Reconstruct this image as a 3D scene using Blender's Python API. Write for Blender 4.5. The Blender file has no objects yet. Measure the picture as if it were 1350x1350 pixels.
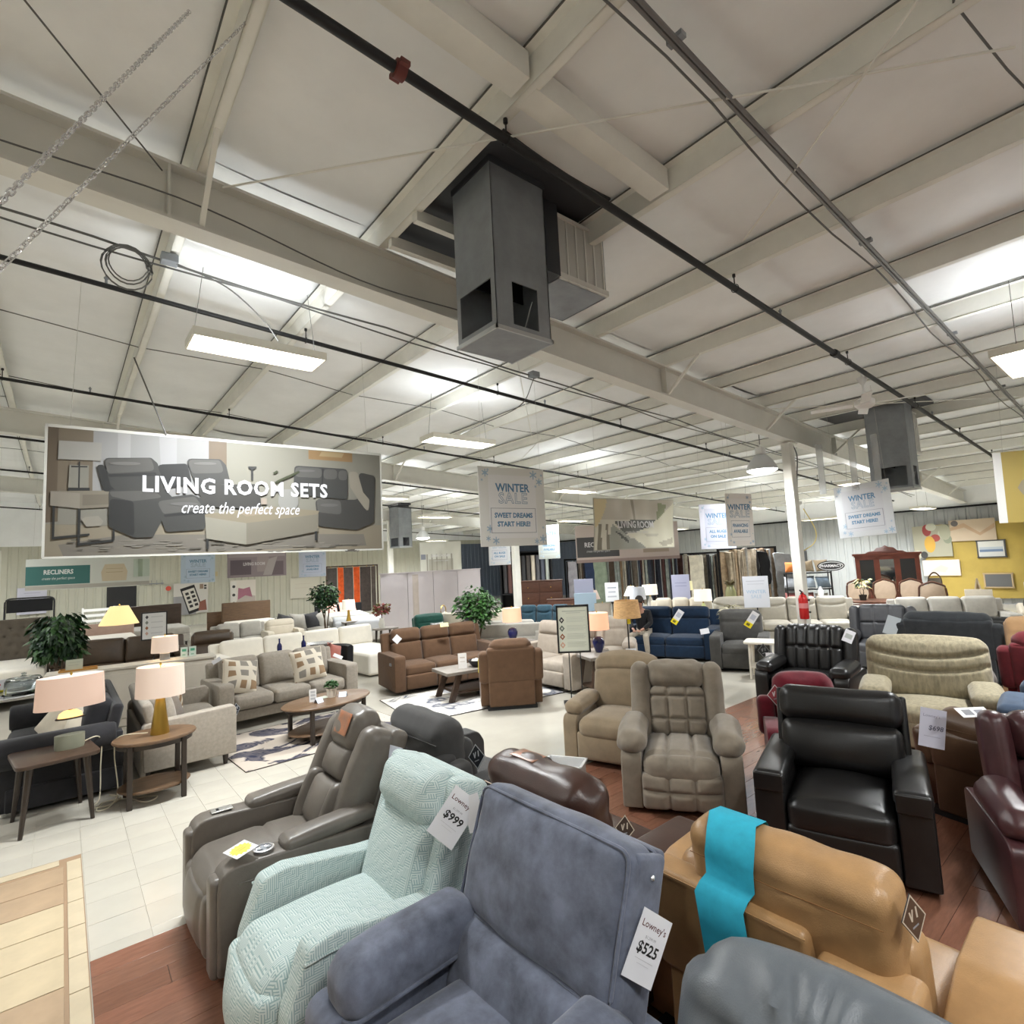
import bpy, bmesh, math, random
import numpy as np
from mathutils import Matrix, Vector, Euler
PI = math.pi
rnd = random.Random(7)
C = bpy.context.scene.collection
SC = bpy.context.scene

# ------------------------------------------------------------------ camera
YAW, PITCH, ROLL, FPX = math.radians(39.632), math.radians(5.295), math.radians(-2.835), 718.79
def _axes():
    cy, sy, cp, sp = math.cos(YAW), math.sin(YAW), math.cos(PITCH), math.sin(PITCH)
    F = Vector((sy*cp, cy*cp, sp)); R = Vector((cy, -sy, 0)); U = R.cross(F)
    c, s = math.cos(ROLL), math.sin(ROLL)
    return c*R+s*U, -s*R+c*U, F
cR, cU, cF = _axes()
cam = bpy.data.cameras.new('camera'); camo = bpy.data.objects.new('camera', cam); C.objects.link(camo)
M = Matrix((cR, cU, -cF)).transposed().to_4x4(); M.translation = (0, 0, 2.15)
camo.matrix_world = M
cam.sensor_width = 36; cam.lens = 36*FPX/1350; cam.clip_start = 0.05; cam.clip_end = 200
SC.camera = camo
# ------------------------------------------------------------------ world, colour management
w = bpy.data.worlds.new('world'); SC.world = w; w.use_nodes = True
w.node_tree.nodes['Background'].inputs[0].default_value = (0.8, 0.85, 1, 1)
w.node_tree.nodes['Background'].inputs[1].default_value = 0.3
vs = SC.view_settings; vs.view_transform = 'Standard'; vs.look = 'None'; vs.gamma = 1; vs.use_curve_mapping = False
vs.exposure = 0.66
try:
    SC.cycles.use_denoising = True; SC.cycles.max_bounces = 10; SC.cycles.diffuse_bounces = 7
    SC.cycles.sample_clamp_indirect = 6; SC.cycles.caustics_reflective = False; SC.cycles.caustics_refractive = False
except Exception: pass
LIGHT_W = 118           # watts of one fluorescent high-bay
def lamp_area(x, y, z, rz=0, sx=1.15, sy=.34, watts=None, col=(.95, .985, 1.0), spread=152):
    l = bpy.data.lights.new('fixture_and_fill_light', 'AREA'); l.shape = 'RECTANGLE'; l.size = sx; l.size_y = sy
    l.energy = watts or LIGHT_W; l.color = col; l.spread = math.radians(spread)
    o = bpy.data.objects.new('fixture_and_fill_light', l); C.objects.link(o); o.location = (x, y, z); o.rotation_euler = (0, 0, rz)
    return o

# ------------------------------------------------------------------ materials
_mats = {}
def mat(name, col, rough=.6, spec=.5, metal=0, noise=0, nscale=8, bump=0, bscale=60, sheen=0, emit=0, ecol=None, alpha=1, trans=0, coat=0, stretch=None, col2=None, bdist=.01):
    if name in _mats: return _mats[name]
    m = bpy.data.materials.new(name); m.use_nodes = True; nt = m.node_tree; N = nt.nodes; L = nt.links
    b = N['Principled BSDF']; I = b.inputs
    c = (*col, 1)
    I['Base Color'].default_value = c; I['Roughness'].default_value = rough; I['Specular IOR Level'].default_value = spec
    I['Metallic'].default_value = metal; I['Sheen Weight'].default_value = sheen; I['Coat Weight'].default_value = coat
    if trans: I['Transmission Weight'].default_value = trans
    if alpha < 1: I['Alpha'].default_value = alpha
    if emit: I['Emission Strength'].default_value = emit; I['Emission Color'].default_value = (*(ecol or col), 1)
    if noise or bump:
        tc = N.new('ShaderNodeTexCoord'); src = tc.outputs['Object']
        if stretch:
            mp = N.new('ShaderNodeMapping'); mp.inputs['Scale'].default_value = stretch; L.new(src, mp.inputs[0]); src = mp.outputs[0]
    if noise:
        n = N.new('ShaderNodeTexNoise'); n.inputs['Scale'].default_value = nscale; n.inputs['Detail'].default_value = 5; n.inputs['Roughness'].default_value = .62
        L.new(src, n.inputs['Vector'])
        r = N.new('ShaderNodeValToRGB'); r.color_ramp.elements[0].position = .3; r.color_ramp.elements[1].position = .7
        a = col2 if col2 else tuple(min(1, v*(1-noise)) for v in col)
        r.color_ramp.elements[0].color = (*a, 1); r.color_ramp.elements[1].color = (*(col if col2 else tuple(min(1, v*(1+noise)) for v in col)), 1)
        L.new(n.outputs['Fac'], r.inputs[0]); L.new(r.outputs[0], I['Base Color'])
    if bump:
        n2 = N.new('ShaderNodeTexNoise'); n2.inputs['Scale'].default_value = bscale; n2.inputs['Detail'].default_value = 3
        L.new(src, n2.inputs['Vector'])
        bp = N.new('ShaderNodeBump'); bp.inputs['Strength'].default_value = bump; bp.inputs['Distance'].default_value = bdist
        L.new(n2.outputs['Fac'], bp.inputs['Height']); L.new(bp.outputs[0], I['Normal'])
    _mats[name] = m
    return m
def leather(name, col, rough=.38, noise=.14): return mat(name, col, rough, .5, noise=noise, nscale=7, bump=.25, bscale=220, bdist=.004)
def fabric(name, col, noise=.16, sheen=.15, nscale=9, bscale=320): return mat(name, col, .9, .2, noise=noise, nscale=nscale, bump=.35, bscale=bscale, sheen=sheen, bdist=.004)
def print_mat():
    if 'print' in _mats: return _mats['print']
    m = bpy.data.materials.new('printed_surface'); m.use_nodes = True; nt = m.node_tree
    a = nt.nodes.new('ShaderNodeAttribute'); a.attribute_name = 'Col'
    b = nt.nodes['Principled BSDF']; b.inputs['Roughness'].default_value = .45; b.inputs['Specular IOR Level'].default_value = .3
    nt.links.new(a.outputs['Color'], b.inputs['Base Color']); _mats['print'] = m
    return m

# ------------------------------------------------------------------ geometry: every shape is (verts Nx3 array, list of faces)
def cat(*gs):
    V, F, o = [], [], 0
    for g in gs:
        v = np.asarray(g[0], float).reshape(-1, 3); V.append(v); F += [tuple(i+o for i in f) for f in g[1]]; o += len(v)
    return np.vstack(V), F
def tr(g, loc=(0, 0, 0), rot=(0, 0, 0), sc=None):
    v = np.asarray(g[0], float)
    if sc is not None: v = v*np.array(sc, float)
    if any(rot): v = v @ np.array(Euler([math.radians(a) for a in rot]).to_matrix()).T
    return v+np.array(loc, float), g[1]
def _ax(h, r, n, m):
    r = min(r, h*.999)
    arc = [h-r+r*math.tan(PI/4*k/m) for k in range(1, m+1)]
    mid = list(np.linspace(-(h-r), h-r, n+1))
    return np.array([-a for a in reversed(arc)]+mid+arc)
def rb(sx, sy, sz, r=.04, puff=(0, 0, 0), n=3, c=(0, 0, 0), f=None, m=3):
    """rounded box, size sx sy sz centred at c; puff swells the faces; f(P, q) may deform (q in -1..1)"""
    h = np.array((sx, sy, sz))/2.; r = min(r, h.min()*.999)
    ns = n if isinstance(n, tuple) else (n, n, n)
    A = [_ax(h[i], r, ns[i], m) for i in range(3)]
    P, Fc, o = [], [], 0
    for ax in range(3):
        u, v = [(1, 2), (2, 0), (0, 1)][ax]
        a, b = A[u], A[v]; na, nb = len(a), len(b)
        ga, gb = np.meshgrid(a, b, indexing='ij')
        for s in (-1, 1):
            p = np.zeros((na*nb, 3)); p[:, u] = ga.ravel(); p[:, v] = gb.ravel(); p[:, ax] = s*h[ax]
            P.append(p)
            idx = np.arange(na*nb).reshape(na, nb)+o; o += na*nb
            q = np.stack([idx[:-1, :-1], idx[1:, :-1], idx[1:, 1:], idx[:-1, 1:]], -1).reshape(-1, 4)
            if s < 0: q = q[:, ::-1]
            Fc.append(q)
    P = np.vstack(P); Fc = np.vstack(Fc)
    key = np.round(P*1e5).astype(np.int64)
    _, first, inv = np.unique(key, axis=0, return_index=True, return_inverse=True)
    P = P[first]; Fc = np.asarray(inv).ravel()[Fc]
    inner = np.clip(P, -(h-r), h-r); d = P-inner; L = np.linalg.norm(d, axis=1, keepdims=True); L[L == 0] = 1
    q = P/h
    P = inner+d/L*r
    if any(puff):
        for i in range(3):
            j, k = (i+1) % 3, (i+2) % 3
            P[:, i] += puff[i]*q[:, i]*(1-q[:, j]**2)*(1-q[:, k]**2)
    if f: P = f(P, q)
    return P+np.array(c, float), [tuple(map(int, x)) for x in Fc]
def box(sx, sy, sz, c=(0, 0, 0), b=0):
    if b: return rb(sx, sy, sz, b, n=1, c=c, m=1)
    x, y, z = sx/2, sy/2, sz/2
    v = np.array([(-x, -y, -z), (x, -y, -z), (x, y, -z), (-x, y, -z), (-x, -y, z), (x, -y, z), (x, y, z), (-x, y, z)])+np.array(c, float)
    return v, [(0, 3, 2, 1), (4, 5, 6, 7), (0, 1, 5, 4), (1, 2, 6, 5), (2, 3, 7, 6), (3, 0, 4, 7)]
def box2(a, b): return box(b[0]-a[0], b[1]-a[1], b[2]-a[2], [(a[i]+b[i])/2 for i in range(3)])
def fillet(pts, rs, n=5):
    out = []; N = len(pts)
    for i in range(N):
        p = np.array(pts[i], float); a = np.array(pts[i-1], float)-p; b = np.array(pts[(i+1) % N], float)-p
        r = rs[i] if not isinstance(rs, (int, float)) else rs
        la, lb = np.linalg.norm(a), np.linalg.norm(b); a /= la; b /= lb
        if r < 1e-4: out.append(tuple(p)); continue
        ang = math.acos(max(-1, min(1, a@b))); t = min(r/math.tan(ang/2), la*.49, lb*.49)
        s, e = p+a*t, p+b*t
        for k in range(n+1):
            u = k/n; out.append(tuple((1-u)**2*s+2*u*(1-u)*p+u*u*e))
    return out
def prism(prof, x0, x1, r=0, seg=2):
    """(y,z) outline swept along x, caps rounded by r"""
    bm = bmesh.new()
    a = [bm.verts.new((x0, p[0], p[1])) for p in prof]; b = [bm.verts.new((x1, p[0], p[1])) for p in prof]
    n = len(prof); caps = [bm.faces.new(a), bm.faces.new(b)]
    for i in range(n): bm.faces.new((a[i], a[(i+1) % n], b[(i+1) % n], b[i]))
    bmesh.ops.recalc_face_normals(bm, faces=bm.faces)
    if r > 0:
        es = [e for c_ in caps for e in c_.edges]
        bmesh.ops.bevel(bm, geom=es, offset=r, offset_type='OFFSET', segments=seg, profile=.5, affect='EDGES', clamp_overlap=True)
    bm.verts.index_update()
    V = np.array([v.co[:] for v in bm.verts]); F = [tuple(v.index for v in f.verts) for f in bm.faces]; bm.free()
    return V, F
def lathe(prof, n=24, c=(0, 0, 0), sx=1, sy=1):
    V, F = [], []; k = len(prof)
    for i in range(n):
        a = 2*PI*i/n
        for r, z in prof: V.append((r*math.cos(a)*sx, r*math.sin(a)*sy, z))
    for i in range(n):
        j = (i+1) % n
        for t in range(k-1): F.append((i*k+t, j*k+t, j*k+t+1, i*k+t+1))
    for t, rev in ((0, True), (k-1, False)):
        if prof[t][0] > 1e-5:
            ring = [i*k+t for i in range(n)]; F.append(tuple(reversed(ring)) if rev else tuple(ring))
    return np.array(V)+np.array(c, float), F
def cyl(r, h, n=16, c=(0, 0, 0), r2=None): return lathe([(r, 0), (r if r2 is None else r2, h)], n, c)
def tube(path, r, n=8, closed=False, taper=None):
    P = [Vector(p) for p in path]; V, F = [], []; m = len(P); up = Vector((0, 0, 1))
    for i, p in enumerate(P):
        a = P[i-1] if (i or closed) else p; b = P[(i+1) % m] if (i < m-1 or closed) else p
        t = (b-a).normalized(); ref = up if abs(t.z) < .95 else Vector((1, 0, 0))
        s = t.cross(ref).normalized(); u = s.cross(t)
        rr = r*(taper[i] if taper else 1)
        for k in range(n):
            an = 2*PI*k/n; V.append(tuple(p+s*(math.cos(an)*rr)+u*(math.sin(an)*rr)))
    for i in range(m if closed else m-1):
        j = (i+1) % m
        for k in range(n): F.append((i*n+k, i*n+(k+1) % n, j*n+(k+1) % n, j*n+k))
    if not closed: F.append(tuple(range(n-1, -1, -1))); F.append(tuple(range((m-1)*n, m*n)))
    return np.array(V), F
def bez(*pts, n=8):
    """smooth path through points (Catmull-Rom)"""
    P = [np.array(p, float) for p in pts]; P = [2*P[0]-P[1]]+P+[2*P[-1]-P[-2]]; out = []
    for i in range(1, len(P)-2):
        for k in range(n):
            t = k/n; a, b, c, d = P[i-1:i+3]
            out.append(tuple(.5*((2*b)+(-a+c)*t+(2*a-5*b+4*c-d)*t*t+(-a+3*b-3*c+d)*t**3)))
    out.append(tuple(P[-2])); return out
def bar(a, b, w, d=None):
    a, b = Vector(a), Vector(b); t = b-a; L = t.length
    q = t.to_track_quat('Z', 'Y'); v, f = box(w, d or w, L, (0, 0, L/2))
    return np.array([tuple(a+q @ Vector(p)) for p in v]), f
def text_geo(s, size=.1, bold=0, shear=0, ext=0, spacing=1, align='CENTER'):
    cu = bpy.data.curves.new('lettering', 'FONT'); cu.body = s; cu.size = size; cu.offset = bold; cu.shear = shear; cu.extrude = ext
    cu.align_x = align; cu.align_y = 'CENTER'; cu.space_character = spacing; cu.resolution_u = 2
    o = bpy.data.objects.new('lettering', cu); me = bpy.data.meshes.new_from_object(o)
    V = np.array([v.co[:] for v in me.vertices]).reshape(-1, 3); F = [tuple(p.vertices) for p in me.polygons]
    bpy.data.objects.remove(o); bpy.data.curves.remove(cu); bpy.data.meshes.remove(me)
    return V, F

# ------------------------------------------------------------------ objects
def mesh(name, g, m, smooth=40):
    me = bpy.data.meshes.new(name); me.from_pydata([tuple(v) for v in g[0]], [], g[1]); me.update()
    if m: me.materials.append(m)
    if smooth:
        me.polygons.foreach_set('use_smooth', [True]*len(me.polygons))
        me.set_sharp_from_angle(angle=math.radians(smooth))
    return me
def part(name, g, m, parent=None, label=None, smooth=40, loc=None):
    o = bpy.data.objects.new(name, g if isinstance(g, bpy.types.Mesh) else mesh(name, g, m, smooth)); C.objects.link(o)
    if parent: o.parent = parent
    if label: o['label'] = label
    if loc is not None: o.location = loc
    return o
def tag(o, label, cat_, group=None):
    o['label'] = label; o['category'] = cat_
    if group: o['group'] = group
    return o
def thing(name, label, cat_, loc=(0, 0, 0), rz=0, group=None):
    o = bpy.data.objects.new(name, None); C.objects.link(o); o.location = loc; o.rotation_euler = (0, 0, math.radians(rz)); o.empty_display_size = .1
    return tag(o, label, cat_, group)
def solo(name, g, m, label, cat_, loc=(0, 0, 0), rz=0, group=None, smooth=40):
    o = part(name, g, m, None, None, smooth); o.location = loc; o.rotation_euler = (0, 0, math.radians(rz))
    return tag(o, label, cat_, group)
def hung(name, g, m, root, label, cat_, group):
    o = part(name, g, m); o.location = root.location; o.rotation_euler = root.rotation_euler   # hangs from root, a thing of its own
    return tag(o, label, cat_, group)
def struct(name, g, m, parent=None, smooth=0):
    o = part(name, g, m, parent, None, smooth)
    if not parent: o['kind'] = 'structure'
    return o
def copy_tree(o, loc=None, rz=None, label=None, parent=None):
    c = o.copy(); C.objects.link(c)
    if parent: c.parent = parent
    for ch in list(o.children): copy_tree(ch, parent=c)
    if loc is not None: c.location = loc
    if rz is not None: c.rotation_euler = (0, 0, math.radians(rz))
    if label: c['label'] = label
    return c
def art(name, shapes, parent, thick=0, M=None, step=.0002):
    """a flat print: shapes are (points2d or (V,F) text geometry, colour), each lying just over the last"""
    V, F, K = [], [], []; o = 0
    for i, (s, col) in enumerate(shapes):
        z = step*(i+1)
        if isinstance(s, tuple) and len(s) == 2 and isinstance(s[1], list) and isinstance(s[0], np.ndarray):
            v = [(p[0], 0-z, p[1]) for p in s[0]]; f = [tuple(k+o for k in q) for q in s[1]]
        else:
            v = [(p[0], -z, p[1]) for p in s]; f = [tuple(range(o, o+len(v)))]
        V += v; F += f; K += [col]*len(f); o += len(v)
    me = bpy.data.meshes.new(name); me.from_pydata(V, [], F); me.update()
    at = me.color_attributes.new('Col', 'FLOAT_COLOR', 'CORNER'); i = 0
    buf = []
    for p, k in zip(me.polygons, K): buf += [*k, 1]*len(p.vertices)
    at.data.foreach_set('color', buf)
    me.materials.append(print_mat())
    ob = bpy.data.objects.new(name, me); C.objects.link(ob); ob.parent = parent
    return ob
def rect(x0, z0, x1, z1): return [(x0, z0), (x1, z0), (x1, z1), (x0, z1)]
def ell(cx, cz, rx, rz, n=16): return [(cx+rx*math.cos(2*PI*i/n), cz+rz*math.sin(2*PI*i/n)) for i in range(n)]
def txt(s, x, z, size, col, bold=0, shear=0, sx=1, spacing=1):
    v, f = text_geo(s, size, bold, shear, spacing=spacing); v = v.copy(); v[:, 0] = v[:, 0]*sx+x; v[:, 1] += z
    return (v, f), col
# ================================================================== the building
SL = .058
def roof(x): return 5.47-SL*x
X0, X1, Y0, Y1 = -8.15, 24.0, -6.0, 29.3
m_ins = mat('white_vinyl_insulation', (.87, .885, .895), .55, .4, noise=.05, nscale=1.2, bump=.3, bscale=2.2, bdist=.05)
m_steel = mat('cream_painted_steel', (.80, .795, .745), .5, .4, noise=.05, nscale=3)
m_beam = mat('grey_cream_rafter_paint', (.72, .715, .67), .5, .4, noise=.05, nscale=2)
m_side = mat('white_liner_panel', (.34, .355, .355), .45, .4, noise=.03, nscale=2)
m_cream = mat('cream_liner_panel', (.52, .515, .43), .45, .4, noise=.03, nscale=2)
m_black = mat('black_pipe_paint', (.012, .012, .013), .5, .4)
m_dark = mat('black_void', (.01, .01, .011), .8, .2)
m_galv = mat('galvanised_sheet', (.27, .29, .315), .45, .5, metal=.3, noise=.18, nscale=3)
m_chrome = mat('chrome', (.78, .78, .8), .25, .5, metal=.8)
m_iron = mat('black_iron', (.015, .015, .016), .45, .5, metal=.2)
m_white = mat('white_paint', (.8, .8, .79), .45)
m_wire = mat('grey_cable', (.12, .12, .115), .6)
m_string = mat('pale_hanging_cord', (.5, .5, .48), .5)
m_vct = mat('cream_vinyl_tile', (.47, .445, .385), .17, .45, noise=.05, nscale=2.2, bump=.04, bscale=3, bdist=.02)
m_vct2 = mat('pale_vinyl_tile', (.485, .46, .40), .17, .45, noise=.05, nscale=2.2, bump=.04, bscale=3, bdist=.02)
m_joint = mat('floor_joint', (.40, .37, .31), .5)
m_grout = mat('tan_grout', (.30, .2, .12), .7)
m_tan = mat('tan_stone_tile', (.40, .29, .19), .3, .45, noise=.12, nscale=4)
m_beige = mat('beige_stone_tile', (.52, .43, .29), .3, .45, noise=.1, nscale=4)
m_border = mat('pale_stone_tile', (.53, .45, .32), .3, .45, noise=.08, nscale=5)
m_wood = [mat('laminate_%s' % k, c, .22, .5, coat=.25, noise=.18, nscale=6, stretch=(1, 7, 1)) for k, c in (('red', (.23, .10, .062)), ('brown', (.215, .10, .063)), ('dark', (.19, .085, .052)))]

floor = struct('floor', box2((X0, Y0, -.1), (X1, Y1, -.004)), m_vct)
# pale vinyl tiles near the camera, laid one by one
tile_me = [mesh('tile', rb(.3025, .3025, .012, .001, n=1, c=(0, 0, -.006), m=1), m, 15) for m in (m_vct, m_vct2)]
struct('floor_bed', box2((-1.68, 4.18, -.0045), (3.55, 8.27, -.0032)), m_joint, floor)
cut_me = [mesh('tile', rb(.3025, .112, .012, .001, n=1, c=(0, 0, -.006), m=1), m, 15) for m in (m_vct, m_vct2)]
for i in range(-6, 11):
    x = .3225+.305*i
    for j in range(-5, 8):
        if j < 0 and i < 0: continue
        part('tile', tile_me[(i*7+j*3) % 5 == 0], None, floor, loc=(x, 5.9725+.305*j, -.0004*((i*3+j) % 2)))
    if i >= 0: part('tile', cut_me[i % 4 == 1], None, floor, loc=(x, 4.2385, 0))
# red-brown laminate of the recliner area
struct('floor_underlay', box2((.17, Y0+.3, -.0045), (9.8, 4.18, -.002)), mat('brown_underlay', (.07, .035, .02), .7), floor)
pl = [mesh('plank', rb(1.27, .1725, .012, .0012, n=1, c=(0, 0, -.003), m=1), m, 15) for m in m_wood]
for j in range(26):
    off = (j*.47) % 1.27
    for i in range(8):
        x = .17+.635+i*1.274-(off if i else 0)
        if i == 0:
            w0 = 1.27-off+.001
            if w0 > .1: part('plank', rb(w0, .1725, .012, .0012, n=1, m=1), m_wood[j % 3], floor, smooth=15, loc=(.17+w0/2, 4.09-.1745*j, -.003))
            continue
        part('plank', pl[(i*5+j*7) % 3], None, floor, loc=(x, 4.09-.1745*j, 0))
# stone-look tiles with a pale border at the lower left
struct('tile_grout', box2((-3.2, .2, -.0045), (.165, 5.82, -.001)), m_grout, floor)
yy = 5.66
for k in range(15):
    part('border_tile', rb(.084, .352, .012, .002, n=1, m=1), m_border, floor, smooth=15, loc=(.118, 5.555-.36*k, -.002))
for k in range(8):
    part('border_tile', rb(.4, .1, .012, .002, n=1, m=1), m_border, floor, smooth=15, loc=(-.17-.405*k, 5.755, -.002))
for k, (d, cm) in enumerate(((.31, m_tan), (.32, m_tan), (.33, m_beige), (.33, m_beige), (.34, m_beige), (.33, m_tan), (.33, m_beige), (.33, m_beige), (.33, m_tan))):
    for i in range(3):
        part('stone_tile', rb(1.02, d-.008, .012, .002, n=1, m=1), cm, floor, smooth=15, loc=(-.455-1.03*i, yy-d/2, -.002))
    yy -= d

# walls: ribbed liner panels
def ribbed(L, z0, z1, pitch=.3, d=.025):
    V, F = [], []; n = int(L/pitch); xs = []
    for i in range(n+1):
        for a, h in ((0, 0), (.6, 0), (.68, d), (.92, d)): xs.append(((i+a)*pitch, h))
    xs = [p for p in xs if p[0] <= L]
    for x, h in xs: V += [(x, h, z0), (x, h, z1)]
    for i in range(len(xs)-1): F.append((2*i+1, 2*i, 2*i+2, 2*i+3))
    return np.array(V), F
wall_end = struct('wall_end', tr(ribbed(X1-X0, 0, 3.75), (X0, Y1, 0)), m_cream)
wall_end.data.transform(Matrix.Identity(4))
part('upper_panel', box2((X0, Y1-.02, 3.75), (X1, Y1+.1, 6.2)), m_ins, wall_end, smooth=0)
part('backing', box2((X0, Y1+.03, 0), (X1, Y1+.12, 3.75)), m_cream, wall_end, smooth=0)
part('blue_panel', tr(ribbed(6.0, 0, 3.5), (17.9, Y1-.05, 0)), mat('slate_blue_panel', (.12, .15, .21), .5, noise=.05), wall_end, 'slate blue wall panels', smooth=0)
part('lavender_panel', tr(ribbed(6.0, 0, 3.7), (X0+.1, Y1-.05, 0)), mat('lavender_grey_panel', (.52, .53, .62), .5, noise=.03), wall_end, 'lavender grey wall panels', smooth=0)
wall_side = struct('wall_side', tr(ribbed(Y1-Y0, 0, 3.32), (X1, Y1, 0), (0, 0, -90)), m_side)
part('upper_panel', box2((X1-.03, Y0, 3.32), (X1+.1, Y1, 4.3)), m_ins, wall_side, smooth=0)
part('eave_strut', box2((X1-.12, Y0, 3.28), (X1-.02, Y1, 3.34)), m_dark, wall_side, smooth=0)
part('backing', box2((X1+.03, Y0, 0), (X1+.12, Y1, 3.32)), m_side, wall_side, smooth=0)
part('blue_panel', tr(ribbed(8.0, 0, 3.25), (X1-.05, Y1, 0), (0, 0, -90)), mat('slate_blue_panel', (.12, .15, .21)), wall_side, 'slate blue wall panels', smooth=0)
struct('wall_left', box2((X0-.1, Y0, 0), (X0, Y1, 6.2)), m_white)
struct('wall_rear', box2((X0, Y0-.1, 0), (X1, Y0, 6.2)), m_white)

# ceiling: sagging insulation between purlins, purlins, rafters, braces
ceil = struct('ceiling', box2((X0, Y0, 0), (X1, Y1, .08)), m_ins)
for v in ceil.data.vertices: v.co.z += roof(v.co.x)+.12
RY = [-3.85, 4.5, 12.85, 21.1, Y1-.15]
PX = [.73+1.48*k for k in range(-6, 16)]
def sagpanel(xa, xb, ya, yb):
    nx, ny = 7, max(6, int((yb-ya)/.7)); V, F = [], []; r = random.Random(int(xa*100+ya*7))
    ph = r.random()*6
    for j in range(ny+1):
        for i in range(nx+1):
            u, v = i/nx, j/ny; x, y = xa+(xb-xa)*u, ya+(yb-ya)*v
            s = .055*math.sin(PI*u)**.8*(.75+.25*math.sin(y*1.3+ph)+.2*math.sin(y*3.1+ph*2))+.006*math.sin(y*9+ph+3*u)*math.sin(PI*u)
            seam = .03*math.exp(-(((y-ya) % 1.83-.9)/.06)**2)*math.sin(PI*u)
            V.append((x, y, roof(x)-s+seam))
    for j in range(ny):
        for i in range(nx):
            a = j*(nx+1)+i; F.append((a, a+nx+1, a+nx+2, a+1))
    return np.array(V), F
edges = [X0]+PX+[X1]
ins = 0
for a, b in zip(edges, edges[1:]):
    for ya, yb in zip([Y0]+RY[:-1], RY[:-1]+[Y1]):
        if b-a > .05: part('insulation_panel', sagpanel(a, b, ya, yb), m_ins, ceil, smooth=80)
def zsec(L):
    return cat(box2((-.006, 0, 0), (.006, L, .2)), box2((-.006, 0, 0), (.07, L, .012)), box2((.062, 0, 0), (.07, L, .03)), box2((-.07, 0, .188), (.006, L, .2)))
pm = {}
for ya, yb in zip([Y0]+RY, RY+[Y1]):
    L = yb-ya
    if L < 1: continue
    me = mesh('purlin', zsec(L), m_steel, 0)
    sm_ = mesh('seam_shadow_strip', box2((-.08, 0, .187), (-.07, L, .195)), mat('painted_seam_shadow', (.10, .10, .095), .8), 0)  # thin dark strip paints the shadow line where insulation meets the purlin
    for x in PX:
        pu = part('purlin', me, None, ceil, loc=(x, ya, 5.25-SL*x))
        part('seam_shadow_strip', sm_, None, pu, loc=(0, 0, 0))
for y in RY[:4]:
    def sl(g):
        v = g[0].copy(); v[:, 2] -= SL*v[:, 0]; return v, g[1]
    part('rafter', sl(cat(box2((X0, y-.008, 4.82), (X1, y+.008, 5.24)), box2((X0, y-.1, 4.8), (X1, y+.1, 4.825)), box2((X0, y-.1, 5.225), (X1, y+.1, 5.25)),
        *[box2((xx-.008, y-.095, 4.82), (xx+.008, y+.095, 5.23)) for xx in np.arange(X0+2.6, X1, 6.1)])), m_beam, ceil, smooth=0)
    for k, x in enumerate(PX):
        if k % 2: continue
        for s in (-1, 1):
            part('flange_brace', bar((x+.03, y+s*.06, 4.82-SL*x), (x+.03, y+s*.62, 5.26-SL*x), .035, .035), m_steel, ceil, smooth=0)
for y in (-1.6, .35, 8.35, 11, 16.9, 25):
    V = [(x, y+.12*math.sin(x*2.1), 5.29-SL*x-.01) for x in np.arange(X0, X1, .74)]
    part('sag_rod', tube(V, .007, 5), m_wire, ceil)
for a, b in (((.9, 4.4), (4.2, .3)), ((3.3, .4), (4.7, 2.2)), ((3.9, 4.6), (7.6, 8.4)), ((9.6, 4.4), (13.3, .4)), ((7.8, 8.3), (10.2, 12.8))):
    part('brace_rod', tube([(*a, 5.2-SL*a[0]), (*b, 5.22-SL*b[0])], .008, 6), m_steel, ceil)

# steel columns under the rafters
def column(x, y, w, label):
    h = 4.79-SL*x
    c = thing('column', label, 'column', (x, y, 0)); c['kind'] = 'structure'
    part('shaft', rb(w, w*.8, h-.03, .012, n=1, c=(0, 0, h/2)), m_steel, c, smooth=50)
    part('cap_plate', box(w*1.5, w*1.3, .02, (0, 0, h-.012)), m_steel, c, smooth=0)
    part('base_plate', box(w*1.7, w*1.5, .02, (0, 0, .01)), m_steel, c, smooth=0)
    return c
c1 = column(10.7, 4.55, .2, 'cream steel column with red fire extinguisher in front of grey leather sofa')
part('conduit', tube(bez((.12, -.05, 4.15), (.15, -.1, 3.9), (.13, -.06, 3.4), (.125, 0, 2.4), (.125, 0, 1.6)), .012, 6), m_wire, c1)
part('junction_box', rb(.12, .08, .2, .01, n=1, c=(.16, -.04, 2.0)), m_galv, c1)
part('yellow_cable', tube(bez((.16, -.05, 2.1), (.3, -.2, 2.25), (.34, -.22, 2.5), (.2, -.1, 2.9)), .008, 6), mat('yellow_cord', (.7, .55, .15), .6), c1)
column(10.7, 12.85, .2, 'cream steel column beside the dark rug rack and dressers')
column(10.7, 21.1, .2, 'thin white column in front of orange and brown rug display')
column(10.7, -3.85, .2, 'cream steel column behind the recliner rows')

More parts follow.
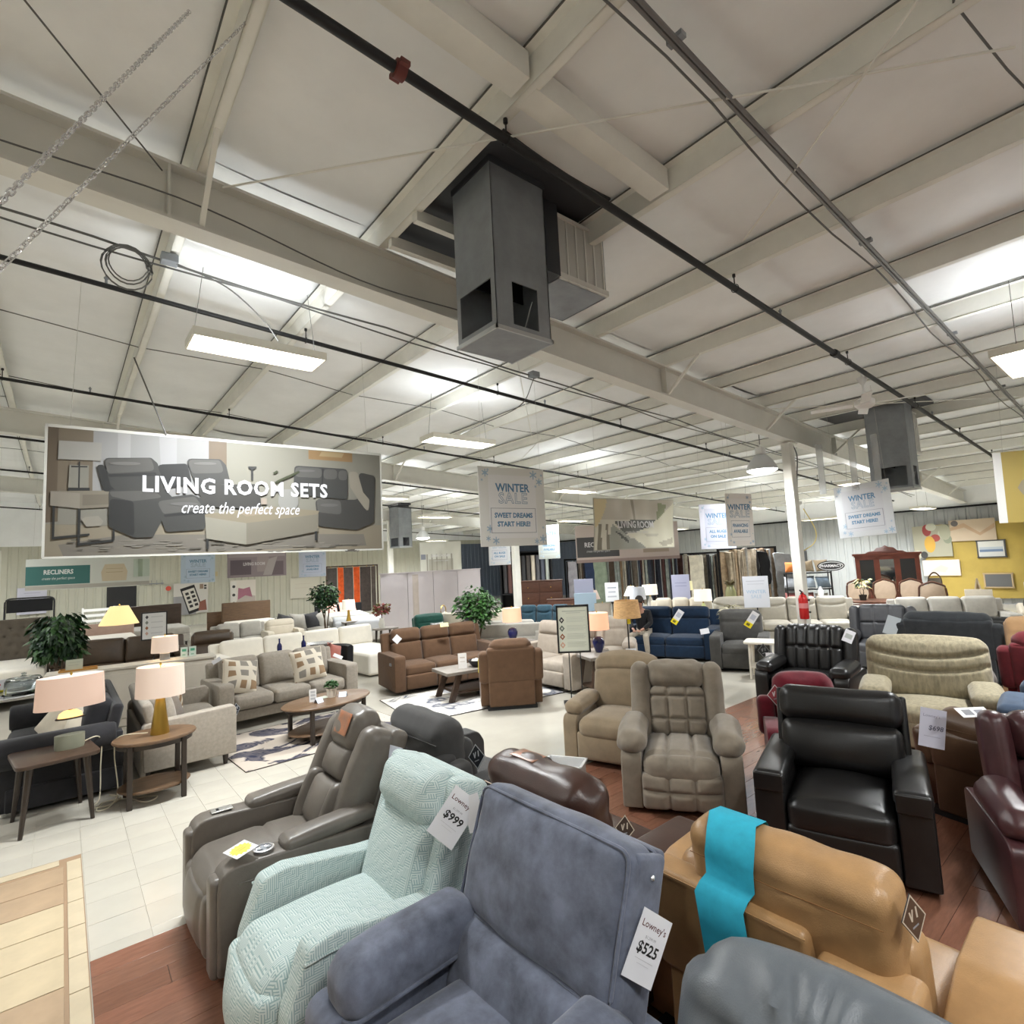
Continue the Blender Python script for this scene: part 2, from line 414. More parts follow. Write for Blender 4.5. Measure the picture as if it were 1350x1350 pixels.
# sprinkler pipes
def sprinkler(y, r, label, x0=X0+.2, x1=X1-.3, heads=3.0, zoff=5.1):
    t = thing('sprinkler_pipe', label, 'pipe', (0, y, 0), 0, 'sprinkler pipes')
    part('pipe_run', tube([(x0, 0, zoff-SL*x0), (x1, 0, zoff-SL*x1)], r, 12), m_black, t)
    x = .73+1.48*round((x0+1)/1.48)+.03
    hm = None
    k = 0
    while x < x1-.3:
        z = zoff-SL*x
        ring = [(0, (r+.008)*math.cos(a), (r+.008)*math.sin(a)) for a in np.linspace(0, 2*PI, 13)[:-1]]
        part('hanger', cat(tr(tube(ring, .004, 5, closed=True), (x, 0, z)), cyl(.006, .15, 6, (x, 0, z+r)), cyl(.016, .03, 8, (x, 0, z+.12))), m_iron, t)
        if k % 2 == 0:
            hx = x+1.0; hz = zoff-SL*hx
            if hx < x1: part('sprinkler_head', cat(cyl(.012, .05, 8, (hx, 0, hz+r)), cyl(.02, .015, 8, (hx, 0, hz+r+.045)), cyl(.008, .02, 6, (hx, 0, hz+r+.06))), m_galv, t)
        x += 2.96; k += 1
    return t
s1 = sprinkler(2.57, .032, 'thick black sprinkler pipe with red clamp passing the big grey duct')
zc = 5.1-SL*1.45
part('coupling', tr(cat(lathe([(.034, -.035), (.052, -.03), (.052, .03), (.034, .035)], 14), box(.02, .14, .05), box(.03, .03, .06, (0, .06, 0)), box(.03, .03, .06, (0, -.06, 0))), (1.45, 0, zc), (0, 93, 0)), mat('red_oxide', (.14, .03, .025), .6), s1, 'red pipe coupling')
part('coupling', tr(lathe([(.034, -.05), (.05, -.04), (.05, .04), (.034, .05)], 14), (7.72, 0, 5.1-SL*7.72), (0, 93, 0)), m_iron, s1)
sprinkler(6.48, .026, 'black sprinkler pipe running over the long fluorescent light')
sprinkler(10.45, .024, 'black sprinkler pipe just above the living room sets banner')
sprinkler(14.65, .024, 'black sprinkler pipe crossing below the second rafter')
sprinkler(18.95, .024, 'black sprinkler pipe behind the second rafter')
sprinkler(28.2, .024, 'black sprinkler pipe along the top of the far wall')
cd = thing('electrical_conduit', 'grey electrical conduits running along the ceiling at right', 'conduit')
for dy, r in ((0, .014), (.03, .014)):
    part('tube', tube([(X0+.3, 1.51+dy, 5.215-SL*X0), (X1-.4, 1.51+dy, 5.215-SL*X1)], r, 8), mat('emt_conduit', (.22, .22, .22), .45, metal=.5), cd)
part('wire', tube([(x, 1.62+.03*math.sin(x*1.7), 5.2-SL*x-.02*abs(math.sin(x*2.1))) for x in np.arange(X0+.3, X1-.4, .5)], .008, 5), m_wire, cd)
for k in range(9): part('strap', box(.05, .1, .03, (-4+2.96*k+.73, 1.52, 5.235-SL*(-4+2.96*k+.73))), m_galv, cd)
ec = thing('ceiling_cable', 'bundle of grey cables with junction box running below the main rafter', 'cable')
for dy, dz, r in ((0, 0, .011), (.05, -.03, .009)):
    part('wire', tube([(x, 5.76+dy+.02*math.sin(x*1.3+dy*40), 5.2+dz-SL*x-.035*abs(math.sin(x*1.06+dy*30))) for x in np.arange(X0+.3, X1-.4, .4)], r, 6), m_wire, ec)
for x, lb in ((.72, 1), (5.3, 0)):
    part('junction_box', rb(.14, .12, .08, .01, n=1, c=(x, 5.74, 5.19-SL*x)), m_galv, ec)
coil = []
for k in range(5):
    a0 = rnd.random()*.04
    coil += [(.40+(.155+.014*k-a0)*math.cos(t), 5.7+.02*k+.01*math.sin(t*3), 4.98+(.155+.014*k-a0)*math.sin(t)*1.05) for t in np.linspace(0, 2*PI, 20, endpoint=False)]
part('coil', tube(coil, .006, 5), m_wire, ec)
part('drop_cord', tube(bez((.75, 5.72, 5.12), (1.2, 5.7, 5.0), (1.55, 5.72, 4.75), (1.7, 5.75, 4.58)), .007, 6), m_wire, ec)
part('drop_cord', tube(bez((5.3, 5.74, 4.83), (5.4, 6.2, 4.55), (5.2, 7.0, 4.4), (5.1, 7.4, 4.33)), .007, 6), m_wire, ec)
solo('guy_wire', tube([(-.45, 3.2, 5.2), (.5, 4.38, 5.1)], .006, 6), m_wire, 'thin grey wire crossing the roof bay behind the two chains', 'wire')
solo('beam_cable', tube([(x, 4.38, 4.93-SL*x+.05*math.sin(x*2.3)-.02*x) for x in np.arange(-4, 3.4, .2)], .006, 6), m_wire, 'thin black cable sagging along the main rafter web', 'cable')

# chains crossing the upper left corner
def chain(a, b, label, ln=.034, w=.016, wr=.0026):
    A, B = Vector(a), Vector(b); L = (B-A).length; n = int(L/(ln*.8))
    q = (B-A).to_track_quat('X', 'Z'); gs = []
    path = [(ln*.5*(.62 if abs(math.cos(t)) > .2 else 0)*np.sign(math.cos(t))+w*.5*math.cos(t), w*.5*math.sin(t), 0) for t in np.linspace(0, 2*PI, 12, endpoint=False)]
    for i in range(n):
        g = tube(path, wr, 5, closed=True); g = tr(g, rot=(90*(i % 2)+35+rnd.uniform(-15, 15), 0, 0)); p = A.lerp(B, i/n)
        gs.append((np.array([tuple(p+q @ Vector(v)) for v in g[0]]), g[1]))
    return solo('hanging_chain', cat(*gs), m_chrome, label, 'chain')
chain((-.235, 1.98, 3.06), (.475, 3.10, 5.22), 'shiny steel chain crossing the upper left corner, the nearer and thicker one')
chain((-.235, 2.45, 3.14), (.73, 2.99, 5.22), 'thinner steel chain below the shiny one in the upper left corner')

# fluorescent high-bay fixtures
m_tubeE = mat('lit_tubes', (1, .95, .85), .4, emit=9, ecol=(1, .95, .86))
m_refl = mat('white_reflector', (.8, .78, .7), .35)
def fixture(x, y, label, rz=0, dz=0, z=None, light=True, rods=True, wire=None):
    z = z if z is not None else 4.5-SL*x+dz
    t = thing('fluorescent_light', label, 'light', (x, y, z), rz, 'fluorescent ceiling lights')
    part('housing', cat(box2((-.62, -.2, .02), (.62, .2, .045)), box2((-.62, -.215, -.035), (.62, -.2, .045)), box2((-.62, .2, -.035), (.62, .215, .045)), box2((-.62, -.2, -.035), (-.605, .2, .02)), box2((.605, -.2, -.035), (.62, .2, .02))), m_refl, t, smooth=0)
    tb = mesh('fluorescent_tube', tr(cyl(.013, 1.18, 8), (-.59, 0, 0), (0, 90, 0)), m_tubeE)
    for k in range(6): part('fluorescent_tube', tb, None, t, loc=(0, -.155+.062*k, -.005))
    h = 5.24-SL*x-z
    if rods:
        for s in (-1, 1):
            part('suspension_wire', tube([(s*.58, 0, .04), (s*.5, 0, h)], .003, 5), m_wire, t)
    if light:
        lamp_area(x, y, z-.05, math.radians(rz), watts=wire)
        u = lamp_area(x, y, z+.06, math.radians(rz), watts=(wire or LIGHT_W)*.085, spread=180); u.rotation_euler = (PI, 0, math.radians(rz))   # added upward fill light that brightens the ceiling above the housing
    return t
fixture(1.5, 5.72, 'large bright fluorescent light nearest the living room sets banner')
fixture(5.07, 7.42, 'bright fluorescent light above the sweet dreams sign at centre')
fixture(7.95, .82, 'bright fluorescent light cut off by the right edge')
fixture(10.16, 9.69, 'small fluorescent light above the grey living room banner')
fixture(6.84, 13.69, 'fluorescent light peeking out beside the right edge of the large banner')
fixture(10.2, 16.6, 'fluorescent light half hidden behind the left edge of the sweet dreams sign')
fixture(9.6, 24.2, 'fluorescent light beside the thin far column and small blue duct')
fixture(22.0, 8.4, 'long fluorescent light seen flat near the white side wall', 90)
fixture(14.87, 4.8, 'fluorescent light just left of the tilted sweet dreams sign')
fixture(21.5, 5.1, 'fluorescent light just right of the tilted sweet dreams sign')
fixture(17.0, 8.4, 'fluorescent light beside the column and financing sign')
fixture(7.9, 19.2, 'tiny fluorescent light low beside the far rafter, left of dome lamp')
# fixtures of the same kind outside or behind what the picture shows
for x, y in ((-3.5, 5.7), (-3.5, -.5), (1.2, -1.0), (3.8, -3.2), (-3.5, 12.4), (-3.5, 19.5), (1.5, 24.5), (13, -2), (19, -2), (15, 14.5), (16, 20.5), (21, 14), (-4.5, 25.5), (16, 26)):
    fixture(x, y, 'fluorescent ceiling light in a bay beyond the picture', wire=LIGHT_W*(.45 if x < 2 and y < 6 else .85))
# warehouse dome lamps
m_dome = mat('translucent_dome', (.62, .64, .66), .3)
m_lens = mat('lit_lens', (1, 1, .98), .3, emit=14, ecol=(1, .97, .92))
def dome(x, y, z, label, s=1):
    t = thing('dome_lamp', label, 'light', (x, y, z), 0, 'dome high bay lamps')
    part('shade', tr(lathe([(.27, 0), (.262, .05), (.2, .17), (.12, .26), (.085, .29)], 28), sc=(s, s, s)), m_dome, t)
    part('lens', tr(lathe([(0, -.07), (.12, -.062), (.22, -.03), (.262, .0), (.1, .02)], 28), sc=(s, s, s)), m_lens, t)
    part('ballast_box', tr(cat(rb(.15, .15, .13, .02, n=1, c=(0, 0, .36)), cyl(.02, .06, 8, (0, 0, .42))), sc=(s, s, s)), m_white, t)
    part('hook', tube([(0, 0, .46*s), (0, 0, 5.2-SL*x-z)], .008, 6), m_wire, t)
    lamp_area(x, y, z-.1*s, 0, .4, .4, LIGHT_W*.35)
dome(9.95, 4.72, 3.62, 'dome warehouse lamp hanging beside the cream column')
dome(10.9, 18.7, 3.28, 'dome warehouse lamp hanging in front of the small far duct')

# sheet-metal duct with return-air box
def plate_hole(w, h, hx0, hx1, hz0, hz1, t=.01):
    return cat(box2((0, 0, 0), (w, t, hz0)), box2((0, 0, hz1), (w, t, h)), box2((0, 0, hz0), (hx0, t, hz1)), box2((hx1, 0, hz0), (w, t, hz1)))
def duct(x, y, z, w, d, top, label, unit=True, ux=.3):
    h = top-z
    t = thing('air_duct', label, 'duct', (x, y, z))
    part('front_panel', plate_hole(w, h, w*.3, w*.77, .06, .4), m_galv, t, smooth=0)
    part('side_panel', tr(plate_hole(d, h, d*.1, d*.9, .06, .4), (-.002, d, 0), (0, 0, -90)), m_galv, t, smooth=0)
    part('side_panel', box2((w-.01, 0, 0), (w, d, h)), m_galv, t, smooth=0)
    part('back_panel', box2((0, d-.01, 0), (w, d, h)), m_galv, t, smooth=0)
    part('bottom_panel', box2((0, 0, -.01), (w, d, .0)), m_galv, t, smooth=0)
    part('rim', cat(box2((-.012, -.012, -.012), (w+.012, 0, .02)), box2((-.012, -.012, -.012), (0, d+.012, .02)), box2((w, -.012, -.012), (w+.012, d+.012, .02))), mat('bright_zinc', (.5, .52, .53), .35, metal=.6), t, smooth=0)
    part('damper_blade', bar((w*.62, .1, .05), (w*.74, .06, .3), .1, .004), mat('bright_zinc', (.5, .52, .53)), t, smooth=0)
    part('inner_baffle', box2((.03, d*.55, .42), (w-.03, d*.57, h)), m_dark, t, smooth=0)
    part('plenum', box2((-.16*unit, -.2, h-.07), (w+.62*unit, d+.75*unit+.1, h+.02)), mat('dark_plenum', (.035, .038, .045), .6), t, smooth=0)
    part('collar', box2((-.01, -.01, h-.12), (w+.01, d+.01, h-.07)), mat('dark_plenum', (.035, .038, .045)), t, smooth=0)
    if unit:
        a, b, u0, u1 = w+ux-.02, w+ux+.62, .70, h-.13
        part('return_box', cat(box2((a, .16, u0), (a+.012, .75, u1)), box2((b-.012, .16, u0), (b, .75, u1)), box2((a, .74, u0), (b, .75, u1)), box2((a, .16, u0), (b, .75, u0+.012))), m_galv, t, smooth=0)
        part('return_grille', cat(*[box2((a+.03+i*.118, .15, u0+.05), (a+.13+i*.118, .16, u1-.02)) for i in range(5)]), mat('pale_grille', (.52, .51, .48), .6), t, smooth=0)
        part('grille_frame', cat(box2((a, .13, u0), (b, .165, u0+.05)), box2((a, .13, u1-.03), (b, .165, u1)), *[box2((a-.0+i*.118+.0, (.142), u0), (a+.02+i*.118, .16, u1)) for i in range(6)]), mat('pale_frame', (.68, .67, .63), .5), t, smooth=0)
        part('duct_elbow', box2((w, .12, h-.72), (a, .7, h-.07)), mat('dark_plenum', (.035, .038, .045)), t, smooth=0)
    return t
d1 = duct(2.43, 3.0, 3.88, .55, .5, 5.3, 'tall grey sheet metal duct with two square openings hanging at centre')
duct(11.3, 2.78, 3.1, .45, .62, 4.75, 'smaller grey duct hanging behind the tilted sweet dreams sign')
duct(10.6, 20.1, 3.0, .6, .8, 4.8, 'small blue grey duct behind the dome lamp far at the back', unit=False)
for yy_ in (3.75, 4.2):
    part('cross_angle', box2((-.2, yy_-3.0, 1.16), (1.22, yy_-2.94, 1.26)), m_steel, d1, smooth=0)
for xa, xb, yb_ in ((.76, 2.17, 2.33), (2.25, 3.66, 2.36)):   # channels framing the roof opening, purlin to purlin
    v = box2((xa, yb_-.09, 5.25), (xb, yb_+.09, 5.43)); q_ = v[0].copy(); q_[:, 2] -= SL*q_[:, 0]
    part('opening_frame', (q_, v[1]), m_steel, ceil, smooth=0)
# ceiling fans
def fan(x, y, z, label, n=4, rot=20):
    t = thing('ceiling_fan', label, 'fan', (x, y, z), rot, 'white ceiling fans')
    part('downrod', cyl(.014, 5.2-SL*x-z, 8), m_white, t)
    part('motor', lathe([(0, -.07), (.09, -.06), (.13, -.02), (.13, .05), (.06, .09), (.014, .1)], 20), m_white, t)
    part('canopy', lathe([(.07, 5.12-SL*x-z), (.05, 5.05-SL*x-z), (.014, 5.0-SL*x-z)], 12), m_white, t)
    bl = mesh('blade', tr(rb(.55, .13, .012, .005, n=1, c=(.42, 0, 0)), rot=(10, 0, 0)), m_white)
    for k in range(n):
        b = part('blade', bl, None, t); b.rotation_euler = (0, 0, 2*PI*k/n)
fan(9.0, 2.68, 4.2, 'white ceiling fan in front of the smaller grey duct')
fan(8.6, 19.0, 3.85, 'white ceiling fan far back left of the dome lamp')
fan(16.5, 6.9, 3.45, 'white ceiling fan far back behind the cream column', 3, 50)
# ================================================================== upholstery
def maze_fabric(name, c1, c2, scale=38):
    """woven labyrinth: every small cell carries stripes that run one way or the other"""
    if name in _mats: return _mats[name]
    m = mat(name, c1, .9, .2, sheen=.1); nt = m.node_tree; N, L = nt.nodes, nt.links; b = N['Principled BSDF']
    tc = N.new('ShaderNodeTexCoord'); ge = N.new('ShaderNodeNewGeometry'); sp = N.new('ShaderNodeSeparateXYZ'); L.new(tc.outputs['Object'], sp.inputs[0])
    vt = N.new('ShaderNodeVectorTransform'); vt.vector_type = 'NORMAL'; vt.convert_from = 'WORLD'; vt.convert_to = 'OBJECT'; L.new(ge.outputs['Normal'], vt.inputs[0])
    sn = N.new('ShaderNodeSeparateXYZ'); L.new(vt.outputs[0], sn.inputs[0])
    def mth(op, a, b_=None, c_=None):
        n = N.new('ShaderNodeMath'); n.operation = op
        for i, v in enumerate((a, b_, c_)):
            if v is None: continue
            if isinstance(v, (int, float)): n.inputs[i].default_value = v
            else: L.new(v, n.inputs[i])
        return n.outputs[0]
    ax, az = mth('ABSOLUTE', sn.outputs[0]), mth('ABSOLUTE', sn.outputs[2])
    sideways = mth('GREATER_THAN', ax, .62)
    flat = mth('GREATER_THAN', az, .72)
    def mix(f, a, b_): return mth('ADD', mth('MULTIPLY', a, mth('SUBTRACT', 1, f)), mth('MULTIPLY', b_, f))
    u = mix(sideways, sp.outputs[0], sp.outputs[1]); v = mix(flat, sp.outputs[2], sp.outputs[1])
    u, v = mth('MULTIPLY', u, scale), mth('MULTIPLY', v, scale)
    cx = N.new('ShaderNodeCombineXYZ'); L.new(mth('FLOOR', u), cx.inputs[0]); L.new(mth('FLOOR', v), cx.inputs[1])
    wn = N.new('ShaderNodeTexWhiteNoise'); wn.noise_dimensions = '2D'; L.new(cx.outputs[0], wn.inputs['Vector'])
    pick = mth('GREATER_THAN', wn.outputs['Value'], .5)
    st = mix(pick, mth('FRACT', mth('MULTIPLY', u, 2)), mth('FRACT', mth('MULTIPLY', v, 2)))
    line = mth('GREATER_THAN', st, .55)
    mx = N.new('ShaderNodeMix'); mx.data_type = 'RGBA'; L.new(line, mx.inputs[0]); mx.inputs[6].default_value = (*c1, 1); mx.inputs[7].default_value = (*c2, 1)
    L.new(mx.outputs[2], b.inputs['Base Color'])
    bp = N.new('ShaderNodeBump'); bp.inputs['Strength'].default_value = .5; bp.inputs['Distance'].default_value = .004; L.new(line, bp.inputs['Height']); L.new(bp.outputs[0], b.inputs['Normal'])
    return m
def gr(vx=(), hz=(), d=.025, s=.016, ax=1, sg=-1, curve=0, pinch=()):
    """seams pressed into one face of a cushion: vx / hz positions, pinch = buttons"""
    def f(P, q):
        wgt = np.clip(sg*q[:, ax], 0, 1)**.7
        a = P[:, 0]; b = P[:, 2 if ax == 1 else 1]; qa = q[:, 0]
        g = np.zeros(len(P))
        for x in vx: g = np.maximum(g, np.exp(-((a-x)/s)**2))
        for z in hz: g = np.maximum(g, np.exp(-((b-z-curve*qa**2)/s)**2))
        for (px, pz) in pinch: g = np.maximum(g, 1.4*np.exp(-(((a-px)**2+(b-pz)**2)/(s*2.4)**2)))
        P[:, ax] -= sg*d*wgt*g
        return P
    return f
def wr(amp=.004, fr=22, seed=0, f0=None):
    """soft cloth creases"""
    def f(P, q):
        n = np.sin(P[:, 0]*fr+seed+2*np.sin(P[:, 2]*fr*.6))*np.sin(P[:, 2]*fr*.9+P[:, 1]*fr*.7+seed*2)
        if f0: P = f0(P, q)
        return P+amp*n[:, None]*np.sign(q)*np.abs(q)**2
    return f
def piping(pts, r=.007): return tube(pts, r, 6, closed=True)
m_foot = mat('black_plinth', (.012, .012, .012), .7)
class Chair:
    """an upholstered seat; front faces local -y, origin on the floor under its middle"""
    def __init__(s, name, label, x, y, rz, W, D, fab, cat_='recliner', group=None, yb=None, zb=.36, tilt=14):
        s.t = thing(name, label, cat_, (x, y, 0), rz, group); s.W, s.D, s.fab = W, D, fab
        s.yb = D/2-.36 if yb is None else yb; s.zb = zb; s.tilt = tilt
    def p(s, name, g, m=None, label=None, smooth=60): return part(name, g, m or s.fab, s.t, label, smooth)
    def b(s, name, g, m=None, label=None, smooth=60, dt=0):
        return s.p(name, tr(g, (0, s.yb, s.zb), (-s.tilt-dt, 0, 0)), m, label, smooth)
    def plinth(s, h=.05): s.p('plinth', box2((-s.W*.4, -s.D*.32, 0), (s.W*.4, s.D*.36, h)), m_foot, smooth=0)
    def track_arms(s, w, h, r=.05, back=.12, z0=.04, rf=.08, front=0, slope=0, x=None):
        y0, y1 = -s.D/2+front, s.D/2-back
        pr = fillet([(y0, z0), (y1, z0), (y1, h-slope), (y0, h)], [.02, .03, .06, rf])
        for k in (-1, 1):
            xc = k*(s.W/2-w/2) if x is None else k*x
            s.p('arm', prism(pr, xc-w/2, xc+w/2, min(r, w*.45), 3))
    def pads(s, w, L, h, z, y, sag=.02, over=.02, rot=0, r=None, f=None):
        for k in (-1, 1):
            s.p('arm_pad', tr(rb(w, L, h, r or h*.42, (.01, .01, sag), n=(6, 10, 3), f=f), (k*(s.W/2-w/2+over), y, z), (rot, 0, 0)))
    def seat(s, w, top, th=.2, f=None, puff=.035, y0=None, y1=None, r=.07, n=(12, 14, 3)):
        a = -s.D/2+.03 if y0 is None else y0; b_ = s.D/2-.3 if y1 is None else y1
        s.p('seat_cushion', rb(w, b_-a, th, r, (0, .02, puff), n=n, c=(0, (a+b_)/2, top-th/2), f=f))
    def foot(s, w, top, z0=.08, th=.1, f=None, puff=.02, y=None, n=(10, 2, 10)):
        yy = -s.D/2+.06 if y is None else y
        s.p('footrest', rb(w, th, top-z0, .035, (0, puff, 0), n=n, c=(0, yy, (top+z0)/2), f=f))
    def skirt(s, w, z1, th=.06, z0=.05): s.p('back_skirt', rb(w, th, z1-z0, .02, n=2, c=(0, s.D/2-.13, (z0+z1)/2)))

AX = -90   # chairs of the first row look toward -x
# colours
L_taupe = leather('taupe_leather', (.135, .118, .10), .36)
F_teal = maze_fabric('teal_maze_weave', (.57, .64, .62), (.30, .41, .41), 50)
F_blue = mat('blue_grey_suede', (.115, .128, .172), .85, .2, noise=.42, nscale=8, sheen=.22, bump=.2, bscale=300, bdist=.003)
L_grey = leather('blue_grey_leather', (.105, .118, .132), .42, .08)
L_cara = leather('caramel_leather', (.37, .215, .095), .36, .14)
L_dbrn = leather('dark_brown_leather', (.05, .024, .018), .28, .2)
F_char = fabric('charcoal_suede', (.06, .058, .057), .12)
F_tan = fabric('tan_suede', (.25, .19, .122), .16, .3, 5)
F_mush = fabric('mushroom_suede', (.215, .18, .137), .2, .3, 5)
L_blk = leather('black_leather', (.010, .0095, .0095), .32, .2)
L_burg = leather('burgundy_leather', (.055, .02, .022), .3, .2)
F_olive = mat('olive_beige_chenille', (.26, .225, .15), .9, .2, noise=.3, nscale=30, stretch=(1, 1, .25), sheen=.2, bump=.3, bscale=200, bdist=.005)

def taupe_chair():
    c = Chair('recliner', 'taupe leather power recliner with console arms at the left of the front row', 1.22, 3.86, AX, .95, 1.12, L_taupe, tilt=24, zb=.35, yb=.12)
    c.plinth(.06)
    pr = fillet([(-.55, .06), (.40, .06), (.44, .55), (-.55, .60)], [.02, .03, .06, .12])
    for k in (-1, 1):
        a = c.p('arm', prism(pr, k*.385-.085, k*.385+.085, .03, 3))
        c.p('arm_fascia', rb(.13, .07, .5, .03, n=3, c=(k*.375, -.545, .29)))
        c.p('arm_pad', tr(rb(.17, .56, .075, .032, (0, .01, .012), n=(5, 10, 2)), (k*.385, .08, .605), (3, 0, 0)))
        c.p('side_seam', tube([(k*.472, -.45, .5), (k*.472, .4, .47)], .004, 5))
    c.p('control_panel', rb(.075, .13, .01, .004, n=1, c=(-.385, -.36, .6)), mat('brushed_nickel', (.45, .44, .42), .35, metal=.8), 'brushed metal control panel')
    c.p('control_button', rb(.035, .018, .012, .004, n=1, c=(-.385, -.385, .602)), m_dark)
    cup = c.p('cup_holder', tr(lathe([(.052, 0), (.056, .006), (.045, .008), (.04, -.02), (0, -.022)], 24), (.385, -.3, .6)), m_chrome, 'round steel cup holder')
    part('light_ring', cat(box(.02, .075, .003, (.385, -.3, .603)), box(.075, .02, .003, (.385, -.3, .602))), m_galv, cup, smooth=0)
    c.seat(.6, .47, .22, gr((), (.02,), .02, .02, 2, 1), .05, -.56, .22, .09, (12, 22, 4))
    c.foot(.6, .4, .07, .16, gr((-.2, .2), (), .015, .014), .05, -.5, n=(18, 2, 12))
    # back
    c.b('lumbar_pad', rb(.36, .15, .33, .05, (0, .03, 0), n=(10, 2, 10), c=(0, -.02, .24), f=gr((), (-.12,), .02, .015)))
    c.b('lumbar_pad', rb(.36, .14, .22, .05, (0, .03, 0), n=(10, 2, 8), c=(0, -.005, .52)))
    hd = c.b('headrest', rb(.40, .2, .28, .075, (.01, .02, .02), n=(12, 4, 10), c=(0, .005, .745), f=wr(.004, 18)))
    for k in (-1, 1):
        c.b('wing', rb(.2, .24, .80, .085, (.012, .02, 0), n=(5, 4, 16), c=(k*.27, .05, .41), f=gr((), (.02, .22), .014, .012)))
        c.b('lumbar_roll', rb(.1, .13, .36, .045, (0, .02, 0), n=(4, 2, 10), c=(k*.205, -.05, .24)))
    c.b('back_shell', rb(.74, .14, .86, .05, n=4, c=(0, .17, .40)))
    c.skirt(.74, .5)
    # orange picture film stuck on the headrest
    v, f = rb(.2, .004, .15, .0019, n=6, m=1); film = c.b('protective_film', (v+np.array((0.02, -.113, .76)), f), mat('orange_film', (.20, .125, .09), .3, noise=.5, nscale=16, col2=(.42, .15, .06)), 'orange printed film')
    return c
taupe_chair()

def teal_chair():
    c = Chair('recliner', 'pale teal recliner with a woven labyrinth pattern and price tag', 1.24, 2.84, AX, .80, 1.0, F_teal, tilt=20, zb=.32, yb=.12)
    c.plinth(.06)
    pr = fillet([(-.36, .06), (.38, .06), (.40, .54), (.12, .56), (-.30, .62), (-.42, .60), (-.52, .34), (-.50, .06)], [.02, .03, .05, .2, .08, .06, .2, .02])
    for k in (-1, 1):
        c.p('arm', prism(pr, k*.34-.06, k*.34+.06, .04, 3))
        c.p('arm_welt', tube(bez((k*.405, -.44, .55), (k*.405, -.28, .555), (k*.405, .0, .515), (k*.405, .36, .475)), .007, 6))
    c.seat(.56, .47, .24, None, .05, -.56, .26, .1, (12, 18, 4))
    c.foot(.56, .40, .06, .2, None, .07, -.48)
    c.b('back_cushion', rb(.56, .16, .50, .06, (0, .03, 0), n=(12, 3, 10), c=(0, 0, .27)))
    c.b('headrest', rb(.57, .22, .26, .085, (.01, .03, .02), n=(12, 4, 8), c=(0, -.01, .64), f=wr(.003, 20)))
    for k in (-1, 1):
        c.b('side_gusset', rb(.11, .20, .74, .04, (.005, 0, 0), n=(3, 3, 10), c=(k*.315, .07, .40)))
    c.b('back_shell', rb(.70, .12, .76, .045, n=4, c=(0, .16, .39)))
    c.skirt(.7, .5)
teal_chair()

def blue_chair():
    c = Chair('recliner', 'blue grey suede recliner with piped pillow arms and $525 tag', 1.28, 1.76, AX, 1.12, 1.05, F_blue, tilt=20, zb=.355, yb=.10)
    c.plinth(.05)
    c.track_arms(.2, .52, .05, .12)
    for k in (-1, 1):
        g = rb(.25, .62, .2, .075, (.0, .015, .02), n=(8, 16, 4), f=wr(.004, 16, k))
        c.p('arm_pad', tr(g, (k*.43, -.14, .585), (4, 0, 0)))
        ring = [(x_, y_, 0) for x_, y_ in fillet([(-.122, -.31), (.122, -.31), (.122, .31), (-.122, .31)], .07, 4)]
        c.p('arm_piping', tr(tube(ring, .008, 6, closed=True), (k*.43, -.14, .525), (4, 0, 0)))
    c.seat(.66, .47, .22, gr((), (-.22,), .02, .02, 2, 1), .05, -.55, .26, .09, (14, 22, 4))
    c.foot(.66, .36, .06, .16, None, .05, -.5)
    c.b('lumbar_cushion', rb(.80, .2, .32, .07, (0, .03, 0), n=(16, 4, 8), c=(0, -.03, .14), f=wr(.006, 13)))
    up = lambda: wr(.006, 11, 1)
    c.b('back_cushion', rb(.88, .2, .52, .06, (0, .045, .015), n=(22, 4, 16), c=(0, 0, .53), f=up()))
    rim = [(x_, -.085, z_) for x_, z_ in fillet([(-.43, .29), (.43, .29), (.43, .775), (-.43, .775)], .05, 4)]
    c.b('back_piping', tube(rim, .008, 6, closed=True))
    rim2 = [(x_, .09, z_) for x_, z_ in fillet([(-.43, .0), (.43, .0), (.43, .775), (-.43, .775)], .05, 4)]
    c.b('back_piping', tube(rim2, .007, 6, closed=True))
    for k in (-1, 1): c.b('side_gusset', rb(.05, .17, .80, .02, n=(1, 2, 8), c=(k*.415, .04, .37)))
    c.b('back_shell', rb(.84, .06, .76, .02, n=3, c=(0, .12, .40)))
    c.b('snap_button', lathe([(0, .01), (.008, .008), (.01, 0)], 10)[0:2] if False else tr(lathe([(.01, 0), (.008, .006), (0, .008)], 10), (.443, .045, .70), (0, 90, 0)), m_chrome)
    lv = c.p('recline_hinge', cat(tr(cyl(.035, .05, 16), (.50, .22, .44), (0, 90, 0)), bar((.53, .26, .50), (.53, -.1, .16), .045, .02), rb(.05, .07, .05, .012, n=1, c=(.52, .27, .53))), m_iron, 'black metal reclining bracket')
blue_chair()

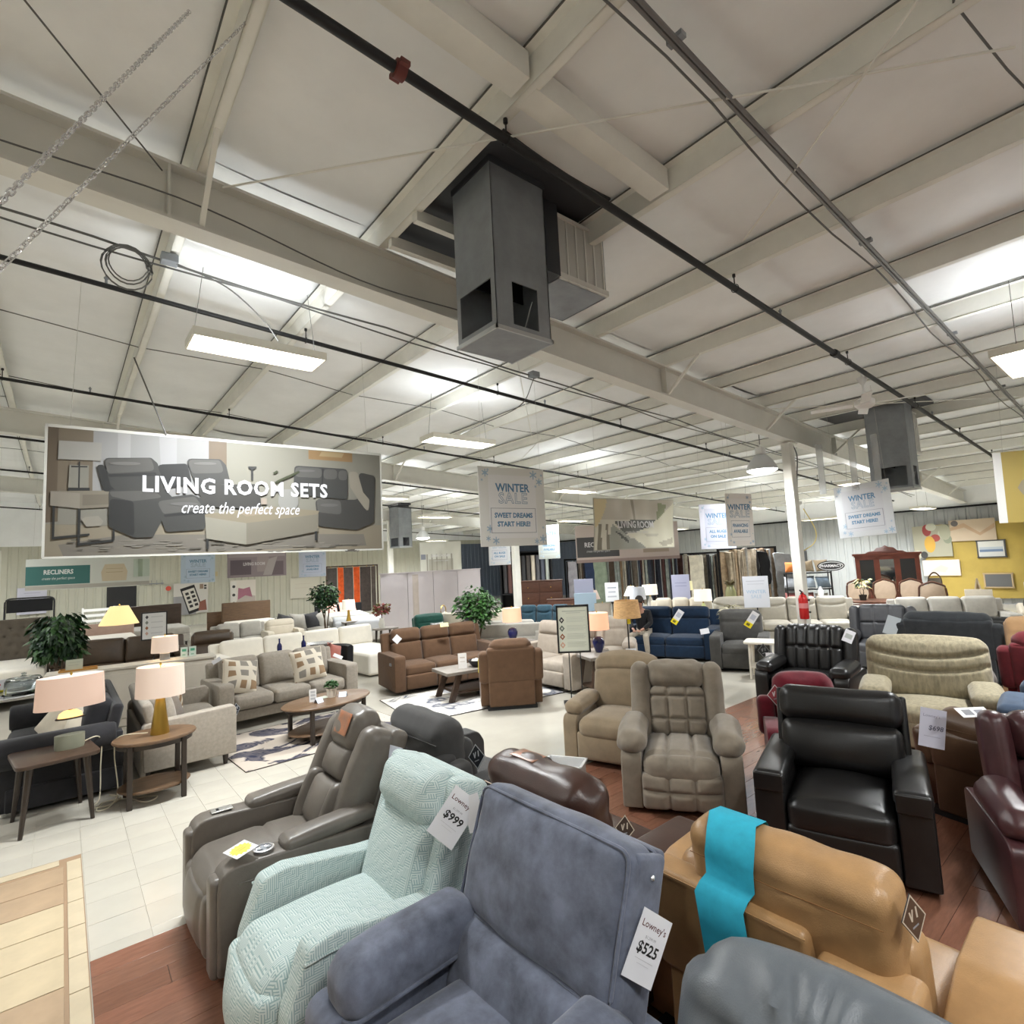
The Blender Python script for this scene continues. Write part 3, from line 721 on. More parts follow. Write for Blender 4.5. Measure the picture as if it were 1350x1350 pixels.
def grey_puff_chair():
    c = Chair('recliner', 'slate grey leather recliner with a round button tufted back at bottom edge', 1.20, .56, AX, 1.12, 1.0, L_grey, tilt=17, zb=.355, yb=.14)
    c.plinth(); c.track_arms(.19, .56, .06, .12); c.pads(.22, .6, .14, .58, -.1)
    c.seat(.7, .47, .22, None, .05); c.foot(.7, .38)
    def puff(P, q):
        x, z = P[:, 0], P[:, 2]
        drop = .06*np.clip(q[:, 2], 0, 1)*np.abs(q[:, 0])**2.2
        P[:, 2] -= drop
        rr = np.sqrt((x+.08)**2+(z-.14)**2); an = np.arctan2(z-.14, x+.08)
        fr = np.clip(-q[:, 1], 0, 1)
        P[:, 1] += fr*(.075*np.exp(-(rr/.05)**2)+.016*np.exp(-((rr-.15)/.13)**2)*np.cos(an*11+rr*6)*np.clip(rr/.05, 0, 1))
        edge = np.exp(-((np.abs(q[:, 0])-.86)/.12)**2)*np.clip(q[:, 2], 0, 1)
        P[:, 1] += fr*.012*edge*np.cos(z*60)
        return P
    c.b('back_cushion', rb(1.0, .30, .60, .145, (.02, .03, .02), n=(44, 5, 26), c=(0, 0, .43), f=puff))
    c.b('back_button', tr(lathe([(.018, 0), (.014, .008), (0, .01)], 12), (-.08, -.10, .57), (90, 0, 0)))
    c.b('lumbar_cushion', rb(.8, .2, .22, .08, (0, .03, 0), n=(10, 3, 6), c=(0, -.02, .1)))
    c.b('back_shell', rb(.86, .1, .58, .045, n=3, c=(0, .14, .36)))
grey_puff_chair()

def caramel_chair():
    c = Chair('recliner', 'caramel leather recliner seen from behind with a turquoise ribbon over it', 2.44, 1.12, 90, 1.5, .98, L_cara, tilt=6, zb=.40, yb=.20)
    # back seen from behind: +y is the rear
    c.plinth()
    ar = fillet([(-.42, .06), (.24, .06), (.26, .60), (.0, .70), (-.30, .72), (-.44, .62)], [.02, .02, .12, .2, .12, .1])
    def bulge(P):
        return P
    g = prism(ar, -.14, .14, .1, 4)
    c.p('arm', tr(g, (-.62, 0, 0))); c.p('arm', tr(prism(ar, -.1, .1, .08, 4), (.60, 0, -.04)))
    c.p('seat_cushion', rb(.92, .66, .2, .08, (0, .02, .03), n=(10, 10, 3), c=(0, -.12, .40)))
    c.foot(.9, .32)
    c.b('back_shell', rb(.66, .13, .43, .03, (0, .0, 0), n=(8, 3, 6), c=(.16, .13, .225)))
    c.b('shell_wing', rb(.30, .14, .37, .03, n=(4, 3, 6), c=(-.335, .12, .195)))
    c.b('ledge_seam', tube([(-.17, .197, .43), (.485, .197, .43)], .003, 5))
    c.b('headrest', rb(.74, .21, .38, .06, (.005, .025, .01), n=(26, 4, 12), c=(-.05, .02, .455), f=wr(.004, 27, 2, gr((), (.08,), .012, .008, 1, 1))))
    c.b('seam', tube([(-.40, .135, .535), (-.05, .147, .535), (.30, .135, .535)], .0018, 5), mat('caramel_thread', (.22, .10, .03), .6))
    c.b('back_cushion', rb(.90, .2, .40, .07, (0, .03, 0), n=(10, 3, 8), c=(0, -.05, .24)))
    c.skirt(.9, .45)
    return c
cc = caramel_chair()
m_rib = mat('turquoise_ribbon', (.03, .36, .50), .75, .2, noise=.1, nscale=20)
def rear_recliner(label, x, y, rz, fab, W, D, head_w, H, shell_z, fab_seam=None, wrinkle=.006, arm_h=.62, aw=.2, hoff=0, hd=.22, hh=.34, arm_l=None):
    c = Chair('recliner', label, x, y, rz, W, D, fab, tilt=8, zb=.40, yb=D/2-.26)
    c.plinth()
    pr = fillet([(-D/2, .05), (D/2-.2, .05), (D/2-.16, arm_h-.04), (0, arm_h), (-D/2+.06, arm_h), (-D/2, arm_h-.1)], [.02, .02, .1, .2, .1, .08])
    for k in (-1, 1): c.p('arm', prism(pr, k*(W/2-aw/2)-aw/2, k*(W/2-aw/2)+aw/2, .075, 4))
    iw = W-2*aw
    c.seat(iw, .46, .2, None, .04, -D/2+.02, D/2-.34); c.foot(iw, .36)
    hb = shell_z-.40
    c.b('back_shell', rb(iw+.1, .13, hb, .05, (0, .015, 0), n=(8, 3, 6), c=(0, .10, hb/2)))
    for k in (-1, 1):
        c.b('shell_wing', rb(.16, .17, hb*.9, .06, n=(3, 3, 6), c=(k*(iw/2+.09), .07, hb*.45)))
    c.b('back_cushion', rb(iw, .2, hb+.05, .07, (0, .03, 0), n=(10, 3, 8), c=(0, -.06, hb/2)))
    c.b('headrest', rb(head_w, hd, hh, min(.1, hd*.46), (.015, .02, .015), n=(24, 4, 10), c=(hoff, .03, H-.40-hh/2), f=wr(wrinkle, 20, x*3)))
    zz = H-.40-hh*.36
    c.b('seam', tube([(hoff-head_w*.46, .03+hd*.5+.012, zz), (hoff, .03+hd*.5+.022, zz), (hoff+head_w*.46, .03+hd*.5+.012, zz)], .003, 5), fab_seam)
    c.skirt(iw+.06, .45)
    return c
f_ch = rear_recliner('dark brown leather recliner from behind with a fat wrinkled headrest', 2.42, 2.36, 90, L_dbrn, 1.15, .98, .80, 1.04, .80, L_cara, .008, .63, .24, 0, .26, .36)
v, f = rb(.2, .11, .003, .0012, n=(8, 3, 1), m=1)
f_ch.b('protective_film', tr((v, f), (.13, .01, .652), (6, 0, 0)), mat('orange_film', (.2, .1, .05)), 'orange brown printed film')
rear_recliner('charcoal suede recliner from behind with a black diamond tag', 2.50, 3.78, 90, F_char, 1.12, .98, .80, 1.06, .86, None, .004, .66, .18, 0, .24, .36)

def tufted_rocker():
    c = Chair('recliner', 'mushroom suede rocker recliner with square tufts and fat pillow arms', 4.40, 3.07, -56, .98, .98, F_mush, tilt=13, zb=.44, yb=.14)
    c.plinth()
    c.track_arms(.17, .50, .06, .14, rf=.12)
    for k in (-1, 1):
        c.p('arm_pad', tr(rb(.24, .60, .19, .085, (.01, .03, .03), n=(8, 14, 5), f=wr(.007, 19, k)), (k*.40, -.16, .565), (5, 0, 0)))
    xs = (-.1, .1)
    def seatf(P, q):
        P = gr((-.105, .105), (-.28,), .035, .02, 2, 1)(P, q)
        return P
    c.seat(.62, .49, .25, seatf, .03, -.54, .2, .1, (34, 22, 5))
    c.foot(.64, .34, .06, .17, gr((-.105, .105), (.01,), .03, .018), .04, -.47, n=(34, 2, 20))
    c.b('back_cushion', rb(.50, .2, .44, .07, (0, .03, 0), n=(36, 3, 30), c=(0, -.04, .24), f=gr((-.085, .085), (-.07, .13), .035, .016)))
    c.b('headrest', rb(.52, .22, .26, .09, (.01, .03, .01), n=(22, 4, 12), c=(0, -.02, .57), f=wr(.006, 26, 2)))
    for k in (-1, 1): c.b('wing', rb(.17, .24, .70, .075, (.01, .02, .01), n=(5, 4, 14), c=(k*.33, -.01, .33), f=wr(.005, 12)))
    c.b('back_shell', rb(.80, .12, .68, .05, n=3, c=(0, .1, .32)))
    c.skirt(.74, .5)
tufted_rocker()
def tan_recliner():
    c = Chair('recliner', 'tan suede recliner with plain rounded back behind the tufted rocker', 4.80, 4.07, -72, .98, .95, F_tan, tilt=14, zb=.42, yb=.14)
    c.plinth()
    c.track_arms(.16, .50, .05, .13, rf=.1)
    c.pads(.2, .56, .14, .57, -.16, .02, .0, 4, f=wr(.004, 15))
    c.seat(.64, .48, .22, None, .045, -.5, .2, .09)
    c.foot(.66, .34, .06, .1, None, .02, -.44)
    def topround(P, q):
        P[:, 2] -= .07*np.clip(q[:, 2], 0, 1)*np.abs(q[:, 0])**2.5
        return gr((), (.13,), .03, .018, 1, -1, -.03)(P, q)
    c.b('back_cushion', rb(.78, .21, .66, .09, (0, .04, .02), n=(24, 4, 26), c=(0, 0, .33), f=topround))
    c.b('back_shell', rb(.7, .1, .6, .05, n=3, c=(0, .12, .3)))
    c.skirt(.66, .45)
tan_recliner()
def black_recliner():
    c = Chair('recliner', 'big black leather recliner with square arms and a white price card', 4.42, 1.72, -73.5, 1.06, 1.0, L_blk, tilt=13, zb=.44, yb=.14)
    c.plinth()
    pr = fillet([(-.50, .05), (.36, .05), (.40, .58), (-.50, .60)], [.02, .02, .06, .04])
    for k in (-1, 1):
        c.p('arm', prism(pr, k*.415-.095, k*.415+.095, .02, 2))
        c.p('arm_pad', tr(rb(.21, .86, .10, .04, (.0, .0, .012), n=(5, 12, 2)), (k*.41, -.06, .575), (1.5, 0, 0)))
        c.p('arm_front_flap', rb(.19, .03, .12, .013, n=3, c=(k*.41, -.505, .55)))
    def wat(P, q):
        P[:, 2] -= .02*np.clip(q[:, 2], 0, 1)*q[:, 0]**2
        return P
    c.seat(.62, .48, .23, wat, .05, -.53, .2, .07, (14, 14, 4))
    c.foot(.63, .30, .06, .09, None, .01, -.48)
    c.b('back_cushion', rb(.80, .2, .36, .08, (0, .05, 0), n=(16, 4, 12), c=(0, -.02, .21), f=wr(.004, 9)))
    c.b('headrest', rb(.80, .19, .26, .075, (.01, .02, .0), n=(16, 4, 10), c=(0, -.01, .50), f=wr(.003, 9, 3)))
    for k in (-1, 1): c.b('side_panel', rb(.05, .15, .60, .02, n=2, c=(k*.41, .07, .3)))
    c.b('back_shell', rb(.80, .08, .60, .03, n=3, c=(0, .11, .3)))
    c.skirt(.76, .48)
black_recliner()
def burgundy():
    c = Chair('recliner', 'burgundy leather recliner with a cup holder cut off by the right edge', 4.70, .47, -66, 1.06, 1.02, L_burg, tilt=12, zb=.42, yb=.14)
    c.plinth()
    c.track_arms(.2, .48, .04, .14, rf=.08)
    for k in (-1, 1):
        c.p('arm_pad', tr(rb(.22, .58, .17, .08, (.01, .02, .02), n=(6, 10, 4), f=wr(.006, 17, k)), (k*.43, -.17, .56), (3, 0, 0)))
        c.b('wing', rb(.15, .22, .56, .07, (.01, .02, 0), n=(4, 4, 12), c=(k*.37, -.04, .33)))
    c.p('cup_holder', lathe([(.05, .0), (.06, .05), (.066, .055), (.055, .06), (.045, .02), (0, .015)], 20, (-.22, -.46, .50)), m_chrome, 'round steel cup holder')
    c.p('console', rb(.17, .34, .24, .04, n=4, c=(-.24, -.38, .38)))
    c.seat(.62, .47, .22, None, .05, -.5, .2, .08); c.foot(.62, .33, .06, .1, gr((), (0.02,), .02, .014), .02, -.46)
    c.b('back_cushion', rb(.62, .2, .32, .08, (0, .05, 0), n=(12, 4, 8), c=(0, -.02, .16)))
    c.b('headrest', rb(.62, .2, .30, .09, (.01, .04, .01), n=(12, 4, 8), c=(0, -.02, .47), f=wr(.007, 13)))
    c.b('back_shell', rb(.76, .1, .58, .04, n=3, c=(0, .1, .3)))
burgundy()

# ------------------------------------------------------------------ tags and cards on the front chairs
m_card = mat('white_card', (.72, .72, .74), .5)
WH = (.70, .70, .73); INK = (.02, .02, .02)
def orient(o, loc, normal, up=(0, 0, 1), roll=0):
    n = Vector(normal).normalized(); z = Vector(up); x = z.cross(-n) if False else (-n).cross(z)*-1
    x = z.cross(n).normalized(); z = n.cross(x).normalized()
    R = Matrix((x, -n, z)).transposed().to_4x4() @ Matrix.Rotation(math.radians(roll), 4, 'Y')
    R.translation = loc; o.matrix_world = R
    return o
def card(name, label, cat_, w, h, loc, normal, shapes, roll=0, col=WH, thick=.002, group=None, back=None):
    """a printed card; local x to the right, z up, faces local -y"""
    t = part(name, box(w, thick, h), mat('card_%d_%d_%d' % tuple(int(v*255) for v in col), col, .5), smooth=0)
    tag(t, label, cat_, group)
    orient(t, loc, normal, roll=roll)
    if shapes:
        a = art('print', shapes, t); a.location = (0, -thick/2, 0)
    return t
def price(s, w, h):
    return [txt("Lowney's", 0, h*.30, w*.22, (.10, .03, .03), .0003, 0, 1.0), txt('$1,299.99', 0, h*.13, w*.09, (.25, .25, .27)),
            txt(s, 0, -h*.03, w*.34, INK, w*.008, .12), (rect(-w*.3, -h*.19, w*.3, -h*.185), (.4, .4, .42)), (rect(-w*.2, -h*.25, w*.2, -h*.245), (.5, .5, .52))]
def diamond_shapes(s, fg=(.42, .43, .45), bg=(.012, .014, .018)):
    k = lambda a: [(0, -a), (a*.78, 0), (0, a), (-a*.78, 0)]
    v = lambda pts: [(x*s, z*s) for x, z in pts]
    return [(v(k(.98)), fg), (v(k(.88)), bg), (v([(-.3, .28), (-.2, .28), (-.12, -.12), (-.2, -.12)]), fg), (v([(-.2, -.12), (-.12, -.12), (.0, .36), (-.09, .36)]), fg),
            (v([(.14, .0), (.24, .0), (.24, .45), (.14, .45)]), fg), (v([(-.2, -.42), (.2, -.3), (.2, -.22), (-.2, -.34)]), (.25, .25, .27))]
def diamond(label, loc, normal, s=.05, roll=0, fg=(.42, .43, .45), bg=(.012, .014, .018)):
    g = prism([(0, -s), (s*.78, 0), (0, s), (-s*.78, 0)], -.001, .001)
    v = g[0][:, [1, 0, 2]]
    t = part('diamond_tag', (v, g[1]), mat('black_card', (.012, .014, .018), .5), smooth=0); tag(t, label, 'tag', 'diamond shaped hang tags')
    orient(t, loc, normal, roll=roll)
    a = art('print', diamond_shapes(s, fg, bg), t); a.location = (0, -.002, 0)
    return t
card('price_tag', 'white price card marked $999 hanging on the teal recliner', 'tag', .15, .24, (1.50, 2.37, .93), (-.55, -.75, .25), price('$999', .15, .24), 38)
card('price_tag', 'white card corner poking out between teal and blue grey recliners', 'tag', .1, .16, (1.57, 2.30, .95), (-.9, -.2, .2), None, -25)
card('price_tag', 'white price card marked $525 on the side of the blue grey recliner', 'tag', .14, .21, (1.58, 1.295, .81), (-.22, -.97, .1), price('$525', .14, .21), 38)
card('price_tag', 'pale blue price card hanging between the taupe and teal recliners', 'tag', .10, .26, (1.64, 3.27, .90), (-.9, -.4, .1), [(rect(-.03, .06, .03, .075), (.3, .3, .45)), (rect(-.03, .03, .03, .04), (.4, .4, .5))], 6, (.55, .57, .66))
t = card('price_tag', 'white card with yellow sale star on taupe arm beside cup holder', 'tag', .13, .13, (.80, 3.475, .637), (-.12, 0, 1), None, 0)
t.matrix_world = Matrix.Translation((.80, 3.475, .638)) @ Euler((math.radians(2), math.radians(-6), math.radians(20))).to_matrix().to_4x4() @ Matrix.Rotation(-PI/2, 4, 'X')
st = [((.05+.014*(i % 2))*math.cos(i*PI/14), (.042+.014*(i % 2))*math.sin(i*PI/14)) for i in range(28)]
a = art('print', [(st, (.70, .62, .08)), (rect(-.02, -.012, .025, -.004), (.5, .42, .05)), (rect(-.025, .005, .02, .012), (.5, .42, .05))], t); a.location = (0, -.0015, 0)
diamond('black diamond tag hanging on the charcoal recliner seen from behind', (2.29, 3.29, .80), (-.86, -.5, .15), .085, -8)
diamond('brown diamond tag hanging at the right of the caramel headrest', (2.12, .655, .96), (-.35, -.93, .1), .07, 0, (.5, .42, .33), (.09, .05, .03))
diamond('brown diamond tag on the dark brown leather recliner', (2.10, 1.81, .86), (-.7, -.6, .3), .06, 5, (.5, .42, .33), (.05, .03, .02))
card('price_tag', 'white folded price card on the right edge of the big black recliner', 'tag', .16, .26, (4.70, 1.21, .86), (-.75, -.6, .1), [txt("Lowney's", -.01, .08, .028, (.2, .2, .3)), txt('$698', .02, 0, .045, (.1, .1, .15), .0006, .1), (rect(-.05, -.06, .05, -.055), (.4, .4, .5))], 12, (.56, .56, .66))
# turquoise strap draped across the caramel headrest and shell
def strap():
    rows = [(2.345, .70), (2.325, .86), (2.29, .99), (2.235, 1.05), (2.13, 1.068), (2.045, 1.04), (2.02, .95), (2.035, .865), (2.0, .845), (1.962, .82), (1.972, .70), (1.992, .50)]
    V, F = [], []; n = len(rows)
    for off in (0, .003):
        for i, (x, z) in enumerate(rows):
            for k, y in enumerate((1.34, 1.14)):
                V.append((x-off*.7, y+.012*math.sin(i*.9)+(.03 if i < 5 else 0), z+off))
    def id(o, i, k): return o*n*2+i*2+k
    for i in range(n-1):
        F += [(id(1, i, 0), id(1, i, 1), id(1, i+1, 1), id(1, i+1, 0)), (id(0, i, 1), id(0, i, 0), id(0, i+1, 0), id(0, i+1, 1)),
              (id(0, i, 0), id(1, i, 0), id(1, i+1, 0), id(0, i+1, 0)), (id(1, i, 1), id(0, i, 1), id(0, i+1, 1), id(1, i+1, 1))]
    return np.array(V), F
solo('ribbon', strap(), m_rib, 'turquoise ribbon strap draped over the caramel leather recliner', 'ribbon', smooth=80)
# ================================================================== sofas and chairs of the middle distance
F_brn = fabric('brown_suede', (.115, .064, .036), .12)
F_gry = fabric('warm_grey_linen', (.32, .285, .24), .12, .15, 30)
F_bks = fabric('charcoal_chenille', (.022, .022, .025), .2, .15)
F_navy = fabric('navy_suede', (.008, .022, .05), .2, .2)
F_chg = fabric('charcoal_plush', (.058, .056, .052), .15)
F_bge = fabric('pale_beige_suede', (.36, .31, .255), .1, .2)
L_brn = leather('brown_leather', (.075, .05, .032), .34, .15)
F_wht = fabric('white_slipcover', (.80, .76, .68), .04)
L_lgr = leather('light_grey_leather', (.42, .39, .33), .45, .08)
F_dgr = fabric('dark_grey_suede', (.05, .05, .054), .15)
F_teal2 = fabric('dark_teal_velvet', (.02, .055, .08), .2, .3)
F_grn = fabric('green_velvet', (.01, .06, .045), .2, .3)
F_crm = fabric('cream_linen', (.62, .56, .46), .06)
F_lin = fabric('grey_linen', (.42, .40, .36), .08)
m_leg = mat('dark_wood_leg', (.03, .02, .014), .4)
m_walnut = mat('walnut_wood', (.13, .075, .04), .4, noise=.25, nscale=5, stretch=(1, 6, 6))
m_greywood = mat('grey_washed_wood', (.21, .185, .16), .45, noise=.2, nscale=5, stretch=(1, 6, 6))
m_darkwood = mat('dark_brown_wood', (.055, .032, .02), .4, noise=.25, nscale=5, stretch=(1, 6, 6))

def sofa(name, label, x, y, rz, fab, W, D, H, n, style='cushion', aw=.2, ah=.62, sh=.46, legs=False, cat_='sofa', group=None, arm='track', tilt=12, arms=(1, 1), res=1, slope=0):
    c = Chair(name, label, x, y, rz, W, D, fab, cat_, group, tilt=tilt, zb=sh-.06, yb=D/2-.28)
    z0 = .12 if legs else .05
    c.p('base_frame', rb(W-.06, D-.12, sh-.2-z0, .02, n=2, c=(0, .02, (sh-.2+z0)/2)))
    if legs:
        lg = mesh('leg', tr(cyl(.022, .13, 10, r2=.034), (0, 0, 0)), m_leg)
        for sx in (-1, 1):
            for sy in (-1, 1): part('leg', lg, None, c.t, loc=(sx*(W/2-.09), sy*(D/2-.1), 0))
    else: c.plinth(.05)
    for k, on in zip((-1, 1), arms):
        if not on: continue
        xc = k*(W/2-aw/2)
        if arm == 'track':
            pr = fillet([(-D/2, z0), (D/2-.06, z0), (D/2-.04, ah-slope), (-D/2, ah)], [.02, .02, .08, .06])
            c.p('arm', prism(pr, xc-aw/2, xc+aw/2, min(.05, aw*.3), 3))
        elif arm == 'pillow':
            pr = fillet([(-D/2, z0), (D/2-.1, z0), (D/2-.1, ah-.1), (-D/2, ah-.1)], [.02, .02, .06, .1])
            c.p('arm', prism(pr, xc-aw*.42, xc+aw*.42, .03, 2))
            c.p('arm_pad', rb(aw*1.15, D-.2, .15, .065, (.01, .01, .02), n=(5, 8, 3), c=(xc, -.08, ah-.06)))
        else:  # rolled or flared
            pr = fillet([(-D/2+.02, z0), (D/2-.06, z0), (D/2-.04, ah-.05), (-D/2+.02, ah-.05)], [.02]*4)
            c.p('arm', prism(pr, xc-aw*.3, xc+aw*.3, .02, 2))
            c.p('arm_roll', tr(lathe([(0, -.0), (aw*.5, .0), (aw*.56, .02), (aw*.56, D-.12), (aw*.5, D-.1), (0, D-.1)], 18), (xc+k*.02, -D/2+.0, ah-aw*.35), (-90, 0, 0)))
    iw = W-aw*(arms[0]+arms[1]); x0 = -W/2+aw*arms[0]; cw = iw/n
    sy0, sy1 = -D/2+.01, D/2-.26
    hb = H-sh+.06
    for i in range(n):
        xc = x0+cw*(i+.5)
        c.p('seat_cushion', rb(cw-.008, sy1-sy0, .18, .055, (0, .01, .025), n=(8*res, 8*res, 2), c=(xc, (sy0+sy1)/2, sh-.09)))
        if style == 'cushion':
            c.b('back_cushion', rb(cw-.01, .2, hb-.04, .07, (0, .045, .01), n=(8*res, 3, 8*res), c=(xc, -.03, hb*.5)))
        elif style == 'recline':
            c.p('footrest', rb(cw-.01, .07, sh-.22, .03, (0, .012, 0), n=4, c=(xc, -D/2+.02, (sh-.22)/2+.07)))
            c.b('back_cushion', rb(cw-.01, .18, hb*.62, .06, (0, .03, 0), n=(8*res, 3, 8*res), c=(xc, -.01, hb*.31)))
            c.b('headrest', rb(cw-.01, .2, hb*.42, .08, (0, .03, .01), n=(8*res, 3, 6*res), c=(xc, -.015, hb*.79)))
        elif style == 'wave':
            c.b('back_cushion', rb(cw-.01, .2, hb, .08, (0, .03, .0), n=(14*res, 3, 20*res), c=(xc, -.01, hb*.5), f=gr((), (hb*.12,), .03, .02, 1, -1, .06)))
    c.b('back_frame', rb(W-.1 if style != 'cushion' else W-aw*.6, .1, hb-.02, .04, n=3, c=(0, .1, hb*.5-.03)))
    c.p('back_skirt', rb(W-.1, .05, sh, .02, n=2, c=(0, D/2-.06, sh/2+.06)))
    return c
def generic(label, x, y, rz, fab, W=.95, D=.95, H=1.04, style='head', aw=.18, ah=.6, grp=None, arm='pillow', name='recliner', tilt=13, cols=None, rows=None, tdep=.03):
    """a recliner further off: style head | tuft | wave | plain"""
    c = Chair(name, label, x, y, rz, W, D, fab, 'recliner', grp, tilt=tilt, zb=.42, yb=D/2-.34)
    c.plinth()
    if arm == 'track': c.track_arms(aw, ah, .05, .13)
    else:
        c.track_arms(aw*.85, ah-.1, .05, .14, rf=.1)
        c.pads(aw*1.15, D*.62, .15, ah-.06, -.16, .02, 0, 3)
    iw = W-2*aw; hb = (H-.42)/math.cos(math.radians(tilt))
    c.seat(iw+.02, .47, .2, None, .04, -D/2+.02, D/2-.3); c.foot(iw+.02, .34, .06, .09)
    if style == 'head':
        c.b('back_cushion', rb(iw+.1, .18, hb*.58, .07, (0, .035, 0), n=(10, 3, 8), c=(0, 0, hb*.29)))
        c.b('headrest', rb(iw+.1, .2, hb*.44, .085, (0, .03, .015), n=(10, 3, 8), c=(0, -.01, hb*.78)))
    elif style == 'tuft':
        bw = iw+.0
        c.b('back_cushion', rb(bw, .2, hb, .08, (0, .03, .01), n=(30, 3, 30), c=(0, -.01, hb*.5), f=gr(cols or (-bw/6, bw/6), rows or (.0,), tdep, .016)))
        for k in (-1, 1): c.b('wing', rb(.16, .22, hb*.95, .07, (.01, .02, .01), n=(4, 3, 8), c=(k*(bw/2+.07), .0, hb*.48)))
    elif style == 'wave':
        c.b('back_cushion', rb(W-.12, .24, hb, .11, (.01, .04, .03), n=(30, 4, 36), c=(0, -.01, hb*.5), f=gr((), (hb*.16, -.04), .04, .022, 1, -1, .09)))
    else:
        c.b('back_cushion', rb(iw+.12, .2, hb, .09, (0, .04, .02), n=(14, 3, 16), c=(0, 0, hb*.5), f=gr((), (hb*.12,), .02, .018)))
    c.b('back_shell', rb(iw+.14, .1, hb-.04, .045, n=3, c=(0, .1, hb*.5-.02)))
    c.skirt(iw+.1, .45)
    return c

# right-hand recliners
oc = generic('oversized olive beige chenille recliner with wavy back seams', 7.25, 1.86, -76, F_olive, 1.22, 1.0, 1.08, 'wave', .24, .64, arm='pillow')
generic('black leather recliner with three vertical tufts in the back', 7.95, 3.35, -85, L_blk, 1.15, 1.0, 1.06, 'tuft', .2, .62, cols=(-.22, -.075, .075, .22), rows=(.02,))
generic('charcoal leather recliner with square tufts behind the black tufted one', 11.2, 3.45, -78, leather('slate_leather', (.055, .056, .062), .45), 1.05, .95, 1.06, 'tuft', .17, .6, rows=(.0,))
rear_recliner('dark red velvet recliner half hidden behind the tufted rocker', 5.25, 2.28, -60, fabric('dark_red_velvet', (.14, .008, .018), .25, .4), .74, .8, .5, .98, .8, None, .004, .6, .13)
bs = rear_recliner('brown leather recliner seen side on behind the big black one', 5.62, 1.02, 75, leather('brown_tan_leather', (.10, .055, .03), .4), .95, .9, .5, .86, .72, None, .004, .60, .2)
rear_recliner('black recliner wrapped in clear plastic behind the olive one', 10.75, 2.38, 95, fabric('graphite_fabric', (.028, .031, .034), .2), 1.3, .95, 1.05, 1.08, 1.0, None, .004, .62, .16, hh=.3)
generic('tan recliner at the right edge behind the burgundy backed chair', 9.95, 1.25, -80, fabric('camel_fabric', (.33, .2, .1), .1), .9, .9, 1.06, 'plain', .16, .6)
rear_recliner('recliner with dark red top roll at the right edge', 8.95, 1.05, 90, fabric('dark_red_fabric', (.10, .012, .016), .2), .8, .85, .6, 1.06, .95, None, .004, .6, .12)
generic('denim blue upholstered chair behind the burgundy recliner', 7.0, .75, -85, fabric('denim_blue', (.05, .075, .12), .2), .95, .9, .80, 'plain', .2, .66)
generic('small taupe recliner between olive chair and red backed chair', 8.55, 1.95, -75, fabric('taupe_grey', (.12, .105, .095), .15), .8, .9, .72, 'plain', .17, .6)

# reclining sofas around the first rug
bsf = sofa('reclining_sofa', 'brown suede three seat reclining sofa facing the grey coffee table', 5.52, 8.95, -8, F_brn, 2.15, .98, 1.03, 3, 'recline', .2, .64)
bsf.p('switch_plate', rb(.03, .07, .045, .005, n=1, c=(-1.08, -.3, .5)), m_galv)
br = rear_recliner('brown suede recliner standing alone with its back to the camera', 5.36, 6.72, 146, F_brn, .92, .9, .62, 1.02, .93, None, .003, .6, .15, hd=.2, hh=.26)
lov = sofa('reclining_sofa', 'pale beige reclining loveseat behind the easel sign', 6.85, 7.25, -90, F_bge, 1.75, .98, 1.03, 2, 'recline', .2, .62)
ns = sofa('reclining_sofa', 'navy blue reclining loveseat with console behind the seated person', 10.05, 7.05, -70, F_navy, 2.05, .98, 1.03, 2, 'recline', .24, .64)
generic('charcoal plush recliner with a white and yellow tag right of the navy loveseat', 9.82, 5.35, -66, F_chg, 1.0, .95, 1.03, 'plain', .19, .63, arm='track')
gs = sofa('sofa', 'warm grey linen sofa with two patterned cushions', 2.68, 9.05, 4, F_gry, 2.06, .98, .94, 3, 'cushion', .2, .66, legs=True, slope=.0, res=2)
lv = sofa('sofa', 'warm grey linen loveseat seen from its side beside the oval end table', 1.13, 8.02, 90, F_gry, 1.72, .96, .90, 2, 'cushion', .15, .66, legs=True, slope=.04, res=2)
ks = sofa('sofa', 'charcoal chenille sofa at the left edge behind the lamp tables', .06, 8.2, -90, F_bks, 2.15, 1.02, .95, 3, 'cushion', .26, .66, arm='roll', res=2)
# behind: leather, white sectional
sofa('sofa', 'brown leather sofa behind the white console', 1.05, 14.3, -8, L_brn, 2.3, 1.0, .98, 2, 'cushion', .24, .66, arm='pillow')
generic('brown leather recliner right of the white console', 2.45, 12.9, -10, L_brn, 1.1, 1.0, 1.02, 'head', .22, .62)
ws = sofa('sofa', 'long white slipcovered sectional sofa', 3.95, 11.95, 3, F_wht, 3.5, 1.05, .90, 4, 'cushion', .24, .66, arms=(1, 0))
ws.p('chaise', rb(1.0, 1.1, .42, .06, (0, 0, .02), n=5, c=(1.25, -.95, .24)))
for q in ws.t.children:
    pass
sofa('sofa', 'grey fabric sectional with its low back to the potted tree', 7.85, 9.9, 140, F_lin, 1.7, .95, .88, 2, 'cushion', .2, .64)
sofa('sofa', 'dark teal tufted sofa behind the grey sectional', 9.75, 10.75, -60, F_teal2, 1.7, .9, 1.0, 3, 'wave', .18, .62)
sofa('sofa', 'dark teal velvet chaise in front of the tufted sofa', 9.15, 8.75, 150, F_teal2, 1.4, .95, .88, 2, 'cushion', .2, .62)
generic('small green velvet chair with a black and white ball cushion', 7.0, 11.75, -10, F_grn, .95, .85, .98, 'plain', .15, .6, arm='track', name='armchair')
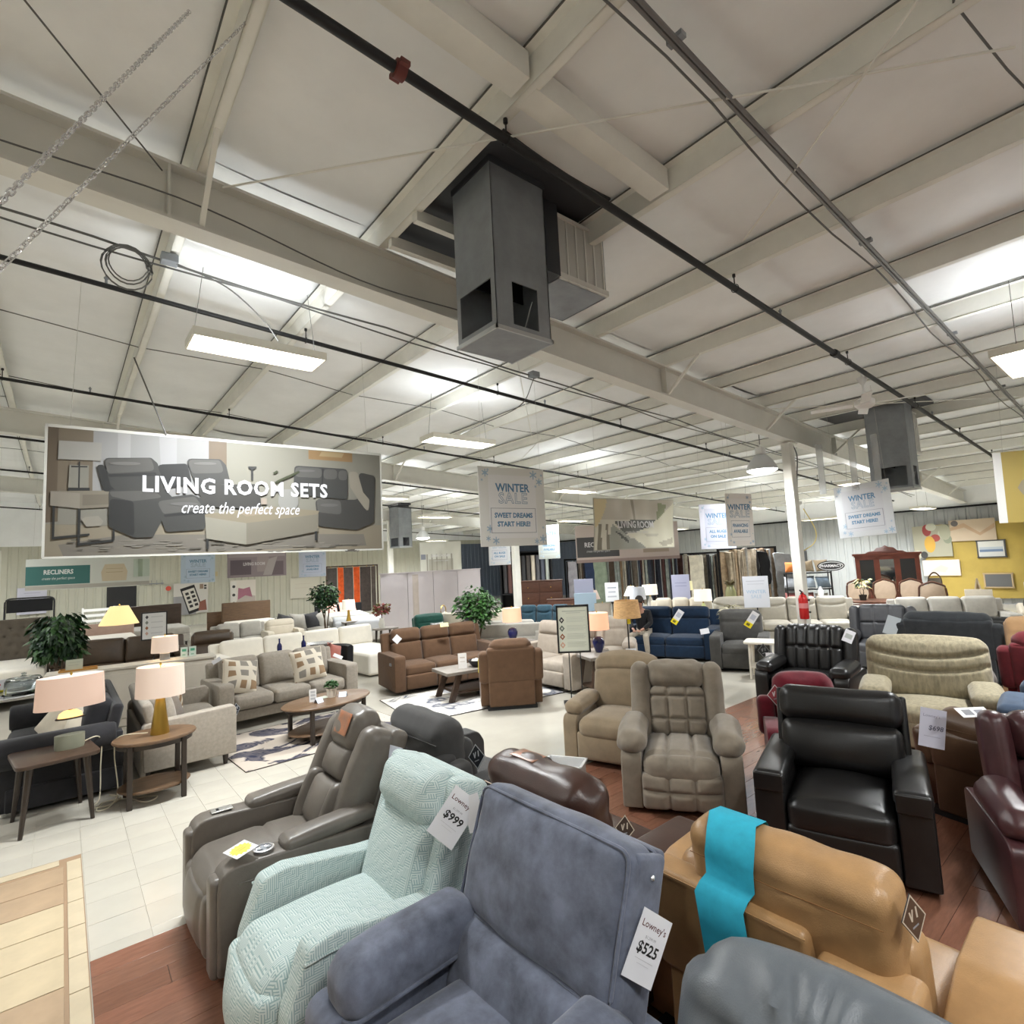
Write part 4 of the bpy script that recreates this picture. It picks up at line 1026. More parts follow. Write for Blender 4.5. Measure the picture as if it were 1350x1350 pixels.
# light grey leather sofas behind the column
sofa('sofa', 'light grey leather three seat sofa with wavy seams behind the column', 13.55, 5.75, -58, L_lgr, 2.35, 1.0, 1.0, 3, 'wave', .22, .62, arm='pillow')
generic('light grey leather recliner left of the three seat sofa', 11.9, 6.55, -60, L_lgr, 1.05, .95, 1.08, 'wave', .2, .62)
sofa('reclining_sofa', 'cream reclining sofa behind the navy loveseat', 11.9, 8.0, -60, F_crm, 1.6, .95, 1.06, 3, 'recline', .18, .62)
sofa('sofa', 'beige low sofa in front of the dining chairs', 14.85, 3.3, -65, F_lin, 2.2, .95, .95, 3, 'cushion', .2, .62)
sofa('sofa', 'pale grey sofa far back beside the dark brown headboard', 3.85, 16.6, 0, F_lin, 1.5, .9, .88, 2, 'cushion', .18, .6)
sofa('sofa', 'grey sofa heaped with cushions far back', 5.8, 17.5, 0, F_lin, 1.9, .95, .85, 2, 'cushion', .2, .6)
generic('cream barrel chair far back left of the heaped grey sofa', 4.75, 16.0, 0, F_crm, .95, .85, .88, 'plain', .16, .62, arm='track', name='armchair')
# dark barrel chair with a pink cushion, ottoman
def barrel(x, y, rz, fab, label, R=.4, H=.74):
    t = thing('barrel_chair', label, 'chair', (x, y, 0), rz)
    V, F = [], []; n = 20
    prof = [(R, .1), (R+.02, H-.03), (R-.02, H), (R-.08, H-.03), (R-.09, .42)]
    for i in range(n+1):
        a = math.radians(-40+260*i/n)
        for r_, z in prof: V.append((r_*math.cos(a), r_*math.sin(a), z))
    k = len(prof)
    for i in range(n):
        for j in range(k-1): F.append((i*k+j, i*k+k+j, i*k+k+j+1, i*k+j+1))
    F.append(tuple(range(k))); F.append(tuple(reversed(range(n*k, n*k+k))))
    part('shell', (np.array(V), F), fab, t)
    part('seat_cushion', tr(lathe([(0, .1), (R-.1, .1), (R-.09, .38), (R-.12, .44), (0, .46)], 24), sc=(1, 1, 1)), fab, t)
    part('plinth', cyl(R*.8, .1, 20), m_foot, t)
    return t
barrel(3.95, 10.35, 20, fabric('black_fabric', (.02, .02, .022), .2), 'black barrel chair with a dusty pink cushion behind the grey sofa')

# cushions on the sofas
def cushion_mat():
    if 'blockprint' in _mats: return _mats['blockprint']
    m = mat('blockprint', (.66, .60, .50), .9, .2, bump=.2, bscale=300); nt = m.node_tree; N, L = nt.nodes, nt.links; b = N['Principled BSDF']
    tc = N.new('ShaderNodeTexCoord'); mp = N.new('ShaderNodeMapping'); mp.inputs['Scale'].default_value = (1, .01, 1); L.new(tc.outputs['Object'], mp.inputs[0])
    vo = N.new('ShaderNodeTexVoronoi'); vo.feature = 'DISTANCE_TO_EDGE'; vo.inputs['Scale'].default_value = 6.5; vo.inputs['Randomness'].default_value = .35; L.new(mp.outputs[0], vo.inputs['Vector'])
    vc = N.new('ShaderNodeTexVoronoi'); vc.inputs['Scale'].default_value = 6.5; vc.inputs['Randomness'].default_value = .35; L.new(mp.outputs[0], vc.inputs['Vector'])
    cr = N.new('ShaderNodeValToRGB'); e = cr.color_ramp; e.interpolation = 'CONSTANT'; e.elements[0].color = (.30, .20, .12, 1); e.elements[1].position = .5; e.elements[1].color = (.26, .24, .21, 1)
    sp = N.new('ShaderNodeSeparateColor'); L.new(vc.outputs['Color'], sp.inputs[0]); L.new(sp.outputs[0], cr.inputs[0])
    gt = N.new('ShaderNodeMath'); gt.operation = 'GREATER_THAN'; gt.inputs[1].default_value = .2; L.new(vo.outputs['Distance'], gt.inputs[0])
    mx = N.new('ShaderNodeMix'); mx.data_type = 'RGBA'; mx.inputs[6].default_value = (.66, .60, .50, 1); L.new(gt.outputs[0], mx.inputs[0]); L.new(cr.outputs[0], mx.inputs[7]); L.new(mx.outputs[2], b.inputs['Base Color'])
    return m
def cushion(label, loc, rz, m, s=.46, lean=18, roll=0, th=.15, grp='loose cushions'):
    def pillow(P, q):
        e = np.maximum(np.abs(q[:, 0]), np.abs(q[:, 2])); P[:, 1] *= (1-.8*e**3)
        k = 1-.07*(1-np.abs(q[:, 2])**2)*np.abs(q[:, 0]); P[:, 0] *= k
        k = 1-.07*(1-np.abs(q[:, 0])**2)*np.abs(q[:, 2]); P[:, 2] *= k
        return P
    o = part('throw_cushion', rb(s, th, s, .02, (0, .03, 0), n=(10, 2, 10), f=pillow), m); tag(o, label, 'cushion', grp)
    o.matrix_world = Matrix.Translation(loc) @ Matrix.Rotation(math.radians(rz), 4, 'Z') @ Matrix.Rotation(math.radians(-lean), 4, 'X') @ Matrix.Rotation(math.radians(roll), 4, 'Y')
    return o
bp_ = cushion_mat()
cushion('block print cushion tilted at the left end of the grey sofa', (2.02, 8.80, .70), 10, bp_, .50, 22, 12)
cushion('block print cushion leaning at the middle right of the grey sofa', (3.02, 8.86, .71), -4, bp_, .50, 20, -6)
cushion('block print cushion in the loveseat behind the gold lamp', (1.1, 8.35, .72), 70, bp_, .46, 20, 20)
cushion('brown cushion in the loveseat beside the gold lamp', (.98, 7.62, .70), 60, fabric('brown_grey_cotton', (.16, .13, .105), .1), .44, 20, -8)
cushion('grey cushion lying in the loveseat', (.93, 7.95, .68), 95, fabric('mid_grey_cotton', (.2, .175, .15), .1), .44, 15, 10)
cushion('cream cushion leaning in the charcoal sofa', (.02, 8.05, .66), -60, F_crm, .5, 30, 25)
cushion('cream cushion in the charcoal sofa behind the ceramic lamp', (.18, 7.65, .64), -70, F_crm, .44, 26, -12)
cushion('dusty pink cushion in the black barrel chair', (3.98, 10.28, .60), 30, fabric('dusty_pink', (.40, .14, .11), .1), .38, 10, 20)
cushion('black and white ball print cushion on the green chair', (7.05, 11.55, .62), 0, mat('ball_print', (.6, .6, .6), .8, noise=.9, nscale=14, col2=(.02, .02, .02)), .36, 12)
for k, (dx, m_) in enumerate(((-.6, F_dgr), (-.2, F_lin), (.25, F_dgr), (.6, F_lin))):
    cushion(('dark grey cushion at the left of the heaped sofa', 'pale grey cushion second on the heaped sofa', 'dark grey cushion third on the heaped sofa', 'pale cushion at the right of the heaped sofa')[k], (5.8+dx, 17.28, .68), 6*k-8, m_, .5, 25, 20-14*k)

# tables
def oval_top(rx, ry, z, th=.03): return tr(lathe([(0, z-th), (.97, z-th), (1.0, z-th*.6), (1.0, z-th*.3), (.98, z), (0, z)], 40), sc=(rx, ry, 1))
def oval_table(name, label, x, y, rz, rx, ry, h, shelf, cat_='table'):
    t = thing(name, label, cat_, (x, y, 0), rz)
    part('tabletop', oval_top(rx, ry, h), m_walnut, t)
    part('apron', tr(lathe([(.86, h-.075), (.9, h-.075), (.9, h-.03), (.86, h-.03)], 40), sc=(rx, ry, 1)), m_leg, t)
    part('shelf', oval_top(rx*.86, ry*.86, shelf, .025), m_walnut, t)
    for sx in (-1, 1):
        for sy in (-1, 1):
            part('leg', rb(.045, .05, h-.03, .006, n=1, c=(sx*rx*.62, sy*ry*.66, (h-.03)/2)), m_leg, t)
    return t
oval_table('coffee_table', 'oval walnut coffee table on the dark marbled rug', 2.78, 7.42, 12, .62, .40, .46, .12)
oval_table('end_table', 'oval walnut end table carrying the gold lamp', .76, 6.72, 0, .36, .30, .61, .15)
def tapered(name, label, x, y, rz, w, d, h, splay, top, legm, shelf=None, tin=.04, rnd_=.08):
    t = thing(name, label, 'table', (x, y, 0), rz)
    pr = fillet([(-w/2, -d/2), (w/2, -d/2), (w/2, d/2), (-w/2, d/2)], rnd_, 5)
    g = prism(pr, h-.035, h, .008, 2); v = g[0][:, [1, 2, 0]]
    part('tabletop', (v, g[1]), top, t)
    for sx in (-1, 1):
        for sy in (-1, 1):
            a = (sx*(w/2-.1), sy*(d/2-.08), h-.035); b = (sx*(w/2-.1+splay), sy*(d/2-.08+splay*.5), 0)
            part('leg', tube([a, b], .027, 8, taper=[1.15, .6]), legm, t)
    if shelf:
        part('shelf', box(w*.75, d*.8, .025, (0, 0, shelf)), legm, t, smooth=0)
    return t
tapered('end_table', 'dark wood end table with splayed tapered legs under the ceramic lamp', -.02, 6.82, 8, .60, .66, .61, .05, m_darkwood, m_leg)
ct = thing('coffee_table', 'grey wood coffee table with slanted brown legs in front of the brown sofa', 'table', (5.32, 7.66, 0), -8)
part('tabletop', rb(1.2, .62, .05, .008, n=1, c=(0, 0, .445)), m_greywood, ct)
for sx in (-1, 1):
    for sy in (-1, 1): part('leg', bar((sx*.36, sy*.24, .42), (sx*.52, sy*.26, 0), .05, .09), m_darkwood, ct, smooth=0)
part('shelf', box(.85, .5, .03, (0, 0, .13)), m_darkwood, ct, smooth=0)
et = thing('end_table', 'grey wood end table with slanted legs beside the easel sign', 'table', (6.72, 6.1, 0), -20)
part('tabletop', rb(.62, .62, .05, .008, n=1, c=(0, 0, .595)), m_greywood, et)
for sx in (-1, 1):
    for sy in (-1, 1): part('leg', bar((sx*.17, sy*.22, .57), (sx*.27, sy*.25, 0), .05, .08), m_darkwood, et, smooth=0)
part('shelf', box(.45, .45, .03, (0, 0, .13)), m_darkwood, et, smooth=0)
et2 = copy_tree(et, (6.95, 8.5, 0), -10, 'grey wood end table carrying the blue lamp behind the lone brown recliner')
# rugs
def rug(label, x0, y0, x1, y1, rz, cols, name='area_rug', sc=2.2, th=.008):
    m = mat('rug_%s' % label[:12], cols[0], .95, .1); nt = m.node_tree; N, L = nt.nodes, nt.links; b = N['Principled BSDF']
    tc = N.new('ShaderNodeTexCoord'); n1 = N.new('ShaderNodeTexNoise'); n1.inputs['Scale'].default_value = sc; n1.inputs['Detail'].default_value = 9; n1.inputs['Distortion'].default_value = 1.6; L.new(tc.outputs['Object'], n1.inputs['Vector'])
    cr = N.new('ShaderNodeValToRGB'); e = cr.color_ramp
    e.elements[0].position = .33; e.elements[0].color = (*cols[0], 1); e.elements[1].position = .54; e.elements[1].color = (*cols[2], 1)
    k = e.elements.new(.41); k.color = (*cols[1], 1); k = e.elements.new(.45); k.color = (*cols[0], 1); k = e.elements.new(.49); k.color = (*cols[2], 1)
    L.new(n1.outputs['Fac'], cr.inputs[0]); L.new(cr.outputs[0], b.inputs['Base Color'])
    cx, cy = (x0+x1)/2, (y0+y1)/2
    t = thing(name, label, 'rug', (cx, cy, 0), rz)
    part('pile', rb(x1-x0, y1-y0, th, .003, n=2, c=(0, 0, th/2), m=1), m, t)
    w_, d_ = (x1-x0)/2, (y1-y0)/2
    part('binding', tube([(-w_, -d_, th*.6), (w_, -d_, th*.6), (w_, d_, th*.6), (-w_, d_, th*.6)], .006, 5, closed=True), m_leg, t)
    return t
rug('dark navy and cream marbled rug under the oval coffee table', 1.56, 6.78, 3.75, 8.42, 3, ((.03, .033, .06), (.12, .11, .12), (.48, .42, .36)), sc=1.6)
rug('pale grey and white abstract rug under the grey coffee table', 3.95, 6.7, 7.2, 8.35, -8, ((.50, .48, .45), (.10, .11, .15), (.70, .67, .62)), sc=1.5)

# lamps
m_shadeE = mat('lit_linen_shade', (.58, .48, .42), .8, emit=.16, ecol=(1, .72, .55))
m_shadeIn = mat('lit_shade_inside', (.85, .75, .6), .8, emit=2.2, ecol=(1, .74, .42))
m_shadeW = mat('white_linen_shade', (.75, .72, .66), .85)
m_shadeY = mat('cream_shade', (.78, .70, .46), .85)
m_bulb = mat('lit_bulb', (1, .9, .7), .4, emit=18, ecol=(1, .78, .45))
m_brass = mat('brass', (.52, .33, .07), .3, metal=.9)
m_blueg = mat('cobalt_glaze', (.008, .012, .09), .12, coat=.5)
m_cer = [mat('white_glaze', (.62, .6, .55), .3), mat('sage_glaze', (.28, .29, .22), .35), mat('lit_glass', (.8, .5, .2), .3, emit=1.2, ecol=(1, .6, .2))]
def table_lamp(label, x, y, z, rz, base, shade, lit=True, harp=True, cat_='lamp', smat=None, grp=None, seam=True, power=4, inner=None):
    """base: list of (profile, material, part name, (sx, sy)); shade: (r_bottom, r_top, h, z, sx, sy)"""
    t = thing('table_lamp', label, cat_, (x, y, z), rz, grp)
    for pr, m, nm, (sx, sy) in base: part(nm, tr(lathe(pr, 28), sc=(sx, sy, 1)), m, t)
    r0, r1, h, sz, sx, sy = shade
    sm = smat or (m_shadeE if lit else m_shadeW)
    part('lamp_shade', tr(lathe([(r0, 0), (r1, h)], 40), (0, 0, sz), sc=(sx, sy, 1)), sm, t).data.polygons
    s = t.children[-1]; s.data.transform(Matrix.Identity(4))
    sh_ = tr(lathe([(r0, 0), (r1, h), (r1-.004, h), (r0-.004, 0), (r0, 0)], 40), (0, 0, sz), sc=(sx, sy, 1)); sh_ = (sh_[0], [f for f in sh_[1] if len(f) == 4])
    me = mesh('lamp_shade', sh_, sm); s.data = me
    if seam: part('seam', tube([(r0*sx*.92, -r0*sy*.40, sz), (r1*sx*.92, -r1*sy*.40, sz+h)], .002, 4), m_shadeW, s)
    part('socket', cyl(.018, sz+h*.45-base[-1][0][-1][1], 10, (0, 0, base[-1][0][-1][1])), m_brass, t)
    part('finial', cat(cyl(.004, .05, 6, (0, 0, sz+h*.85)), lathe([(0, 0), (.012, .01), (.008, .03), (0, .035)], 10, (0, 0, sz+h*.9+.03))), m_brass, t)
    part('spider', cat(bar((-r1*sx*.99, 0, sz+h*.92), (r1*sx*.99, 0, sz+h*.92), .004), bar((0, -r1*sy*.99, sz+h*.92), (0, r1*sy*.99, sz+h*.92), .004)), m_brass, t)
    if lit:
        part('bulb', lathe([(0, .0), (.02, .0), (.032, .05), (.03, .08), (0, .1)], 12, (0, 0, sz+h*.42)), m_bulb, t)
        l = bpy.data.lights.new('lamp_bulb', 'POINT'); l.energy = power; l.color = (1, .72, .42); l.shadow_soft_size = .04
        o = bpy.data.objects.new('lamp_bulb', l); C.objects.link(o); o.location = (x, y, z+sz+h*.62)
    return t
# ceramic banded lamp with lit glass, on the splayed end table
bl = [([(0, 0), (.11, 0), (.115, .02), (.115, .13)], m_cer[1], 'base', (1, .55)), ([(0, .13), (.1148, .13), (.112, .275), (0, .275)], mat('white_lamp_band', (.60, .58, .53), .4), 'upper_band', (1, .55)),
      ([(.112, .275), (.115, .28), (.112, .287), (0, .287)], m_leg, 'rim', (1, .55)), ([(.0, .287), (.095, .29), (.085, .325), (.05, .35), (0, .355)], m_cer[2], 'lit_glass', (1, .55))]
table_lamp('ceramic lamp with a lit wide pale shade on the splayed end table', .09, 6.84, .61, 5, bl, (.27, .255, .29, .385, 1, .55))
bl = [([(0, 0), (.085, 0), (.085, .008), (.055, .22), (.035, .40), (.03, .41), (0, .41)], m_brass, 'base', (1, 1))]
table_lamp('gold cone lamp with a lit pale shade on the oval end table', .80, 6.72, .61, -20, bl, (.22, .21, .30, .37, 1, .75))
for (x, y, z, lb) in ((6.88, 8.47, .62, 'cobalt blue lamp with lit peach shade behind the lone brown recliner'), (6.82, 6.18, .62, 'cobalt blue lamp with lit peach shade half hidden by the easel sign')):
    bl = [([(0, 0), (.05, 0), (.06, .02), (.095, .12), (.1, .18), (.075, .235), (.04, .255), (0, .26)], m_blueg, 'base', (1, 1)), ([(0, .255), (.03, .255), (.03, .35), (0, .36)], m_cer[0], 'neck', (1, 1))]
    table_lamp(lb, x, y, z, 0, bl, (.19, .18, .27, .37, 1, 1), smat=mat('lit_peach_shade', (.64, .44, .34), .8, emit=.42, ecol=(1, .55, .36)), power=3)
# ================================================================== small things of the middle distance
m_leaf = [mat('dark_green_leaf', (.012, .035, .014), .5), mat('mid_green_leaf', (.03, .085, .02), .5), mat('bright_green_leaf', (.05, .15, .03), .5)]
m_bark = mat('brown_bark', (.09, .06, .035), .8)
m_pot = mat('dark_pot', (.03, .028, .025), .6)
def leaf(L, w):
    return np.array([(0, 0, 0), (L*.45, w, .02*L), (L, 0, -.12*L), (L*.45, -w, .02*L), (L*.45, 0, .05*L)]), [(0, 3, 4), (3, 2, 4), (2, 1, 4), (1, 0, 4)]
def tree(label, x, y, h, R, cz, n, lm, L=.11, w=.03, name='potted_tree', seed=1, trunk=3, pot=.16, squash=1.0, flow=None, z=0, droop=.0):
    t = thing(name, label, 'plant', (x, y, z)); r = random.Random(seed)
    part('pot', lathe([(0, 0), (pot*.75, 0), (pot, pot*1.5), (pot*.93, pot*1.5), (pot*.9, pot*1.35), (0, pot*1.35)], 20), m_pot, t)
    for k in range(trunk):
        a = 2*PI*k/trunk
        part('trunk', tube(bez((.03*math.cos(a), .03*math.sin(a), pot*1.2), (.05*math.cos(a+2), .05*math.sin(a+2), h*.35), (.12*R/.4*math.cos(a+1), .12*R/.4*math.sin(a+1), h*.62), (.5*R*math.cos(a), .5*R*math.sin(a), h*.85)), .016*R/.4, 6), m_bark, t)
    gs = {0: [], 1: []}
    for i in range(n):
        u, v, q = r.random(), r.random(), r.random()
        th, ph = 2*PI*u, math.acos(2*v-1); rr = R*(.45+.6*q**.6)*(.8+.35*math.sin(th*3+seed)*math.sin(ph*2+seed))
        p = (rr*math.sin(ph)*math.cos(th), rr*math.sin(ph)*math.sin(th), cz+rr*math.cos(ph)*squash)
        g = leaf(L*r.uniform(.7, 1.25), w*r.uniform(.8, 1.2))
        gs[i % 2].append(tr(g, p, (r.uniform(-40, 40), r.uniform(-10, 50)+droop, math.degrees(th)+r.uniform(-50, 50))))
    for k in (0, 1):
        f = part('foliage', cat(*gs[k]), lm[k], t, smooth=0); f['kind'] = 'stuff'
    return t
tree('dark green bushy potted tree in front of the tufted headboard', -.02, 13.3, 1.66, .41, 1.22, 1500, (m_leaf[0], m_leaf[1]), .17, .04, seed=3, squash=1.1, droop=25)
tree('round topped potted tree in front of the rug display', 5.95, 15.9, 1.9, .42, 1.45, 1300, (m_leaf[0], m_leaf[1]), .1, .035, seed=5, squash=1.05)
tree('bright green leafy tree behind the brown reclining sofa', 6.78, 9.52, 1.72, .46, 1.25, 1500, (m_leaf[1], m_leaf[2]), .1, .035, seed=8, squash=1.0)

# left: white console with its lamps, tray, cards
con = thing('console_table', 'long white console behind the charcoal sofa and loveseat', 'console', (.92, 10.45, 0), -4)
part('cabinet_body', rb(2.1, .4, .84, .01, n=1, c=(0, 0, .42)), mat('antique_white', (.66, .61, .53), .5, noise=.06, nscale=3), con)
part('worktop', rb(2.16, .44, .04, .008, n=1, c=(0, 0, .86)), mat('antique_white', (.66, .61, .53)), con)
for k in range(4): part('door', rb(.48, .015, .66, .006, n=1, c=(-.78+.52*k, -.205, .45)), mat('antique_white', (.66, .61, .53)), con)
T0 = .88
bl = [([(0, 0), (.12, 0), (.115, .02), (.05, .05), (.035, .09), (.055, .14), (.03, .19), (.045, .24), (.05, .38), (.03, .45), (.042, .49), (.02, .56), (.018, .62), (0, .63)], mat('bronze_black', (.02, .017, .014), .35), 'turned_base', (1, 1))]
table_lamp('black turned lamp with a tall cream bell shade on the white console', .70, 10.5, T0, 0, bl, (.26, .12, .28, .62, 1, 1), lit=False, smat=mat('glowing_cream_shade', (.80, .72, .48), .8, emit=.25, ecol=(1, .85, .5)), seam=False)
table_lamp('pale linen shaded lamp standing behind the gold lamp', 1.30, 10.45, T0, 0, [([(0, 0), (.07, 0), (.07, .1), (.03, .14), (0, .14)], m_galv, 'base', (1, 1))], (.19, .18, .25, .12, 1, .8), smat=mat('dim_lit_shade', (.72, .64, .6), .8, emit=.25, ecol=(1, .7, .5)), power=3)
solo('wooden_tray', cat(box(.44, .2, .012, (0, 0, .006)), box(.44, .012, .03, (0, -.1, .015)), box(.44, .012, .03, (0, .1, .015)), box(.012, .2, .03, (-.22, 0, .015)), box(.012, .2, .03, (.22, 0, .015))), mat('orange_oak', (.5, .26, .07), .4), 'orange oak tray on the left end of the white console', 'tray', (.22, 10.5, T0), -4, smooth=0)
card('notice_card', 'pale green card standing in the oak tray on the white console', 'card', .2, .15, (.17, 10.5, T0+.09), (-.1, -1, .15), [(rect(-.07, .03, .06, .037), (.45, .5, .42)), (rect(-.07, -.01, .05, -.003), (.45, .5, .42))], 0, (.58, .62, .52))
for k, (dx, lb) in enumerate(((1.56, 'white price card with green print on the right end of the console'), (1.68, 'second small white card with green print beside the first on the console'))):
    card('notice_card', lb, 'card', .1, .16, (dx, 10.4, T0+.085), (-.2, -1, .2), [(rect(-.03, .01, .03, .05), (.1, .4, .25)), (rect(-.025, -.05, .02, -.035), (.2, .45, .3))], 0, (.62, .72, .66))
# left corner: glass side table, glass dome, tufted bed
m_glass = mat('clear_glass', (.9, .95, .95), .02, .5, trans=1.0)
gt_ = thing('glass_table', 'round metal framed glass table at the left edge', 'table', (-.52, 9.95, 0))
part('tabletop', cyl(.42, .015, 32, (0, 0, .74)), mat('smoked_glass', (.22, .22, .23), .08, .6), gt_)
part('rim', tube([(.42*math.cos(a), .42*math.sin(a), .748) for a in np.linspace(0, 2*PI, 33)[:-1]], .012, 6, closed=True), m_chrome, gt_)
for k in range(3): part('leg', tube([(.38*math.cos(2.1*k), .38*math.sin(2.1*k), .74), (.3*math.cos(2.1*k), .3*math.sin(2.1*k), 0)], .014, 8), m_chrome, gt_)
cl = thing('glass_dome', 'clear glass cake dome on the metal framed table', 'glassware', (-.36, 9.85, .755))
part('dome', lathe([(.19, 0), (.195, .02), (.195, .17), (.17, .205), (.05, .22), (.02, .235), (.03, .26), (0, .27), (0, .262), (.02, .25), (.012, .23), (.16, .2), (.187, .17), (.187, .0)], 32), m_glass, cl)
part('base_plate', lathe([(0, 0), (.21, 0), (.215, .012), (0, .012)], 32, (0, 0, -.012)), mat('mahogany', (.1, .03, .02), .3), cl)
card('notice_card', 'white card with red line standing on the glass table', 'card', .2, .14, (-.58, 10.15, .86), (.1, -1, .2), [(rect(-.08, -.01, -.02, .012), (.6, .08, .08))], 0, (.72, .72, .74))
solo('yellow_clip', rb(.09, .06, .05, .015, n=2), mat('yellow_plastic', (.75, .65, .02), .4), 'small yellow plastic clip on the glass table', 'clip', (-.62, 10.22, .78))
# lamp cords on the floor
solo('lamp_cord', tube(bez((.15, 6.9, .62), (.33, 7.1, .60), (.34, 7.08, .3), (.33, 7.0, .03), (.25, 6.85, .012), (.4, 6.8, .012), (.5, 6.95, .012), (.42, 7.1, .012)), .006, 6), mat('ivory_cord', (.6, .55, .42), .5), 'ivory cord dropping from the ceramic lamp to the floor', 'cord')
solo('lamp_cord', tube(bez((.7, 6.75, .63), (.47, 6.85, .62), (.44, 6.9, .45), (.47, 6.86, .1), (.40, 6.75, .012), (.3, 6.72, .012), (.36, 6.92, .012), (.55, 6.85, .012), (.68, 6.6, .012), (.78, 6.7, .012), (.62, 6.8, .012)), .006, 6), mat('ivory_cord', (.6, .55, .42)), 'ivory cord trailing from the gold lamp under the oval end table', 'cord')
# on the oval coffee table
pp = thing('potted_herb', 'small green herb in a white pot on the oval coffee table', 'plant', (2.86, 7.48, .46))
part('pot', lathe([(0, 0), (.055, 0), (.068, .1), (.073, .1), (.073, .115), (.06, .115), (.058, .1), (0, .1)], 20), mat('cream_pot', (.62, .56, .48), .6), pp)
r_ = random.Random(4)
f = part('foliage', cat(*[tr(leaf(.045, .018), (.07*math.cos(a)*q, .07*math.sin(a)*q, .12+.075*math.sqrt(max(0, 1-q*q))*r_.uniform(.6, 1.1)), (r_.uniform(-40, 40), r_.uniform(-40, 20), math.degrees(a))) for a, q in [(r_.random()*7, r_.random()) for _ in range(260)]]), m_leaf[1], pp, smooth=0); f['kind'] = 'stuff'
card('notice_card', 'upright printed card on the oval coffee table', 'card', .09, .16, (2.58, 7.40, .54), (-.2, -1, .15), [(rect(-.03, .03, .03, .06), (.4, .4, .4)), (rect(-.03, -.01, .03, .02), (.4, .4, .4)), (rect(-.03, -.05, .03, -.025), (.4, .4, .4))], 0, (.66, .64, .62))
def tent(label, x, y, z, rz, s=.1):
    o = solo('tent_card', cat(bar((0, -.04, 0), (0, 0, .06), s, .002), bar((0, .04, 0), (0, 0, .06), s, .002)), mat('blue_white_card', (.58, .62, .72), .5), label, 'card', (x, y, z), rz, smooth=0); return o
tent('blue white folded card leaning beside the upright card on the oval table', 2.62, 7.30, .46, 20)
tent('white folded card right of the potted herb on the oval table', 2.98, 7.38, .46, -35)
solo('brochure', box(.22, .12, .006), mat('pale_mint_paper', (.62, .68, .6), .6), 'pale mint brochure lying behind the cards on the oval table', 'brochure', (2.72, 7.52, .463), 10, smooth=0)
diamond('black diamond tag on the front corner of the grey loveseat arm', (1.615, 7.2, .60), (.5, -.85, .1), .07, 0)
card('price_tag', 'small white tag on the left end of the grey sofa back', 'tag', .12, .06, (1.78, 9.12, .93), (-.3, -.9, .3), None, -30)
card('price_tag', 'white tag hanging over the right arm of the grey sofa', 'tag', .16, .06, (3.58, 9.05, .74), (-.3, -.8, .6), None, 30)
# on the grey coffee table
card('notice_card', 'white printed card standing on the grey coffee table', 'card', .14, .24, (5.1, 7.62, .59), (-.5, -.9, .1), [(rect(-.04, .04, .04, .06), (.5, .45, .4)), (rect(-.04, -.02, .04, -.01), (.5, .45, .4))], 0, (.72, .7, .68))
bw = thing('bowl', 'black bowl with white balls on the grey coffee table', 'bowl', (5.35, 7.55, .47), 0)
part('bowl_body', lathe([(0, 0), (.08, 0), (.15, .08), (.155, .11), (.145, .11), (.08, .02), (0, .015)], 24), m_iron, bw)
for k in range(5): solo('decor_ball', tr(lathe([(0, -.045), (.032, -.032), (.045, 0), (.032, .032), (0, .045)], 12), (5.35+.06*math.cos(k*1.25), 7.55+.06*math.sin(k*1.25), .47+.085)), m_cer[0], 'white ball in the black bowl', 'ball', group='balls in the black bowl')
card('price_tag', 'yellow tag on the left side of the lone brown recliner', 'tag', .1, .2, (4.93, 6.86, .62), (-.6, -.75, 0), None, 0, (.72, .62, .02))
card('price_tag', 'white diamond shaped tag on the left corner of the brown sofa', 'tag', .12, .12, (4.50, 8.72, .93), (-.4, -.9, .2), None, 45)
card('price_tag', 'small yellow card on top of the brown reclining sofa', 'tag', .16, .08, (5.6, 8.93, 1.045), (-.3, -.9, .5), None, 0, (.66, .62, .30))
# easel sign
es = thing('easel_sign', 'black framed sign with four diamond emblems on a floor stand', 'sign', (6.05, 5.98, 0), -42)
part('base_plate', box(.4, .26, .012, (0, 0, .006)), m_iron, es, smooth=0)
for k in (-1, 1): part('post', cyl(.008, .76, 8, (k*.085, 0, .01)), m_iron, es)
part('frame', cat(box2((-.25, -.02, .74), (-.225, .012, 1.46)), box2((.225, -.02, .74), (.25, .012, 1.46)), box2((-.25, -.02, 1.43), (.25, .012, 1.46)), box2((-.25, -.02, .74), (.25, .012, .765)), box2((-.24, .0, .75), (.24, .012, 1.45))), m_iron, es, smooth=0)
part('poster', box2((-.225, -.008, .765), (.225, -.004, 1.43)), mat('poster_paper', (.66, .68, .58), .5), es, smooth=0)
sh_ = [(rect(-.16, 1.36, .2, 1.375), (.45, .48, .42)), (rect(-.1, 1.335, .12, 1.345), (.5, .52, .46))]
for k, c_ in enumerate(((.03, .03, .035), (.12, .15, .12), (.28, .10, .04), (.60, .36, .26))):
    z = 1.235-.125*k
    sh_ += [([(-.17, z-.05), (-.13, z), (-.17, z+.05), (-.21, z)], c_), ([(-.17, z-.022), (-.152, z), (-.17, z+.022), (-.188, z)], (.6, .6, .55))]
    for q in range(4): sh_.append((rect(-.1, z+.035-.022*q, .19-.03*(q % 2), z+.041-.022*q), (.5, .52, .46)))
a = art('print', sh_, es); a.location = (0, -.0085, 0)
card('notice_card', 'white framed notice in front of the bright green tree', 'sign', .24, .34, (6.55, 9.45, .93), (-.4, -.9, .1), [(rect(-.1, .08, .1, .13), (.2, .24, .36)), (rect(-.09, -.1, .09, .05), (.52, .56, .64))], 0, (.68, .7, .72), .01)
part('stand', cyl(.012, .78, 8), m_iron).location = (6.55, 9.46, 0)
tag(bpy.data.objects['stand'], 'thin black stand under the framed notice by the bright green tree', 'stand')
